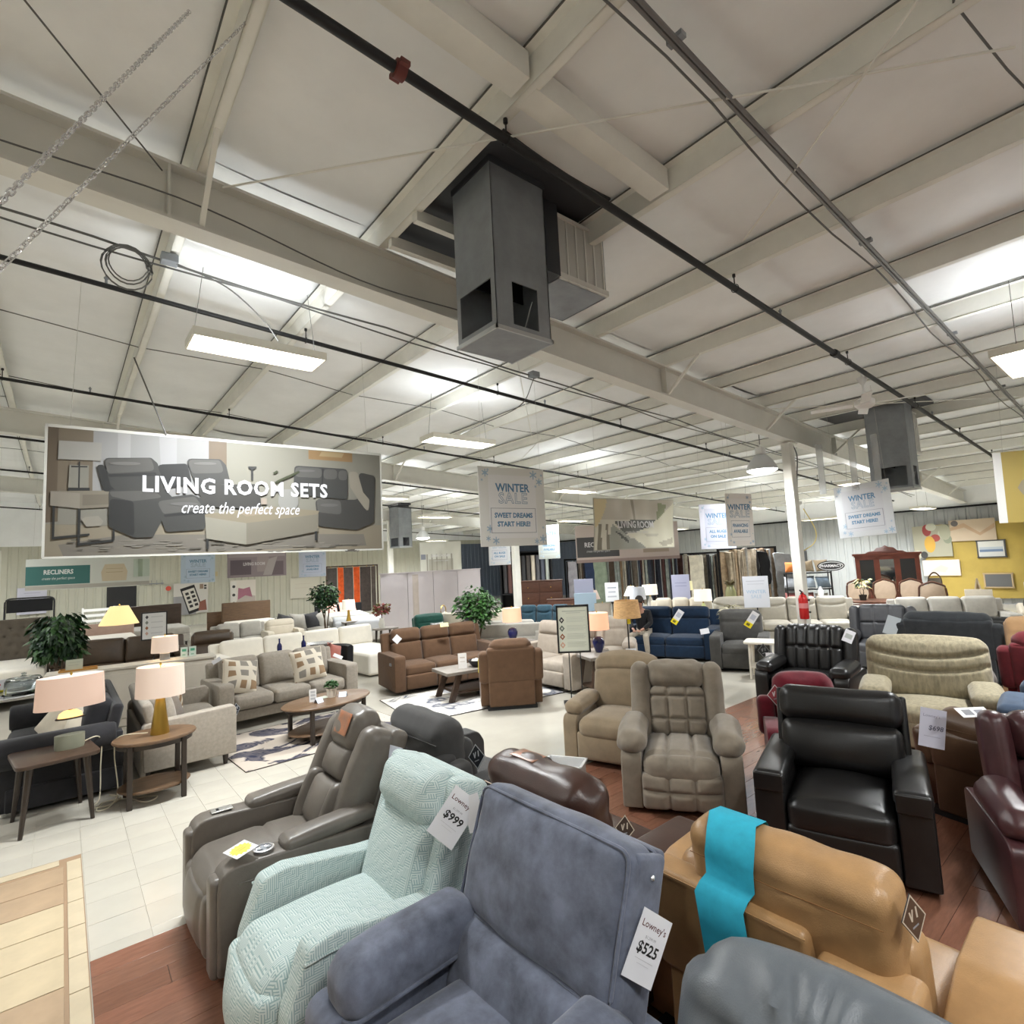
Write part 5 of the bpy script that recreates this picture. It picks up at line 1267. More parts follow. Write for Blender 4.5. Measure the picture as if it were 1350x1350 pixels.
# floor lamp with burlap drum shade
fl = thing('floor_lamp', 'black floor lamp with a burlap drum shade and yellow tag', 'lamp', (6.88, 5.60, 0))
part('base', lathe([(0, 0), (.14, 0), (.13, .02), (.02, .035), (0, .035)], 24), m_iron, fl)
part('pole', cyl(.012, 1.25, 10, (0, 0, .03)), m_iron, fl)
g = lathe([(.215, 0), (.185, .27), (.181, .27), (.211, 0), (.215, 0)], 36, (0, 0, 1.20)); g = (g[0], [f for f in g[1] if len(f) == 4])
part('lamp_shade', g, mat('burlap', (.48, .30, .14), .9, noise=.25, nscale=18, stretch=(1, 1, 4), emit=.08, ecol=(.9, .5, .2)), fl)
part('finial', cyl(.006, .08, 6, (0, 0, 1.45)), m_brass, fl)
card('price_tag', 'yellow tag hanging under the burlap lamp shade', 'tag', .05, .12, (6.83, 5.53, 1.17), (-.7, -.7, 0), None, 0, (.78, .66, .02))
card('notice_card', 'white brochure stand on the black pole of the burlap lamp', 'card', .16, .16, (6.80, 5.50, .66), (-.7, -.7, .1), [(rect(-.05, .0, .05, .06), (.06, .07, .1)), (rect(-.06, -.07, .06, -.045), (.16, .3, .1))], 0, (.68, .7, .74), .01)
generic('pale beige recliner behind the easel end table', 8.0, 6.95, -55, F_bge, .95, .95, 1.0, 'plain', .2, .62)
# plastic bin on the floor
bn = thing('storage_bin', 'small clear white plastic bin on the floor by the tan recliner', 'bin', (3.80, 3.98, 0), -60)
part('bin_body', cat(box2((-.16, -.1, 0), (.16, .1, .01)), box2((-.18, -.12, 0), (-.172, .12, .2)), box2((.172, -.12, 0), (.18, .12, .2)), box2((-.18, -.12, 0), (.18, -.112, .2)), box2((-.18, .112, 0), (.18, .12, .2))), mat('frosted_plastic', (.74, .74, .74), .35, alpha=.85), bn, smooth=0)
part('rim', cat(box2((-.2, -.14, .195), (.2, -.115, .21)), box2((-.2, .115, .195), (.2, .14, .21)), box2((-.2, -.14, .195), (-.175, .14, .21)), box2((.175, -.14, .195), (.2, .14, .21))), mat('frosted_plastic', (.74, .74, .74)), bn, smooth=0)
# tags of the middle right
def yw(label, loc, nrm, s=1, roll=-30):
    return card('price_tag', label, 'tag', .11*s, .26*s, loc, nrm, [(rect(-.055*s, -.13*s, .055*s, -.05*s), (.74, .62, .02)), (rect(-.035*s, .0, .035*s, .08*s), (.45, .47, .55)), (rect(-.03*s, -.11*s, .02*s, -.07*s), (.15, .13, .02))], roll)
yw('white and yellow tag hanging on the navy loveseat', (9.33, 6.35, .93), (-.85, -.5, .1), 1.15, 35)
yw('white and yellow tag hanging on the charcoal plush recliner', (9.35, 4.86, .95), (-.85, -.5, .1), 1.15, 35)
card('price_tag', 'small white tag between the navy loveseat and charcoal recliner', 'tag', .16, .1, (9.28, 5.75, .70), (-.85, -.5, .3), None, -10)
diamond('white diamond tag on the dark red recliner', (4.78, 2.33, .90), (-.85, -.5, .1), .09, 0, (.55, .5, .5), (.25, .04, .05))
card('price_tag', 'white printed card lying on top of the burgundy recliner wing', 'tag', .2, .09, (4.74, .98, 1.0), (-.3, -.35, .9), [(rect(-.07, -.025, -.01, .025), (.1, .1, .12)), (rect(.01, -.02, .07, .02), (.15, .15, .18))], 0, (.68, .68, .7))
card('price_tag', 'small white tag on the right shoulder of the black tufted recliner', 'tag', .12, .16, (7.92, 2.83, .98), (-.9, -.4, .2), [(rect(-.04, -.03, .04, .03), (.4, .42, .4))], 25)

# the seated person
def person():
    t = thing('person', 'person in black jacket and beige trousers seated on the navy loveseat', 'person', (9.72, 7.50, 0), -70)
    t.scale = (.86, .86, .86)
    def skin(name, verts, edges, rad, m, parent, root=0, sub=2):
        me = bpy.data.meshes.new(name); me.from_pydata(verts, edges, []); me.update(); me.materials.append(m)
        o = bpy.data.objects.new(name, me); C.objects.link(o); o.parent = parent
        o.modifiers.new('skin', 'SKIN'); s = o.modifiers.new('sub', 'SUBSURF'); s.levels = sub; s.render_levels = sub
        for i, r in enumerate(rad): me.skin_vertices[0].data[i].radius = r if isinstance(r, tuple) else (r, r)
        me.skin_vertices[0].data[root].use_root = True
        for p_ in me.polygons: p_.use_smooth = True
        return o
    sk = mat('skin', (.42, .22, .15), .55)
    V = [(0, .02, .56), (0, .0, .75), (0, -.04, .95), (0, -.07, 1.10), (0, -.12, 1.20), (0, -.15, 1.28), (0, -.17, 1.38),
         (.10, -.02, .55), (.2, -.45, .57), (.22, -.43, .12), (.22, -.55, .06), (-.10, -.02, .55), (-.2, -.45, .57), (-.2, -.40, .12), (-.2, -.54, .06),
         (.19, -.05, 1.10), (.26, -.14, .85), (.12, -.36, .72), (.07, -.43, .70), (-.19, -.05, 1.10), (-.27, -.14, .86), (-.14, -.36, .72), (-.08, -.43, .70)]
    E = [(0, 1), (1, 2), (2, 3), (3, 4), (4, 5), (5, 6), (0, 7), (7, 8), (8, 9), (9, 10), (0, 11), (11, 12), (12, 13), (13, 14), (3, 15), (15, 16), (16, 17), (17, 18), (3, 19), (19, 20), (20, 21), (21, 22)]
    Rr = [.14, .135, .14, .13, .055, .07, .085, .085, .062, .042, .04, .085, .062, .042, .04, .055, .043, .033, .03, .055, .043, .033, .03]
    skin('body', V, E, Rr, sk, t)
    jk = fabric('black_jacket', (.014, .014, .016), .1); tz = fabric('beige_trousers', (.42, .37, .30), .06)
    skin('jacket', [V[0], V[1], V[2], V[3], (0, -.1, 1.16), V[15], V[16], V[17], V[19], V[20], V[21]], [(0, 1), (1, 2), (2, 3), (3, 4), (3, 5), (5, 6), (6, 7), (3, 8), (8, 9), (9, 10)], [.16, .16, .165, .15, .075, .075, .06, .05, .075, .06, .05], jk, t)
    skin('trousers', [V[0], V[7], V[8], (V[9][0], V[9][1], .14), V[11], V[12], (V[13][0], V[13][1], .14)], [(0, 1), (1, 2), (2, 3), (0, 4), (4, 5), (5, 6)], [.15, .1, .078, .06, .1, .078, .06], tz, t)
    for k in (1, -1):
        part('shoe', rb(.09, .26, .09, .035, n=3, c=(k*.21, -.50, .05)), mat('dark_shoe', (.04, .035, .03), .5), t)
    hair = mat('dark_hair', (.03, .022, .018), .7)
    part('hair', tr(lathe([(.0, .13), (.06, .115), (.1, .06), (.105, 0), (.095, -.05), (.07, -.06)], 20), (0, -.15, 1.40), (-20, 0, 0)), hair, t)
    for k in (1, -1):
        part('ear', rb(.02, .045, .06, .009, n=1, c=(k*.09, -.16, 1.37)), sk, t)
        part('eye', tr(lathe([(0, -.011), (.011, 0), (0, .011)], 8), (k*.032, -.252, 1.385)), m_dark, t)
        hx = k*.06
        for q in range(4): part('finger', tube([(hx+(q-1.5)*.018, -.45, .70), (hx+(q-1.5)*.018, -.50, .695), (hx+(q-1.5)*.018, -.525, .67)], .0085, 6), sk, t)
        part('thumb', tube([(hx-k*.035, -.43, .705), (hx-k*.05, -.47, .70), (hx-k*.045, -.49, .69)], .0095, 6), sk, t)
    part('nose', rb(.026, .035, .05, .012, n=1, c=(0, -.26, 1.355)), sk, t); part('mouth', rb(.05, .008, .012, .004, n=1, c=(0, -.248, 1.315)), mat('lips', (.3, .1, .09), .5), t)
person()
# ================================================================== far side of the showroom
def bed(label, x, y, rz, W=1.55, L=2.0, head=None, hh=1.2, hm=None, top=None, h=.62, tufts=0):
    t = thing('bed', label, 'bed', (x, y, 0), rz)
    part('box_spring', rb(W, L, .25, .03, n=2, c=(0, 0, .28)), F_lin, t)
    part('mattress', rb(W, L, h-.38, .06, (0, 0, .02), n=4, c=(0, 0, h-(h-.38)/2)), top or F_wht, t)
    for sx in (-1, 1):
        for sy in (-1, 1): part('leg', cyl(.03, .17, 8, (sx*(W/2-.1), sy*(L/2-.1), 0)), m_leg, t)
    if head:
        f = None; n = 2
        if tufts:
            pts = [(-W/2+W*(i+.5+.5*(j % 2))/tufts, -hh/2+.12+.17*j) for j in range(int(hh/.17)) for i in range(tufts)]
            f = gr((), (), .035, .014, 1, -1, 0, pts); n = (44, 2, 36)
        part('headboard', rb(W+.08, .09, hh, .03, (0, .01, 0), n=n, c=(0, L/2+.06, hh/2), f=f), head, t)
    return t
def pillows(lb, x, y, z, rz, m, n=2, w=.6, grp='bed pillows'):
    for i in range(n):
        o = cushion(lb[i], (x+math.cos(math.radians(rz))*(i-(n-1)/2)*w*1.1, y+math.sin(math.radians(rz))*(i-(n-1)/2)*w*1.1, z), rz, m, w, 50, 0, .16, grp)
F_tuft = fabric('brown_tufted_linen', (.11, .092, .072), .1)
bed('bed with a brown button tufted headboard at the left edge', -1.05, 14.2, 0, 1.7, 1.9, F_tuft, 1.5, tufts=9, h=.7)
bed('bed with a blush pink headboard behind the brown leather sofa', .95, 19.5, 0, 1.5, 1.9, fabric('blush_linen', (.5, .36, .3), .06), .95)
bed('bed with a dark panel headboard behind the info sign', 2.3, 21.5, 0, 1.9, 2.0, m_darkwood, 1.3, None, F_lin)
bed('bed with a walnut headboard and white mattress far back', 5.05, 20.0, 0, 1.5, 1.9, m_walnut, 1.25)
bed('grey mattress bed far back behind the flower vase', 7.1, 15.8, -20, 1.8, 2.0, None, 1.0, None, mat('grey_mattress', (.36, .37, .38), .9), h=.72)
bed('bed with grey striped mattress left of the grey one', 7.7, 19.0, -15, 1.6, 2.0, m_dark, .95, None, F_lin, h=.66)
bed('bed with a black metal headboard against the lavender wall', -.9, 26.5, 0, 1.5, 2.0, None, 1.0)
mh = part('metal_headboard', tube([(p[0], 0, p[1]) for p in fillet([(-.7, 0), (-.7, 1.72), (.7, 1.72), (.7, 0)], .18, 5)], .03, 8), m_iron); mh.location = (-.9, 27.6, 0); tag(mh, 'black arched metal headboard standing behind the far bed', 'headboard')
part('panel', box2((-.66, -.01, 1.2), (.66, .01, 1.68)), m_dark, mh, smooth=0)
pillows(('pink pillow on the striped bed', 'second pink pillow on the striped bed'), 7.8, 19.6, .80, -15, fabric('shell_pink', (.62, .36, .30), .06))
solo('brown_panel', rb(.5, .05, .95, .01, n=1, c=(0, 0, .475)), m_walnut, 'narrow walnut headboard panel leaning left of the walnut bed', 'headboard', (4.15, 21.5, 0))
solo('bunk_bed_end', cat(box2((-.5, -.02, 0), (-.44, .02, 1.25)), box2((.44, -.02, 0), (.5, .02, 1.25)), *[box2((-.5, -.015, .3+.2*k), (.5, .015, .4+.2*k)) for k in range(5)]), m_white, 'white slatted bunk bed end in front of the far wall', 'bed', (1.1, 26.0, 0), smooth=0)
# posters on the far wall
YW = Y1-.075
def poster(label, px0, z0, px1, z1, shapes, col, y=YW, name='poster', nrm=(0, -1, 0)):
    w_, h_ = px1-px0, z1-z0
    return card(name, label, 'poster', w_, h_, ((px0+px1)/2, y, (z0+z1)/2), nrm, shapes, 0, col, .012)
poster('white notice sheet on the lavender wall behind the black headboard', -1.35, 1.05, -.45, 2.1, [(rect(-.25, .3, .25, .32), (.4, .4, .5)), (rect(-.2, .2, .2, .215), (.5, .5, .58))], (.60, .60, .70), name='poster')
poster('black glossy picture behind the bell shaded lamp', 1.5, .5, 2.55, 1.95, [(rect(-.4, -.2, .3, .1), (.03, .03, .035))], (.012, .012, .014))
rp = [(rect(-.7, -.75, .2, .1), (.3, .3, .31))]
A_ = lambda pts, an: [(x*math.cos(an)-z*math.sin(an), x*math.sin(an)+z*math.cos(an)) for x, z in pts]
rp += [(A_(rect(-.3, -.68, .3, .55), .3), (.02, .02, .02)), (A_(rect(-.25, -.55, .25, .42), .3), (.62, .60, .54))]
for i in range(2):
    for j in range(4): rp.append((A_(rect(-.17+.22*i, -.42+.2*j, -.03+.22*i, -.3+.2*j), .3), (.03, .03, .03)))
rp += [([(.3, -.6), (.65, -.6), (.6, -.1), (.35, -.2)], (.25, .1, .07)), (rect(.35, .4, .5, .62), (.3, .22, .16)), (rect(.53, .5, .63, .58), (.05, .05, .05)), (rect(.53, .38, .63, .46), (.05, .05, .05))]
poster('poster of a hand holding a pale remote control on the far wall', 3.95, .55, 5.35, 1.95, rp, (.60, .58, .54))
solo('red_sticker', tr(lathe([(.11, 0), (.11, .004)], 16), rot=(90, 0, 0)), mat('red_paper', (.6, .08, .05), .6), 'small red round sticker left of the remote control poster', 'sticker', (3.75, YW, 1.75))
pp_ = [(rect(-.55, -.6, -.3, .6), (.72, .70, .66))]+[(ell(-.42, z, .07, .07), (.05, .05, .05)) for z in (-.45, -.05, .35)]
pp_ += [([(-.3, -.6), (.55, -.6), (.55, -.15), (.1, -.05), (-.3, -.35)], (.5, .44, .40)), ([(-.25, -.3), (.1, -.1), (.42, -.2), (.3, .3), (.0, .22), (-.22, .28)], (.38, .16, .22))]
poster('poster with three round icons and a plum coloured cushion', 6.3, .65, 7.45, 1.95, pp_, (.70, .66, .60))
poster('small wooden wall plaque right of the blue winter sale banner', 5.3, 2.2, 5.75, 2.42, None, (.55, .47, .28))
poster('pale printed sheet beside the round topped tree', 9.1, .85, 10.6, 1.9, [(rect(-.5, .2, .3, .22), (.55, .5, .42)), (rect(-.5, 0, .4, .02), (.55, .5, .42))], (.60, .58, .49))
hr = thing('wall_hook_rack', 'dark wall rack with hooks left of the remote poster', 'rack', (3.1, YW, 2.0))
part('rail', box(.95, .02, .04), m_galv, hr, smooth=0)
for k in range(5): part('hook', tube([(-.4+.2*k, -.01, .15), (-.4+.2*k, -.05, -.05), (-.4+.2*k, -.09, -.02)], .012, 6), m_galv, hr)
# info sign left
isg = thing('easel_sign', 'small black framed sign with diamond emblems behind the bell shaded lamp', 'sign', (1.5, 13.6, 0), 0)
part('stand', cat(cyl(.012, .95, 8), box(.3, .2, .012, (0, 0, .006))), m_iron, isg)
part('frame', box2((-.23, -.015, .93), (.23, .015, 1.5)), m_iron, isg, smooth=0)
part('poster', box2((-.205, -.02, .955), (.205, -.016, 1.475)), mat('poster_paper2', (.66, .66, .66), .5), isg, smooth=0)
sh_ = []
for k, c_ in enumerate(((.05, .05, .06), (.2, .22, .2), (.3, .12, .06), (.55, .36, .3))):
    z = 1.4-.11*k; sh_ += [([(-.13, z-.04), (-.1, z), (-.13, z+.04), (-.16, z)], c_), (rect(-.06, z-.012, .15, z+.012), (.55, .55, .56))]
a = art('print', sh_, isg); a.location = (0, -.0205, 0)
# rug display with hanging dark and orange strips
rd = thing('rug_display', 'rug display with dark hanging rugs and two orange strips', 'display', (10.0, 23.4, 0), 0)
part('rail', box(2.4, .06, .06, (0, 0, 2.35)), m_darkwood, rd, smooth=0)
for k, (x_, w_, c_) in enumerate(((-.95, .45, (.07, .06, .055)), (-.55, .25, (.62, .09, .015)), (-.2, .42, (.085, .065, .06)), (.18, .28, (.62, .09, .015)), (.6, .5, (.07, .055, .05)), (.98, .2, (.10, .08, .07)))):
    hung('hanging_rug', rb(w_, .03, 2.0, .008, n=2, c=(x_, 0, 1.3), f=wr(.008, 9, k)), mat('strip_%d' % (k % 6), c_, .9, noise=.25, nscale=6), rd, ('dark grey rug hanging first in the rug display', 'left orange strip hanging in the rug display', 'dark brown rug between the two orange strips', 'right orange strip hanging in the rug display', 'dark brown rug right of the orange strips', 'narrow brown rug at the right end of the rug display')[k], 'rug', 'rugs in the rug display')
for k in range(7): part('clip', tr(lathe([(0, -.03), (.03, 0), (0, .03)], 8), (-1.0+.33*k, -.04, 2.32)), m_brass, rd)
for k in (-1, 1): part('post', box(.05, .05, 2.38, (k*1.18, 0, 1.19)), m_darkwood, rd, smooth=0)
def cabinet(label, x, y, rz, w, d, h, m, rows, cols, name='dresser', knob=m_brass, legs=.08):
    t = thing(name, label, 'cabinet', (x, y, 0), rz)
    part('body', rb(w, d, h-legs, .01, n=1, c=(0, 0, legs+(h-legs)/2)), m, t)
    part('top', rb(w+.05, d+.04, .035, .008, n=1, c=(0, 0, h)), m, t)
    part('plinth', box(w-.06, d-.05, legs, (0, .01, legs/2)), m_leg, t, smooth=0)
    for i in range(cols):
        for j in range(rows):
            cw, ch = w/cols, (h-legs-.04)/rows
            dr = part('drawer', rb(cw-.025, .02, ch-.025, .006, n=1, c=(-w/2+cw*(i+.5), -d/2-.008, legs+.01+ch*(j+.5))), m, t)
            part('knob', tr(lathe([(.012, 0), (.018, .015), (0, .022)], 8), (-w/2+cw*(i+.5), -d/2-.018, legs+.01+ch*(j+.5)), (90, 0, 0)), knob, dr)
    return t
cabinet('dark brown cabinet right of the rug display', 11.6, 22.8, -10, .8, .5, 1.45, m_darkwood, 3, 1, 'cabinet')
cabinet('brown tall dresser behind the thin white column', 12.2, 21.6, -20, .7, .5, 1.1, m_darkwood, 4, 1)
cabinet('mahogany dresser behind the dark teal sofa', 12.3, 13.6, -45, 1.5, .5, 1.5, mat('mahogany_red', (.09, .035, .02), .4, noise=.2, nscale=5, stretch=(1, 5, 5)), 4, 2)
cabinet('lower mahogany dresser beside the cream column', 12.0, 12.2, -45, 1.0, .5, .95, mat('mahogany_red', (.09, .035, .02)), 3, 2)
for k in range(3):
    c = generic(('cream upholstered dining chair left of the partition', 'cream chair stacked behind the first by the partition', 'dark grey upright chair at the partition end')[k], 8.9+.4*k, 16.8+.7*k, 200+15*k, (F_crm, F_wht, F_dgr)[k], .7, .7, 1.15, 'plain', .09, .5, arm='track', name='armchair')
# partition wall of pale lavender panels
pt = thing('partition', 'pale lavender grey partition wall with panel joints', 'partition', (8.2, 13.6, 0), -6)
for k in range(4):
    part('panel', rb(.77, .06, 2.0, .006, n=1, c=(-1.17+.78*k, 0, 1.0)), mat('lavender_laminate', (.52, .48, .50), .55, noise=.04, nscale=1.5), pt)
part('top_cap', box(3.16, .08, .03, (0, 0, 2.015)), mat('lavender_laminate', (.52, .48, .50)), pt, smooth=0)
v_, f_ = rb(.18, .002, 1.2, .0009, n=3, m=1)
part('stain', (v_+np.array((-.55, -.032, 1.35)), f_), mat('rust_stain', (.47, .41, .37), .6, noise=.1, nscale=3), pt, 'faint brownish water stain')
for k, (x_, y_, lb) in enumerate(((7.85, 11.85, 'white tufted chair left of the bright green tree'), (8.5, 11.4, 'second white tufted chair behind the bright green tree'))):
    barrel(x_, y_, 160, F_crm, lb, .38, .98)
    solo('ring_handle', tube([(.14*math.cos(a), 0, .14*math.sin(a)) for a in np.linspace(0, 2*PI, 17)[:-1]], .012, 6, closed=True), m_brass, ('brass ring standing behind the green chair', 'brass ring standing behind the white tufted chair')[k], 'ornament', (7.5+.5*k, 11.98-.35*k, 1.02), 30)
# vase with red flowers on a wood shelf behind the sofa
sd = tapered('side_table', 'small wood table with a flower vase left of the brown sofa', 6.05, 12.3, 0, .55, .4, .74, .03, m_greywood, m_leg)
vz = thing('flower_vase', 'white vase of red and green dried flowers beside the brown sofa', 'vase', (5.95, 12.28, .74))
part('vase_body', lathe([(0, 0), (.06, 0), (.075, .1), (.05, .2), (.06, .24), (.05, .24), (.04, .2), (0, .19)], 20), m_cer[0], vz)
r_ = random.Random(9)
for m_, nn in ((mat('dried_red', (.22, .05, .04), .8), 110), (mat('dried_green', (.16, .15, .06), .8), 90)):
    f = part('blooms', cat(*[tr(leaf(.09, .035), (.17*math.cos(a)*q, .17*math.sin(a)*q, .42+.2*(b-.35)), (r_.uniform(-60, 60), r_.uniform(-60, 60), math.degrees(a))) for a, q, b in [(r_.random()*7, r_.random()**.6, r_.random()) for _ in range(nn)]]), m_, vz, smooth=0); f['kind'] = 'stuff'
part('stem', tube([(0, 0, .1), (.02, 0, .4)], .006, 5), m_bark, vz)
for k, x_ in enumerate((3.62, 4.2)):
    solo('blue_bottle', lathe([(0, 0), (.04, 0), (.042, .13), (.035, .16), (.014, .19), (.013, .25), (.017, .25), (.017, .265), (0, .265)], 16), m_blueg, ('cobalt bottle behind the middle of the grey sofa', 'second cobalt bottle left of the silver bowl')[k], 'bottle', (3.0+.42*k, 10.25, .75))
tapered('side_table', 'narrow table with blue bottles behind the grey sofa', 3.25, 10.25, 0, 1.2, .4, .75, .02, m_greywood, m_leg)
solo('silver_bowl', lathe([(0, 0), (.06, 0), (.17, .06), (.24, .1), (.23, .1), (.06, .015), (0, .012)], 24), m_chrome, 'shallow silver bowl behind the grey sofa', 'bowl', (3.72, 10.25, .75))
# white shade lamp far back
table_lamp('white drum lamp in front of the orange rug strips', 6.35, 15.2, .72, 0, [([(0, 0), (.08, 0), (.05, .1), (.03, .3), (0, .3)], m_brass, 'base', (1, 1))], (.18, .17, .27, .33, 1, 1), lit=False, smat=mat('bright_white_shade', (.78, .76, .68), .8, emit=.25, ecol=(1, .95, .8)), seam=False)
tapered('night_stand', 'small stand under the white drum lamp far back', 6.35, 15.2, 0, .5, .45, .72, .02, m_greywood, m_leg)
# rug racks: rugs hang edge-on, one after another
def shade(c):
    v = max(c); r_, g_, b_ = c
    if v < .015: return 'jet black'
    if v < .04: return 'blue black' if b_ > r_ else 'charcoal black'
    if v < .06: return 'oxblood brown' if r_ > 2*g_ else 'dark slate'
    if abs(r_-b_) < .04: return 'pale grey' if v > .24 else 'grey green' if g_ >= r_ and v < .21 else 'mid grey'
    return 'dark brown' if v < .1 else 'chestnut' if r_ > 2.5*b_ else 'umber' if v < .17 else 'light sand' if v > .4 else 'tan' if r_ > 1.9*b_ else 'sandy grey'
def rack(label, a, b, z0, z1, n, cols, seed=1, name='rug_rack', dep=.5, wavy=.01):
    A, B = Vector((*a, 0)), Vector((*b, 0)); d = (B-A); L = d.length; rz = math.degrees(math.atan2(d.y, d.x))
    t = thing(name, label, 'rack', (A.x, A.y, 0), rz); r = random.Random(seed)
    part('rail', cat(box2((0, -.03, z1), (L, .03, z1+.06)), box2((0, -.03, 0), (.06, .03, z1)), box2((L-.06, -.03, 0), (L, .03, z1))), m_dark, t, smooth=0)
    x = .06; i = 0
    while x < L-.08 and i < n:
        w_ = r.choice((.045, .06, .06, .08, .05, .11)) if i % 9 else .22
        c_ = cols[r.randrange(len(cols))] if i % 9 else cols[(i//9) % len(cols)]
        k = 'hung_rug_%d_%d_%d' % tuple(int(v*255) for v in c_)
        ang = r.uniform(15, 45)
        hung('hung_rug', tr(rb(w_*.8, .03 if w_ > .15 else dep, z1-z0-r.random()*.2, .012, n=(1, 2, 3), f=wr(wavy, 7, i), m=1), (x+w_/2, 0, (z0+z1)/2+.03), (0, 0, 0)), mat(k, c_, .9, noise=.3, nscale=9), t, '%s rug hanging edge-on in the %s rug rack' % (shade(c_), 'long' if L > 3 else 'second'), 'rug', 'rugs hanging in the %s rack' % ('long' if L > 3 else 'second'))
        x += w_; i += 1
    return t
dk = [(.02, .018, .02), (.025, .02, .018), (.09, .06, .04), (.16, .13, .10), (.03, .035, .05), (.05, .018, .015), (.28, .25, .20), (.02, .02, .025), (.012, .012, .014), (.2, .22, .2), (.14, .09, .05), (.03, .03, .035)]
rack('long rack of hanging rugs in dark and tan colours across the back', (13.2, 13.3), (16.4, 9.4), .5, 2.12, 90, dk, 3)
for (t_, c_, lb) in ((.05, (.34, .33, .36), 'pale grey rug turned broadside at the left of the long rack'), (.16, (.02, .035, .08), 'blue rug turned broadside in the long rack'), (.23, (.22, .27, .20), 'pale green rug turned broadside in the long rack'), (.83, (.62, .58, .48), 'cream patterned rug turned broadside in the long rack')):
    x_, y_ = 13.2+3.2*t_, 13.3-3.9*t_
    solo('rug_sample', rb(.42 if t_ > .2 else .3, .03, 1.58, .01, n=(3, 1, 8), f=wr(.014, 6, t_*9)), mat('sample_%d' % int(t_*100), c_, .9, noise=.25, nscale=5), lb, 'rug', (x_-.25, y_-.28, 1.30), -50)
rack('second rack of tan and grey rugs with black and grey throws', (15.9, 9.2), (17.3, 8.0), .6, 2.2, 26, [(.30, .22, .14), (.42, .36, .28), (.16, .11, .07), (.30, .29, .27), (.02, .02, .022), (.22, .22, .22), (.36, .3, .22)], 5, 'rug_rack', .45, .02)
th = solo('draped_throw', rb(.5, .06, 1.35, .025, n=(6, 1, 8), f=wr(.03, 8)), fabric('silver_grey_throw', (.24, .25, .26), .15), 'silver grey throw draped at the right end of the second rug rack', 'throw', (17.15, 7.75, 1.35), -45)
solo('draped_throw', rb(.3, .08, 1.0, .03, n=(5, 1, 7), f=wr(.03, 9, 2)), m_dark, 'black throw draped over the second rug rack', 'throw', (16.75, 8.15, 1.6), -45)
# dark shelf rack of rolled rugs at the far left of the racks
sr = thing('shelf_rack', 'dark tall shelf rack with rolled rugs behind the sweet dreams sign', 'rack', (15.2, 17.6, 0), -45)
part('frame', cat(box2((-1.1, -.3, 0), (-1.04, .3, 2.6)), box2((1.04, -.3, 0), (1.1, .3, 2.6)), box2((-1.1, .26, 0), (1.1, .3, 2.6)), box2((-1.1, -.3, 2.54), (1.1, .3, 2.6)), box2((-1.1, -.3, .8), (1.1, .3, .86))), m_dark, sr, smooth=0)
for k in range(10):
    c_ = dk[(k*5) % len(dk)]
    solo('rolled_rug', lathe([(0, 0), (.085, 0), (.085, 1.55), (.06, 1.55), (.055, 1.54), (0, 1.54)], 14), mat('roll_%d' % k, tuple(min(.5, v*1.6+.02) for v in c_), .9), 'rolled rug standing in the dark shelf rack', 'rug', (15.2+(-.9+.2*k)*.707-.05, 17.6+(.9-.2*k)*.707-.05, .865), group='rolled rugs in the dark shelf rack')
# lamps and signs along the middle back
m_shw = mat('far_white_shade', (.78, .76, .70), .8, emit=.3, ecol=(1, .95, .85))
m_shp = mat('far_pink_shade', (.55, .44, .38), .8)
def mini_lamp(label, x, y, z, r0, r1, h, bm, bh, sm, stand=True):
    tl = table_lamp(label, x, y, z, 0, [([(0, 0), (.07, 0), (.085, bh*.35), (.05, bh*.75), (.025, bh), (0, bh)], bm, 'base', (1, 1))], (r0, r1, h, bh+.05, 1, 1), lit=False, smat=sm, seam=False)
    return tl
def stand_table(label, x, y, w_=.6, h=.72, m=m_darkwood, rz=-45): return tapered('side_table', label, x, y, rz, w_, w_*.8, h, .02, m, m_leg)
m_cel = mat('celadon_glaze', (.6, .66, .3), .3, emit=.15, ecol=(.8, .85, .4))
for lb, x, y, z, r0, r1, h, bm, bh, sm in (
    ('small pinkish bell shade lamp at the left of the far lamp row', 10.2, 9.3, .75, .16, .08, .22, m_iron, .35, m_shp),
    ('white bell shade lamp in front of the rug rack', 11.6, 9.25, .78, .2, .08, .25, m_brass, .3, m_shw),
    ('white drum shade lamp right of the bell shade lamp', 12.0, 8.95, .80, .2, .19, .26, m_cer[0], .28, m_shw),
    ('pale drum lamp with yellow paper in front of the rug rack', 13.0, 8.5, .85, .17, .16, .24, m_cer[0], .28, mat('pale_yellow_shade', (.75, .70, .42), .8, emit=.2)),
    ('white drum lamp with celadon base behind the navy loveseat', 11.5, 7.1, .70, .2, .19, .26, m_cel, .3, m_shw),
    ('grey white tall drum lamp behind the burlap shade', 10.9, 8.5, .75, .2, .17, .3, m_cer[0], .3, mat('cool_white_shade', (.6, .62, .66), .8, emit=.15)),
    ('beige drum lamp low behind the burlap floor lamp', 8.75, 7.75, .62, .17, .17, .24, m_cer[0], .3, mat('beige_shade', (.45, .40, .33), .8))):
    stand_table('side table under the '+lb.split(' in front')[0].split(' behind')[0].split(' at the')[0].split(' right of')[0].split(' low')[0], x, y, .55, z); mini_lamp(lb, x, y, z, r0, r1, h, bm, bh, sm)
def stand_sign(label, x, y, z, w_, h, rz, col, shapes, blue=None):
    t = thing('stand_sign', label, 'sign', (x, y, 0), rz)
    part('post', cyl(.014, z, 8), m_iron, t); part('foot', box(.34, .25, .012, (0, 0, .006)), m_iron, t, smooth=0)
    part('panel', rb(w_, .012, h, .004, n=1, c=(0, 0, z+h/2)), mat('panel_%d_%d_%d' % tuple(int(v*255) for v in col), col, .45), t)
    if shapes: a = art('print', shapes, t); a.location = (0, -.0065, z+h/2)
BL = (.10, .22, .42); PB = (.42, .54, .68)
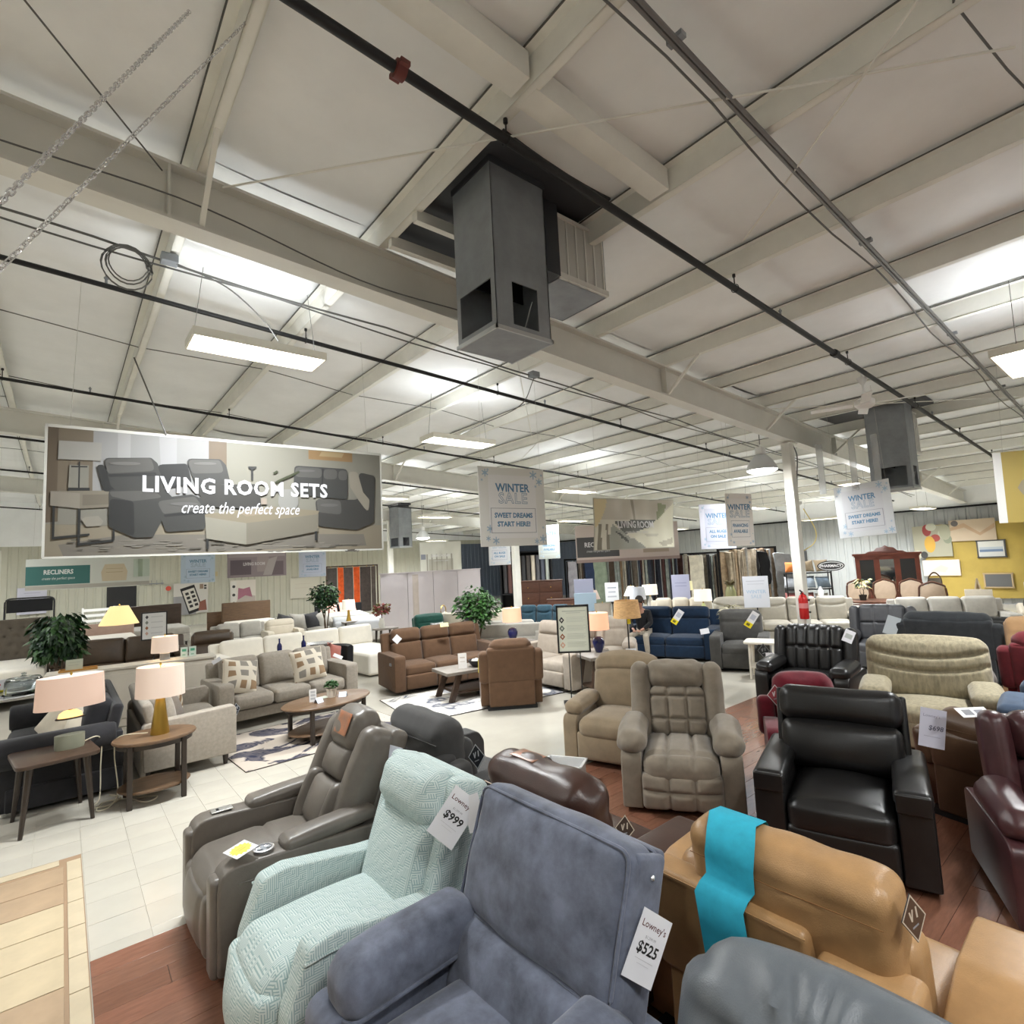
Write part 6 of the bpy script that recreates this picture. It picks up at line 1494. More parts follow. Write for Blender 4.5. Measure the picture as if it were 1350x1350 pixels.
stand_sign('white floor sign reading winter sale behind the black tufted recliner', 11.35, 5.75, .95, .50, .66, -62, (.68, .70, .76), [txt('WINTER', 0, .0, .10, PB, .002), txt('SALE', 0, -.10, .10, PB, 0), (rect(-.18, .22, .18, .235), (.52, .54, .6)), (rect(-.16, .16, .16, .17), (.52, .54, .6))])
stand_sign('lilac blue floor sign in front of the rug rack', 12.75, 8.5, .95, .46, .66, -55, (.52, .54, .74), [(rect(-.15, .1, .15, .12), (.35, .38, .6)), (rect(-.15, .02, .15, .04), (.35, .38, .6))])
stand_sign('pale blue screen on a stand behind the easel sign', 9.3, 8.75, .95, .5, .42, -45, (.50, .66, .80), None)
stand_sign('lilac sheet on a stand above the pale blue screen', 9.75, 9.2, 1.05, .46, .62, -45, (.50, .52, .68), None)
stand_sign('white printed floor sign left of the bell shade lamp', 11.65, 9.95, .95, .36, .52, -48, (.66, .68, .70), [(rect(-.12, .1, .12, .14), (.3, .32, .36)), (rect(-.1, -.02, .1, .03), (.4, .42, .46)), (rect(-.12, -.14, .12, -.1), (.4, .42, .46))])
# tall bottle green vase and pampas
vs_ = thing('tall_vase', 'tall olive glass vase with dried leaves by the second rug rack', 'vase', (12.75, 7.1, .72))
part('vase_body', lathe([(0, 0), (.1, 0), (.14, .2), (.13, .45), (.08, .58), (.1, .62), (.09, .62), (.07, .58), (0, .5)], 20), mat('olive_glass', (.25, .25, .12), .2), vs_)
f = part('dried_leaves', cat(*[tr(leaf(.2, .05), (.04*math.cos(k*2.4), .04*math.sin(k*2.4), .6), (0, -60+k*3, k*47)) for k in range(14)]), mat('dried_brown_leaf', (.14, .11, .05), .8), vs_, smooth=0)
stand_table('dark table under the tall olive vase', 12.75, 7.1, .6, .72)
pg = tree('pale pampas grass in a pot behind the charcoal plush recliner', 10.6, 5.95, 1.1, .2, .92, 320, (mat('pampas', (.45, .42, .28), .9), mat('pampas2', (.5, .46, .34), .9)), .14, .012, 'pampas_grass', 12, 2, .1)
# white table with tags
wt = tapered('side_table', 'whitewashed two tier table with hanging tags beside the black tufted recliner', 9.25, 4.62, -70, .62, .5, .62, .02, mat('whitewash', (.62, .58, .5), .6), mat('whitewash', (.62, .58, .5)), .2)
diamond('black diamond tag hanging from the whitewashed table', (8.96, 4.50, .50), (-.9, -.4, 0), .12, 0, (.2, .2, .2), (.02, .02, .02))
card('notice_card', 'white printed card at the whitewashed table', 'card', .2, .16, (8.96, 4.36, .40), (-.9, -.4, 0), [(rect(-.06, -.03, .06, .03), (.5, .5, .52))])
# fire extinguisher on the column
fe = thing('fire_extinguisher', 'red fire extinguisher with label on the cream column', 'extinguisher', (10.50, 4.45, .86))
part('cylinder', lathe([(0, 0), (.075, .005), (.08, .03), (.08, .36), (.06, .42), (.025, .45), (.025, .48), (0, .48)], 20), mat('red_enamel', (.42, .015, .015), .25), fe)
part('label', tr(lathe([(.081, .2), (.081, .29)], 20)), mat('pink_label', (.6, .2, .2), .5), fe); part('handle', cat(bar((0, 0, .48), (-.1, 0, .53), .02), bar((0, 0, .5), (-.08, 0, .46), .015)), m_iron, fe, smooth=0)
part('hose', tube(bez((.02, 0, .46), (.1, -.02, .4), (.1, -.02, .15)), .01, 6), m_iron, fe)
part('bracket', cat(box(.02, .18, .03, (.07, 0, .12)), box(.02, .18, .03, (.07, 0, .34))), m_iron, fe, smooth=0)
# shelf with throws
tsf = thing('shelf_unit', 'black shelf unit stacked with cushions right of the column', 'shelf', (16.95, 7.0, 0), -58)
for z in (.45, .95, 1.42): part('shelf', box(1.2, .4, .035, (0, 0, z)), m_iron, tsf, smooth=0)
for sx in (-.58, .58):
    for sy in (-.18, .18): part('post', box(.03, .03, 1.45, (sx, sy, .725)), m_iron, tsf, smooth=0)
for k, (dx, z, c_, s_) in enumerate(((-.45, .68, (.40, .14, .13), .38), (-.05, .68, (.36, .13, .12), .38), (.35, .66, (.6, .56, .48), .36), (-.45, 1.16, (.45, .47, .52), .36), (.0, 1.16, (.42, .50, .60), .38), (.4, 1.14, (.28, .36, .46), .36), (-.4, 1.60, (.62, .20, .05), .34), (0, 1.62, (.26, .2, .13), .38), (.4, 1.62, (.26, .2, .13), .38))):
    lb = ('rose cushion left on the lower black shelf', 'rose cushion middle of the lower black shelf', 'cream cushion right on the lower black shelf', 'grey cushion left on the middle black shelf', 'pale blue cushion middle of the black shelf', 'blue cushion right on the middle black shelf', 'orange cushion on top of the black shelf', 'tan folded throw on top of the black shelf', 'tan throw right on top of the black shelf')[k]
    rz = math.radians(-58)
    cushion(lb, (16.95+dx*math.cos(rz), 7.0+dx*math.sin(rz), z), -58+10*(k % 3-1), fabric('shelf_cushion_%d' % k, c_, .1), s_, 30, 0, .16, 'cushions on the black shelf unit')
bt = stand_table('black table with bottles right of the black shelf unit', 15.9, 6.25, .8, .8, m_iron)
card('oval_sign', 'small black oval sign above the black table', 'sign', .01, .01, (16.6, 6.2, 1.62), (-.85, -.5, 0), None)
ov = bpy.data.objects['oval_sign']; ov.data = mesh('oval_sign', tr(lathe([(.34, 0), (.34, .02)], 28), (0, 0, 0), (90, 0, 0), (1, .42, 1)) if False else tr(tr(lathe([(.34, -.01), (.34, .01)], 28), sc=(1, .42, 1)), rot=(90, 0, 0)), m_iron, 40)
a = art('print', [(ell(0, 0, .31, .115), (.6, .6, .6)), (ell(0, 0, .29, .1), (.03, .03, .03)), txt('PHARMACY', 0, 0, .10, (.62, .62, .62), .003)], ov); a.location = (0, -.012, 0)
ov.data.materials.clear(); ov.data.materials.append(m_iron)
part('post', cyl(.012, 1.5, 8, (0, .02, -1.62+.0)), m_iron, ov)
solo('white_bottle', lathe([(0, 0), (.07, 0), (.07, .2), (.03, .26), (.03, .3), (0, .3)], 14), m_white, 'white bottle on the black table', 'bottle', (15.75, 6.2, .8))
solo('grey_box', rb(.5, .35, .28, .01, n=1, c=(0, 0, .14)), mat('grey_board', (.25, .25, .26), .7), 'grey box on the floor shelf left of the black table', 'box', (16.2, 7.0, .0))
# china cabinet
ch = thing('china_cabinet', 'mahogany china cabinet with carved crest and glass doors', 'cabinet', (18.3, 5.35, 0), -72)
mm = mat('mahogany_red', (.09, .035, .02))
mg = mat('mahogany_bright', (.14, .04, .025), .3, noise=.2, nscale=4)
part('base_cabinet', rb(1.55, .48, .8, .015, n=1, c=(0, 0, .42)), mg, ch)
part('hutch_back', box2((-.74, .18, .82), (.74, .22, 1.85)), mg, ch, smooth=0)
for k in (-1, 1): part('hutch_side', box2((k*.74-.02, -.2, .82), (k*.74+.02, .22, 1.85)), mg, ch, smooth=0)
part('cornice', cat(box2((-.82, -.26, 1.84), (.82, .24, 1.9)), box2((-.78, -.23, 1.8), (.78, .22, 1.84))), mg, ch, smooth=0)
crest = [(-.5, 1.9), (.5, 1.9), (.42, 1.95), (.28, 1.97), (.2, 2.05), (.08, 2.07), (0, 2.12), (-.08, 2.07), (-.2, 2.05), (-.28, 1.97), (-.42, 1.95)]
g = prism([(x, z) for x, z in crest], -.03, .03, .008, 2); part('crest', (g[0][:, [1, 0, 2]]*np.array((1, 1, 1)), [tuple(reversed(f)) for f in g[1]]), mg, ch)
for k in range(3):
    x0 = -.72+.48*k
    d_ = part('glass_door', cat(box2((x0, -.22, .84), (x0+.07, -.19, 1.8)), box2((x0+.41, -.22, .84), (x0+.48, -.19, 1.8)), box2((x0, -.22, 1.72), (x0+.48, -.19, 1.8)), box2((x0, -.22, .84), (x0+.48, -.19, .92))), mg, ch, smooth=0)
    part('pane', box2((x0+.07, -.21, .92), (x0+.41, -.204, 1.72)), mat('dark_glass', (.03, .03, .03), .06, .6) if k != 1 else mat('mirror_glass', (.5, .52, .52), .05, metal=1), d_, smooth=0)
    part('lower_door', rb(.46, .02, .62, .01, n=1, c=(x0+.24, -.25, .42)), mg, ch)
for z in (1.2, 1.5): part('shelf', box2((-.72, -.18, z), (.72, .18, z+.02)), mg, ch, smooth=0)
# dining set
dt = tapered('dining_table', 'dark oval dining table in front of the china cabinet', 15.9, 4.75, -72, 1.9, 1.0, .76, .0, mm, mm, None, .05, .4)
def dchair(label, x, y, rz):
    t = thing('dining_chair', label, 'chair', (x, y, 0), rz, 'cream backed dining chairs')
    part('seat', rb(.48, .46, .09, .035, (0, 0, .02), n=3, c=(0, 0, .47)), F_crm, t)
    out = fillet([(-.16, .60), (.16, .60), (.24, .85), (.22, 1.12), (.0, 1.20), (-.22, 1.12), (-.24, .85)], .1, 4)
    g = prism(out, -.02, .02, .012, 2); part('backrest', (g[0][:, [1, 0, 2]]+np.array((0, .25, 0)), [tuple(reversed(f)) for f in g[1]]), fabric('tan_back', (.46, .35, .26), .06), t)
    part('back_frame', tube([(x_, .25, z_) for x_, z_ in fillet([(-.18, .57), (.18, .57), (.265, .85), (.24, 1.14), (.0, 1.24), (-.24, 1.14), (-.265, .85)], .1, 4)], .022, 7, closed=True), mm, t)
    for sx in (-1, 1):
        part('leg', tube([(sx*.2, -.2, .44), (sx*.21, -.23, 0)], .025, 8, taper=[1.1, .6]), mm, t)
        part('leg', tube([(sx*.19, .24, .6), (sx*.2, .3, 0)], .022, 8), mm, t)
    return t
for lb, x, y, rz in (('dining chair seen from behind right of the china cabinet', 15.75, 3.75, 105), ('dining chair facing us at the left of the dining table', 16.3, 5.5, -75), ('dining chair facing us in the middle of the dining table', 16.55, 4.95, -75), ('dining chair facing us at the right of the dining table', 16.7, 4.4, -75)): dchair(lb, x, y, rz)
op = tree('white orchid in a dark bowl on the dining table', 15.75, 5.2, .55, .16, .42, 60, (m_leaf[0], mat('cream_petal', (.7, .66, .3), .6)), .14, .03, 'orchid', 21, 3, .09, z=.76)
# yellow cloth wall with paintings
XW = X1-.09
yc = solo('yellow_cloth', tr(rb(7.4, .03, 2.55, .01, n=(40, 1, 14), f=wr(.02, 3.1, 1)), rot=(0, 0, -90)), mat('mustard_cloth', (.36, .26, .055), .75, noise=.12, nscale=1.2), 'mustard yellow cloth hung along the side wall behind the paintings', 'cloth', (XW-.02, 2.05, 1.45))
def painting(label, y0, y1, z0, z1, col, shapes, frame=None, x=XW-.08):
    w_, h_ = y0-y1, z1-z0
    t = thing('painting', label, 'painting', (x, (y0+y1)/2, (z0+z1)/2), -90, 'paintings on the side wall')
    part('canvas', rb(w_, .04, h_, .006, n=1), mat('canvas_%d_%d_%d' % tuple(int(v*255) for v in col), col, .7), t)
    if frame: part('frame', cat(box(w_+.06, .06, .04, (0, 0, h_/2)), box(w_+.06, .06, .04, (0, 0, -h_/2)), box(.04, .06, h_, (w_/2, 0, 0)), box(.04, .06, h_, (-w_/2, 0, 0))), frame, t, smooth=0)
    if shapes: a = art('print', shapes, t); a.location = (0, -.0215, 0)
    return t
r_ = random.Random(2)
ab = [(ell(r_.uniform(-.5, .5), r_.uniform(-.5, .5), r_.uniform(.06, .2), r_.uniform(.1, .3), 12), c_) for c_ in ((.05, .06, .05), (.35, .36, .28), (.28, .06, .05), (.5, .3, .06), (.2, .22, .16), (.4, .38, .3), (.25, .05, .05), (.05, .05, .05), (.42, .42, .34), (.3, .3, .22))]
painting('abstract painting of coloured pods right of the china cabinet', 6.05, 4.95, 1.62, 2.72, (.30, .29, .22), ab)
painting('pale brown marbled painting above the small seascape', 4.98, 3.75, 2.12, 2.85, (.46, .37, .27), [([(-.6, .1), (-.2, .25), (.2, -.1), (.6, .2), (.6, .05), (.2, -.2), (-.2, .1), (-.6, 0)], (.40, .28, .18)), (ell(-.45, .25, .1, .1), (.12, .11, .11))])
painting('small framed blue seascape on the yellow cloth', 4.28, 3.58, 1.55, 2.1, (.5, .5, .46), [(rect(-.3, -.1, .3, .0), (.12, .17, .26)), (rect(-.3, -.02, .3, .06), (.34, .38, .42)), (rect(-.3, -.24, .3, -.1), (.45, .46, .44))], mat('dark_frame', (.05, .05, .05), .5))
mo = [([(-.5, .5), (-.2, .62), (.0, .4), (.3, .35), (.45, .1), (.35, -.1), (-.3, -.1), (-.45, .2)], (.14, .09, .09)), (ell(0, .05, .13, .13), (.5, .42, .36)), (rect(-.12, -.55, .12, -.1), (.17, .11, .1)), (rect(-.5, -.3, -.3, .1), (.2, .14, .13)), (rect(.3, -.3, .5, .1), (.2, .14, .13)), (rect(-.62, -.2, .62, -.16), (.14, .09, .09)), (rect(-.4, -.55, -.28, -.35), (.22, .16, .15))]
painting('large sepia picture of a motorcycle on the yellow cloth', 3.05, 1.6, 1.45, 2.75, (.52, .43, .37), mo)
painting('pale pink floral canvas below the pods painting', 5.85, 4.8, .95, 1.5, (.62, .53, .47), [([(-.3, -.1), (.0, .1), (.2, 0), (.1, -.15)], (.56, .44, .40))])
painting('grey framed dark canvas low on the yellow cloth', 4.2, 3.5, .55, 1.0, (.09, .09, .09), None, mat('pale_oak', (.38, .28, .16), .5))
fl_ = [(ell(r_.uniform(-.5, .5), r_.uniform(-.2, .2), .07, .045, 8), c_) for c_ in ((.3, .05, .03), (.08, .08, .12), (.2, .16, .1), (.3, .08, .05), (.1, .1, .12), (.4, .3, .2))]
painting('cream floral canvas at the right edge below the motorcycle', 2.35, 1.15, .75, 1.4, (.58, .54, .43), fl_)
# easel-like pale boards, mirror and right-hand beds
mr = thing('arched_mirror', 'small arched wicker mirror in front of the pink canvas', 'mirror', (19.5, 4.55, 0), -75)
mr.scale = (.45, .5, .82)
part('frame', tube([(x_, 0, z_) for x_, z_ in fillet([(-.35, .6), (-.35, 1.35), (0, 1.6), (.35, 1.35), (.35, .6)], [.02, .3, .4, .3, .02], 5)], .03, 7, closed=True), m_bark, mr)
part('glass', prism(fillet([(-.33, .62), (.33, .62), (.33, 1.3), (0, 1.56), (-.33, 1.3)], [.01, .01, .3, .4, .3]), -.01, .01) if False else box2((-.33, -.01, .62), (.33, .01, 1.35)), mat('old_mirror', (.32, .30, .27), .15, metal=.6), mr, smooth=0)
part('stand', box2((-.35, -.05, 0), (.35, .05, .6)), m_darkwood, mr, smooth=0)
ea = thing('easel', 'pale wooden easel in front of the yellow cloth', 'easel', (16.5, 3.05, 0), -80)
for a_, b_ in (((-.25, 0, 0), (0, 0, 1.25)), ((.25, 0, 0), (0, 0, 1.25)), ((0, .3, 0), (0, 0, 1.2))): part('leg', bar(a_, b_, .05, .03), mat('pale_pine', (.5, .4, .26), .6), ea, smooth=0)
part('canvas_board', rb(.5, .03, .5, .006, n=1, c=(0, -.04, .75)), F_crm, ea)
for k in range(3):
    painting(('blank cream canvas leaning left under the floral canvas', 'second blank cream canvas under the floral canvas', 'third blank cream canvas at the right edge')[k], 3.25-.72*k, 2.6-.72*k, .18, .72, (.55, .50, .42), None)
bed('bed with white bedding and dark throws at the right edge', 16.6, 1.6, 100, 1.6, 2.0, None, 1, None, F_crm, h=.62)
solo('folded_blanket', rb(.8, .5, .26, .1, (0, 0, .05), n=(10, 6, 3), f=wr(.03, 9)), fabric('dark_brown_throw', (.03, .024, .022), .2), 'dark brown throws heaped on the right hand bed', 'blanket', (15.8, 1.9, .75), 15)
bb = sofa('sofa', 'black low backed sofa in front of the right hand bed', 12.6, 2.9, 95, leather('matte_black_leather', (.02, .02, .02), .5), 2.3, .9, .82, 3, 'cushion', .16, .6)
card('price_tag', 'clear plastic bag scrap on the plastic wrapped black recliner', 'bag', .18, .3, (10.25, 3.02, .85), (-.9, -.3, 0), None, 20, (.42, .47, .50))
# ================================================================== hanging banners and signs
m_ban = mat('vinyl_banner', (.62, .62, .58), .4)
def hang(t, w_, h, pts=(-.45, .45), roofz=None):
    for s in pts: part('hanging_wire', tube([(s*w_, 0, h/2), (s*w_*.96, 0, roofz)], .0018, 4), m_string, t)
def banner(label, a, b, z0, z1, shapes, col=(.62, .62, .58), name='hanging_banner', cat_='banner', grp=None, tilt=0, th=.012, flake=False, wires=True, sag=0, step=.0003):
    A, B = Vector((*a, 0)), Vector((*b, 0)); d = B-A; w_ = d.length; h = z1-z0; mid = (A+B)/2
    t = thing(name, label, cat_, (mid.x, mid.y, (z0+z1)/2), math.degrees(math.atan2(d.y, d.x)), grp)
    t.rotation_euler[1] = math.radians(tilt)
    part('panel', rb(w_, th, h, .004, n=1), mat('banner_%d_%d_%d' % tuple(int(v*255) for v in col), col, .4), t)
    if shapes: s = art('print', shapes(w_, h) if callable(shapes) else shapes, t, step=step); s.location = (0, -th/2, 0)
    if wires: hang(t, w_, h, roofz=roof(mid.x)-.06-(z0+z1)/2)
    return t
DB = (.10, .22, .36); GB = (.24, .33, .43); LB = (.34, .46, .58)
def flakes(w_, h, s=1):
    V, F = [], []
    def add(pts): F.append(tuple(range(len(V), len(V)+len(pts)))); V.extend([(x, z, 0) for x, z in pts])
    for x, z, r in ((-.40, .42, .05), (-.45, .33, .018), (-.36, .46, .02), (.42, .33, .05), (.33, .42, .06), (.46, .42, .02), (.36, .27, .02), (-.36, -.28, .05), (-.39, -.40, .035), (-.28, -.43, .05), (.34, -.45, .04), (.44, -.42, .055), (.45, -.27, .02)):
        cx, cz, R_ = x*w_, z*h, r*w_*s
        for k in range(3):
            a = k*PI/3+.5; c, n_ = (math.cos(a), math.sin(a)), (-math.sin(a), math.cos(a)); q = R_*.15
            add([(cx-c[0]*R_-n_[0]*q, cz-c[1]*R_-n_[1]*q), (cx+c[0]*R_-n_[0]*q, cz+c[1]*R_-n_[1]*q), (cx+c[0]*R_+n_[0]*q, cz+c[1]*R_+n_[1]*q), (cx-c[0]*R_+n_[0]*q, cz-c[1]*R_+n_[1]*q)])
    dots = cat(*[(np.array([(x, z, 0) for x, z in ell(x*w_, z*h, r*w_*.5, r*w_*.5, 8)]), [tuple(range(8))]) for x, z, r in ((-.40, .42, .05), (.42, .33, .05), (.44, -.42, .055), (-.45, .33, .018), (.46, .42, .02), (.36, .27, .02))])
    return [((np.array(V), F), LB), (dots, LB)]
def outline_text(s, x, z, size, col, inner, sx=1):
    return [txt(s, x, z, size, col, size*.03, 0, sx, 1.12), txt(s, x, z, size, inner, -size*.012, 0, sx, 1.12)]
def sale(l1, l2, paper=(.56, .57, .60), border=True):
    def f(w_, h):
        s = [(rect(-w_*.36, -h*.40, w_*.36, h*.40), paper)] if border else []
        s += flakes(w_, h)
        s += [txt('WINTER', 0, h*.235, h*.145, DB, h*.004, 0, .92)]
        s += outline_text('SALE', 0, h*.10, h*.19, GB, paper, 1.0)
        s += [(rect(-w_*.34, -h*.335, w_*.34, -h*.02), (.16, .18, .22)), (rect(-w_*.333, -h*.33, w_*.333, -h*.025), paper)]
        s += [txt(l1, 0, -h*.115, h*.085, DB, h*.0035, 0, min(1.0, .60*w_/(h*.085*.62*len(l1)))), txt(l2, 0, -h*.225, h*.085, DB, h*.0035, 0, min(1.0, .60*w_/(h*.085*.62*len(l2))))]
        return s
    return f
P_ = (.60, .60, .60)
banner('large winter sale sweet dreams sign hanging at the centre', (4.72, 6.45), (5.90, 6.30), 2.40, 3.60, sale('SWEET DREAMS', 'START HERE!', (.74, .74, .75)), (.68, .68, .66), grp='winter sale signs')
banner('tilted winter sale sweet dreams sign in front of the smaller duct', (10.62, 3.78), (10.38, 2.86), 2.30, 3.20, sale('SWEET DREAMS', 'START HERE!'), (.58, .60, .62), grp='winter sale signs', tilt=-2)
banner('winter sale all rugs on sale sign right of the grey living room banner', (9.85, 6.02), (10.40, 5.58), 2.22, 3.12, sale('ALL RUGS', 'ON SALE', (.5, .52, .62)), (.60, .61, .70), grp='winter sale signs', tilt=1)
banner('winter sale financing available sign next to the column dome lamp', (8.68, 4.80), (9.16, 4.58), 2.24, 3.14, sale('FINANCING', 'AVAILABLE', (.8, .79, .77)), (.76, .74, .7), grp='winter sale signs', tilt=1)
banner('small winter sale financing sign half hidden behind the central sign', (9.75, 10.75), (10.15, 10.35), 2.2, 3.10, sale('FINANCING', 'AVAILABLE', (.40, .43, .41)), (.38, .40, .37), grp='winter sale signs')
banner('small all rugs on sale sign below the central sweet dreams sign', (9.0, 11.95), (9.48, 11.6), 2.1, 2.95, sale('ALL RUGS', 'ON SALE'), (.56, .57, .57), grp='winter sale signs')
banner('pale blue winter sale sign below the large banner', (2.95, 20.4), (3.90, 20.2), 2.0, 2.95, sale('SWEET DREAMS', 'START HERE!', (.50, .60, .74)), (.48, .58, .70), grp='winter sale signs')
banner('blue grey financing available sign below the right end of the large banner', (6.35, 19.4), (7.15, 19.0), 2.0, 2.95, sale('FINANCING', 'AVAILABLE', (.50, .54, .66)), (.48, .52, .62), grp='winter sale signs')
banner('pale poster sign hanging at the left edge of the picture', (-2.05, 16.5), (-1.02, 16.2), 2.05, 2.95, lambda w_, h: flakes(w_, h)+[(rect(-w_*.34, -h*.36, w_*.34, h*.36), (.60, .61, .55))], (.62, .62, .55), grp='winter sale signs')

# the large LIVING ROOM SETS banner: printed photograph of a room
def q2(w_, h):
    def f(p):
        x, y = p; u = (x-25)/1308.; U = u/(1.38-.38*u)
        yt, yb = 0+108*u, 518-35*u
        return ((U-.5)*w_, (.5-(y-yt)/(yb-yt))*h)
    return f
def living(w_, h):
    m = q2(w_, h); P = lambda pts: [m(p) for p in pts]; S = []
    S += [(P([(25, 0), (1333, 108), (1333, 483), (17, 518)]), (.26, .245, .20)), (P([(25, 0), (1333, 108), (1333, 400), (17, 390)]), (.30, .29, .25)),
          (P([(25, 0), (80, 4), (75, 380), (20, 385)]), (.16, .125, .09)), (P([(70, 4), (240, 16), (240, 260), (70, 260)]), (.23, .19, .14)),
          (P([(205, 14), (660, 52), (660, 300), (205, 300)]), (.38, .38, .38)), (P([(300, 22), (350, 26), (350, 140), (300, 140)]), (.46, .46, .46)), (P([(460, 34), (530, 40), (530, 200), (470, 200)]), (.44, .44, .45)), (P([(655, 52), (725, 58), (725, 220), (655, 220)]), (.19, .145, .10)),
          (P([(725, 58), (1333, 108), (1333, 390), (725, 330)]), (.29, .28, .235)), (P([(1048, 92), (1222, 104), (1222, 140), (1048, 128)]), (.34, .22, .11)), (P([(1100, 98), (1190, 104), (1180, 122), (1090, 116)]), (.42, .32, .18)),
          (P([(20, 390), (400, 400), (640, 380), (1333, 390), (1333, 483), (17, 518)]), (.33, .29, .22)), (P([(80, 470), (330, 430), (1260, 425), (1270, 470), (600, 498), (100, 515)]), (.24, .22, .19))]
    r = random.Random(5)
    for k in range(70):
        x, y = r.uniform(110, 1230), r.uniform(438, 492); L = r.uniform(20, 70); S.append((P([(x, y), (x+L, y-3), (x+L*.8, y+3), (x+5, y+4)]), r.choice(((.31, .29, .25), (.15, .14, .12), (.27, .25, .21)))))
    D, M_, L_ = (.045, .046, .046), (.075, .076, .073), (.13, .127, .12)
    # lamp and side table
    S += [(P([(72, 62), (238, 70), (236, 142), (70, 136)]), (.42, .41, .38)), (P([(115, 158), (190, 160), (190, 252), (112, 250)]), (.30, .29, .25)), (P([(122, 162), (184, 163), (184, 168), (122, 168)]), D), (P([(150, 145), (156, 145), (156, 250), (150, 250)]), D), (P([(112, 248), (195, 248), (195, 260), (112, 260)]), D),
          (P([(45, 262), (295, 258), (295, 322), (158, 330), (45, 318)]), (.28, .25, .20)), (P([(45, 262), (158, 270), (158, 330), (45, 318)]), (.34, .31, .26)), (P([(168, 276), (288, 272), (288, 312), (168, 318)]), (.22, .195, .155)),
          (P([(55, 320), (64, 320), (64, 448), (55, 448)]), D), (P([(152, 330), (162, 330), (162, 474), (152, 474)]), D), (P([(286, 322), (294, 322), (294, 452), (286, 452)]), D), (P([(55, 440), (198, 426), (198, 434), (55, 450)]), D), (P([(155, 464), (292, 448), (292, 456), (155, 474)]), D), (P([(165, 372), (180, 362), (230, 358), (250, 378), (240, 396), (185, 400)]), (.36, .34, .29))]
    PR = lambda pts: P(fillet(pts, 16, 3))
    # reclining sofa
    S += [(PR([(218, 160), (245, 155), (300, 262), (248, 262)]), D), (PR([(245, 130), (430, 128), (455, 150), (490, 255), (300, 262), (275, 240)]), M_), (PR([(262, 195), (450, 185), (452, 200), (268, 205)]), D), (PR([(250, 134), (430, 130), (446, 180), (262, 192)]), L_),
          (PR([(450, 155), (570, 150), (590, 230), (495, 250)]), D), (PR([(565, 130), (700, 132), (722, 155), (740, 230), (605, 240)]), M_), (PR([(572, 134), (698, 136), (716, 186), (590, 190)]), L_),
          (PR([(268, 255), (480, 250), (520, 290), (440, 440), (370, 442), (270, 400)]), M_), (PR([(272, 290), (365, 300), (370, 440), (270, 398)]), D), (PR([(268, 262), (440, 258), (480, 285), (360, 300), (280, 282)]), L_),
          (PR([(440, 290), (590, 272), (650, 300), (640, 410), (490, 420)]), M_), (PR([(452, 300), (600, 280), (640, 330), (480, 350)]), L_), (PR([(480, 352), (640, 335), (640, 345), (484, 362)]), D), (PR([(600, 235), (850, 230), (860, 330), (640, 320)]), (.075, .074, .07))]
    # right sofa, throw, vase, coffee table
    S += [(PR([(990, 155), (1200, 168), (1200, 290), (985, 270)]), M_), (PR([(995, 160), (1100, 166), (1098, 205), (992, 200)]), L_), (PR([(1106, 168), (1160, 170), (1158, 210), (1104, 208)]), L_), (PR([(1165, 172), (1200, 175), (1200, 214), (1163, 212)]), L_), (PR([(1100, 166), (1106, 166), (1100, 270), (1094, 270)]), D),
          (PR([(1245, 180), (1310, 195), (1300, 380), (1230, 410), (1080, 395), (1070, 290), (1240, 290)]), (.075, .074, .07)), (PR([(1075, 285), (1170, 292), (1175, 350), (1080, 340)]), L_), (PR([(1205, 176), (1240, 180), (1260, 260), (1285, 290), (1280, 345), (1240, 290), (1210, 240)]), (.36, .33, .27)),
          (PR([(930, 250), (1000, 250), (1005, 310), (990, 330), (935, 330), (925, 305)]), (.34, .34, .32)), (PR([(820, 165), (828, 165), (828, 215), (820, 215)]), D), (PR([(805, 160), (845, 160), (835, 172), (815, 172)]), D)]
    S += [(P(ell(330, 152, 60, 7)), (.19, .187, .178)), (P(ell(640, 150, 45, 6)), (.18, .177, .168)), (P(ell(560, 310, 55, 7)), (.17, .167, .16)), (P(ell(1125, 312, 35, 6)), (.17, .167, .16)), (P(ell(1040, 176, 32, 5)), (.17, .167, .16)), (P(ell(355, 330, 7, 9)), D)]
    for k in range(14):
        x, y = 905+k*6.5, 205+((k*37) % 40)-20; S.append((P([(x, y), (x+16, y-10), (x+22, y-4), (x+6, y+6)]), (.07, .08, .045)))
    S += [(P([(640, 350), (900, 318), (1085, 335), (1080, 350), (800, 385), (640, 362)]), (.30, .26, .19)), (P([(640, 360), (800, 384), (800, 468), (645, 445)]), (.34, .325, .27)), (P([(800, 384), (1082, 348), (1080, 415), (800, 468)]), (.25, .23, .185)), (P([(645, 445), (655, 446), (655, 486), (645, 484)]), D), (P([(1066, 415), (1076, 414), (1076, 450), (1066, 450)]), D), (P([(775, 345), (880, 330), (905, 345), (800, 358)]), (.36, .30, .22)), (P([(858, 286), (880, 286), (880, 310), (858, 310)]), (.42, .36, .30))]
    # glare on the vinyl is left to the lamps; lettering
    S = [(p, tuple(v*.50 for v in c)) for p, c in S]
    xa, za = m((395, 236)); xb, zb = m((1118, 258)); W = xb-xa
    v, f = text_geo('LIVING ROOM SETS', .2, .0065, spacing=1.1); cw = v[:, 0].max()-v[:, 0].min(); s = W/cw
    v = v.copy(); v[:, 0] = v[:, 0]*s+(xa+xb)/2; v[:, 1] = v[:, 1]*1.05*s/s*(.235/.2)*.95+(za+zb)/2; S.append(((v, f), (.44, .44, .46)))
    xa, za = m((545, 325)); xb, zb = m((1005, 325)); v, f = text_geo('create the perfect space', .15, .001, .35); cw = v[:, 0].max()-v[:, 0].min()
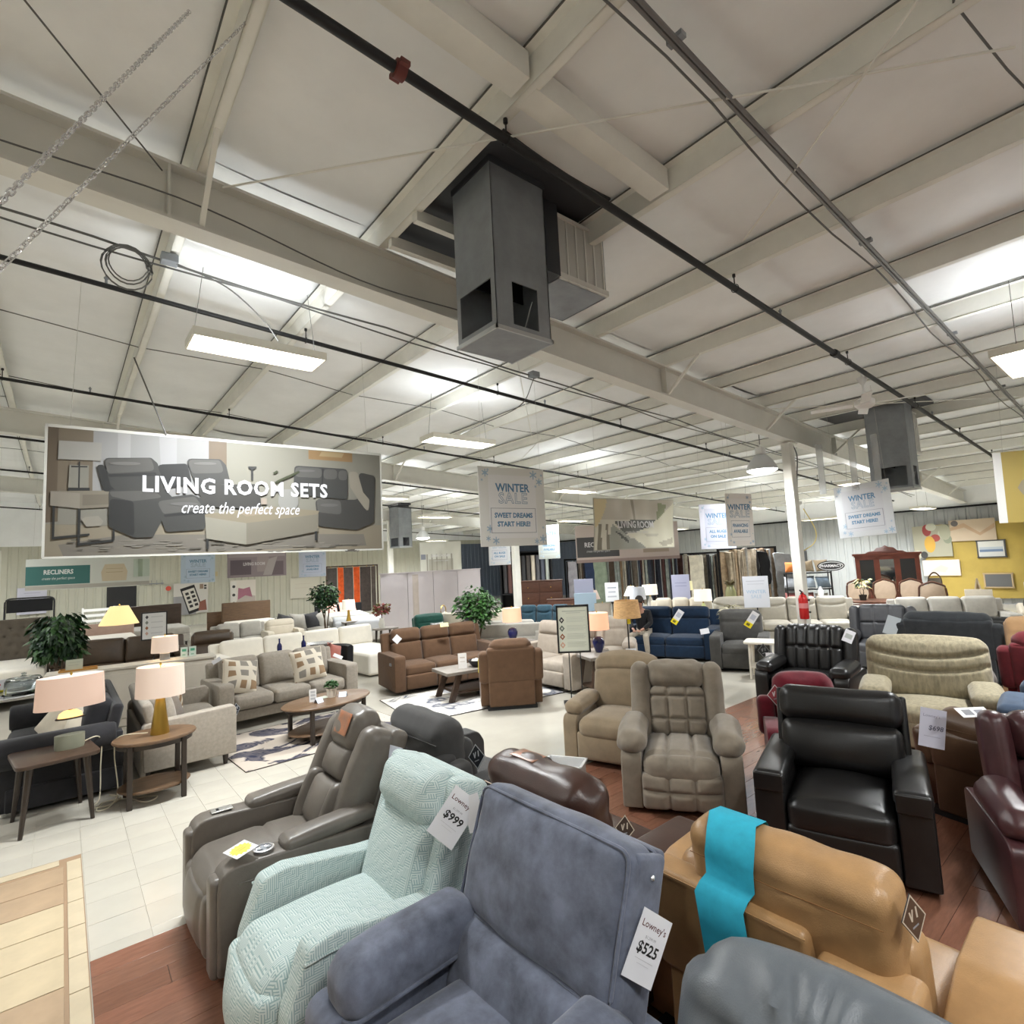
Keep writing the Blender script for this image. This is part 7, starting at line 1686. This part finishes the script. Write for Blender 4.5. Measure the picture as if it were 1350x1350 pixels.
    v = v.copy(); v[:, 0] = v[:, 0]*(xb-xa)/cw+(xa+xb)/2; v[:, 1] = v[:, 1]*1.25+za; S.append(((v, f), (.40, .40, .42)))
    return S
lb = banner('large living room sets banner with a printed lounge photograph at left', (-.14, 6.88), (3.33, 6.80), 2.42, 3.71, living, (.64, .64, .58), grp=None, th=.015, step=.00012)
part('hem', cat(box(3.49, .02, .03, (0, 0, .645)), box(3.49, .02, .02, (0, 0, -.65)), box(.022, .02, 1.3, (-1.74, 0, 0)), box(.022, .02, 1.3, (1.74, 0, 0))), mat('white_hem', (.46, .46, .43), .5), lb, smooth=0)
part('hanging_cable', tube([(-.75, -.02, .65), (-1.05, -.05, 1.45)], .008, 5), m_wire, lb)
# grey LIVING ROOM banner, crumpled
def crumple(w_, h):
    V, F = [], []; nx, nz = 40, 22
    for j in range(nz+1):
        for i in range(nx+1):
            x, z = (i/nx-.5)*w_, (j/nz-.5)*h
            V.append((x, .03*math.sin(x*3+z*4)+.014*math.sin(x*9-z*7)+.005*math.sin(x*17+z*3), z))
    for j in range(nz):
        for i in range(nx): a = j*(nx+1)+i; F.append((a, a+1, a+nx+2, a+nx+1))
    return np.array(V), F
def art_on(name, shapes, parent, fn):
    a = art(name, shapes, parent)
    for v in a.data.vertices: v.co.y += fn(v.co.x, v.co.z)
    return a
def crumpled_banner(label, a, b, z0, z1, shapes, col):
    A, B = Vector((*a, 0)), Vector((*b, 0)); d = B-A; w_ = d.length; h = z1-z0; mid = (A+B)/2
    t = thing('hanging_banner', label, 'banner', (mid.x, mid.y, (z0+z1)/2), math.degrees(math.atan2(d.y, d.x)))
    p = part('sheet', crumple(w_, h), mat('banner_%d_%d_%d' % tuple(int(v*255) for v in col), col, .38), t, smooth=80)
    # printed picture follows the folds: fine grid coloured by the design
    nx, nz = 60, 34; V, F, K = [], [], []
    fn = lambda x, z: .03*math.sin(x*3+z*4)+.014*math.sin(x*9-z*7)+.005*math.sin(x*17+z*3)-.008
    for s_, c_ in shapes(w_, h):
        if isinstance(s_, tuple): K.append((s_, c_))
    base = [(s_, c_) for s_, c_ in shapes(w_, h) if not isinstance(s_, tuple)]
    base = [(s_, tuple(min(.8, v*1.45) for v in c_)) for s_, c_ in base]; col = tuple(v*1.45 for v in col)
    def inside(x, z, poly):
        r = False; j = len(poly)-1
        for i in range(len(poly)):
            xi, zi = poly[i]; xj, zj = poly[j]
            if (zi > z) != (zj > z) and x < (xj-xi)*(z-zi)/(zj-zi)+xi: r = not r
            j = i
        return r
    cols = []
    for j in range(nz+1):
        for i in range(nx+1): x, z = (i/nx-.5)*w_*.985, (j/nz-.5)*h*.97; V.append((x, fn(x, z), z))
    for j in range(nz):
        for i in range(nx):
            a_ = j*(nx+1)+i; F.append((a_, a_+1, a_+nx+2, a_+nx+1)); x, z = ((i+.5)/nx-.5)*w_, ((j+.5)/nz-.5)*h; cc_ = col
            for s_, c_ in base:
                if inside(x, z, s_): cc_ = c_
            cols.append(cc_)
    me = bpy.data.meshes.new('print'); me.from_pydata(V, [], F); me.update(); at = me.color_attributes.new('Col', 'FLOAT_COLOR', 'CORNER'); buf = []
    for c_ in cols: buf += [*c_, 1]*4
    at.data.foreach_set('color', buf); me.materials.append(print_mat()); me.polygons.foreach_set('use_smooth', [True]*len(F))
    o = bpy.data.objects.new('print', me); C.objects.link(o); o.parent = t
    l = art('lettering', K, t, step=.002)
    for v in l.data.vertices: v.co.y += fn(v.co.x, v.co.z)-.02
    hang(t, w_, h, roofz=roof(mid.x)-.06-(z0+z1)/2)
    return t
def greyroom(w_, h):
    R_ = lambda *p: [(x*w_, z*h) for x, z in p]
    return [(R_((-.5, .1), (.5, .1), (.5, .5), (-.5, .5)), (.36, .34, .29)), (R_((-.5, -.1), (-.38, .3), (-.34, .5), (-.5, .5)), (.44, .38, .24)), (R_((-.04, .1), (.0, .1), (.0, .5), (-.04, .5)), (.22, .20, .16)), (R_((.28, .0), (.36, .1), (.4, .4), (.3, .45)), (.2, .22, .14)),
            (R_((-.28, .06), (.3, .10), (.28, -.12), (-.18, -.2)), (.10, .105, .095)), (R_((-.36, -.5), (-.3, .0), (-.1, -.28), (.1, -.3), (.2, -.5)), (.24, .25, .22)), (R_((-.46, -.5), (-.46, 0), (-.43, 0), (-.42, -.5)), (.16, .15, .12)), (R_((-.36, -.5), (-.38, .0), (-.35, .0), (-.33, -.5)), (.16, .15, .12)),
            (R_((.5, .45), (.2, -.05), (-.1, -.22), (.1, -.5), (.5, -.5)), (.46, .45, .36)), (R_((-.28, -.12), (-.2, -.3), (-.1, -.4), (-.14, -.3)), (.08, .085, .08)), (R_((.1, -.2), (.3, -.22), (.28, -.28), (.12, -.26)), (.38, .37, .3)), (R_((.3, -.4), (.48, -.3), (.48, -.42), (.35, -.48)), (.30, .28, .22)),
            txt('LIVING ROOM', -.01*w_, -.02*h, h*.19, (.66, .66, .66), h*.006, 0, .85), txt('create the perfect space', -.02*w_, -.16*h, h*.085, (.58, .58, .55), .0, .3, .8)]
crumpled_banner('crumpled grey living room banner hanging right of the centre', (6.96, 6.25), (8.92, 6.0), 2.28, 3.18, greyroom, (.44, .43, .37))
def recl(w_, h): return [(rect(-w_*.49, -h*.36, -w_*.08, h*.18), (.085, .085, .088)), txt('RECLINERS', -w_*.285, -h*.03, h*.175, (.66, .66, .68), h*.004, 0, .85), txt('create the perfect space', -w_*.285, -h*.2, h*.09, (.6, .6, .6), 0, .3, .72), (rect(-w_*.5, -h*.5, w_*.5, -h*.42), (.34, .26, .24)), ([(w_*.15, -h*.3), (w_*.4, -h*.3), (w_*.4, h*.2), (w_*.15, h*.2)], (.4, .33, .26))]
banner('grey recliners banner half hidden behind the crumpled living room banner', (9.2, 8.85), (11.0, 7.3), 2.06, 2.92, recl, (.55, .47, .43))
def recl2(w_, h):
    s = [(rect(-w_*.5, -h*.34, w_*.0, h*.26), (.055, .16, .15)), txt('RECLINERS', -w_*.25, h*.06, h*.2, (.70, .72, .70), h*.006, 0, .78), txt('create the perfect space', -w_*.25, -h*.14, h*.12, (.66, .68, .66), 0, .3, .72), (rect(-w_*.5, -h*.48, w_*.5, -h*.36), (.42, .40, .36))]
    c_ = (.55, .47, .34)
    s += [([(w_*.1, -h*.3), (w_*.3, -h*.3), (w_*.31, h*.0), (w_*.28, h*.26), (w_*.12, h*.26), (w_*.09, 0)], c_), (rect(w_*.13, -h*.02, w_*.27, h*.0), (.40, .33, .22)), (rect(w_*.13, h*.1, w_*.27, h*.115), (.40, .33, .22)), (rect(w_*.36, -h*.2, w_*.5, h*.4), (.45, .52, .45)), (rect(w_*.4, -h*.2, w_*.44, h*.4), (.3, .36, .28))]
    return s
banner('green and white recliners banner below the left end of the large banner', (-.80, 20.9), (2.1, 20.3), 2.02, 2.92, recl2, (.58, .60, .56))
def pink(w_, h): return [(rect(-w_*.5, -h*.5, w_*.5, h*.5), (.32, .27, .29)), (rect(-w_*.45, -h*.4, -w_*.1, h*.2), (.16, .13, .15)), (rect(0, -h*.3, w_*.2, h*.3), (.4, .34, .34)), (rect(w_*.25, -h*.45, w_*.45, h*.1), (.2, .16, .18)), ([(w_*.1, -h*.45), (w_*.25, -h*.45), (w_*.35, h*.3), (w_*.2, h*.2)], (.46, .42, .42)), txt('LIVING ROOM', -w_*.05, h*.02, h*.17, (.66, .64, .66), h*.006, 0, .75), (rect(-w_*.48, h*.3, w_*.48, h*.5), (.42, .36, .37))]
banner('dusky pink living room banner below the middle of the large banner', (4.35, 20.6), (6.05, 19.8), 2.1, 2.95, pink, (.40, .36, .37))
def dining(w_, h): return [(rect(-w_*.5, -h*.5, w_*.5, h*.5), (.40, .40, .35)), (rect(-w_*.3, -h*.5, w_*.3, -h*.1), (.26, .25, .21))]+[(rect(-w_*.35+w_*.12*k, -h*.5, -w_*.32+w_*.12*k, h*.1), (.2, .19, .16)) for k in range(6)]+[txt('DINING ROOMS', 0, h*.02, h*.12, (.66, .66, .64), h*.004, 0, .7), txt('create the perfect space', 0, -h*.14, h*.07, (.6, .6, .58), 0, .3, .7), (rect(-w_*.48, -h*.1, -w_*.36, h*.1), (.16, .17, .2))]
crumpled_banner('crumpled grey dining rooms banner above the lavender partition', (9.3, 16.2), (10.5, 15.5), 1.98, 2.98, dining, (.42, .42, .37))
def yel(w_, h): return [(rect(-w_*.5, -h*.5, w_*.5, h*.5), (.33, .25, .07)), (rect(-w_*.5, -h*.5, -w_*.46, h*.5), (.6, .6, .58)), (ell(w_*.05, -h*.02, w_*.45, h*.32, 20), (.24, .21, .15)), (rect(-w_*.1, h*.1, w_*.4, h*.3), (.34, .28, .18)), (ell(w_*.1, -h*.15, w_*.3, h*.2, 14), (.18, .155, .11))]
ybn = banner('yellow edged banner with a brown chair picture cut off by the right edge', (10.0, 1.52), (10.9, -.6), 2.34, 3.32, yel, (.58, .56, .50), tilt=1)
# plastic strips above the tilted sign
for k, dy in enumerate((.62, .1, -.25)):
    solo('plastic_strip', rb(.012, .10, .9, .004, n=(1, 2, 6), f=wr(.006, 6, k)), mat('clear_vinyl', (.55, .57, .58), .15, .5, alpha=.45), ('clear vinyl strip hanging left above the tilted sign', 'clear vinyl strip hanging over the smaller duct opening', 'clear vinyl strip right over the smaller duct opening')[k], 'strip', (10.5, 3.3+dy, 3.55), 0)
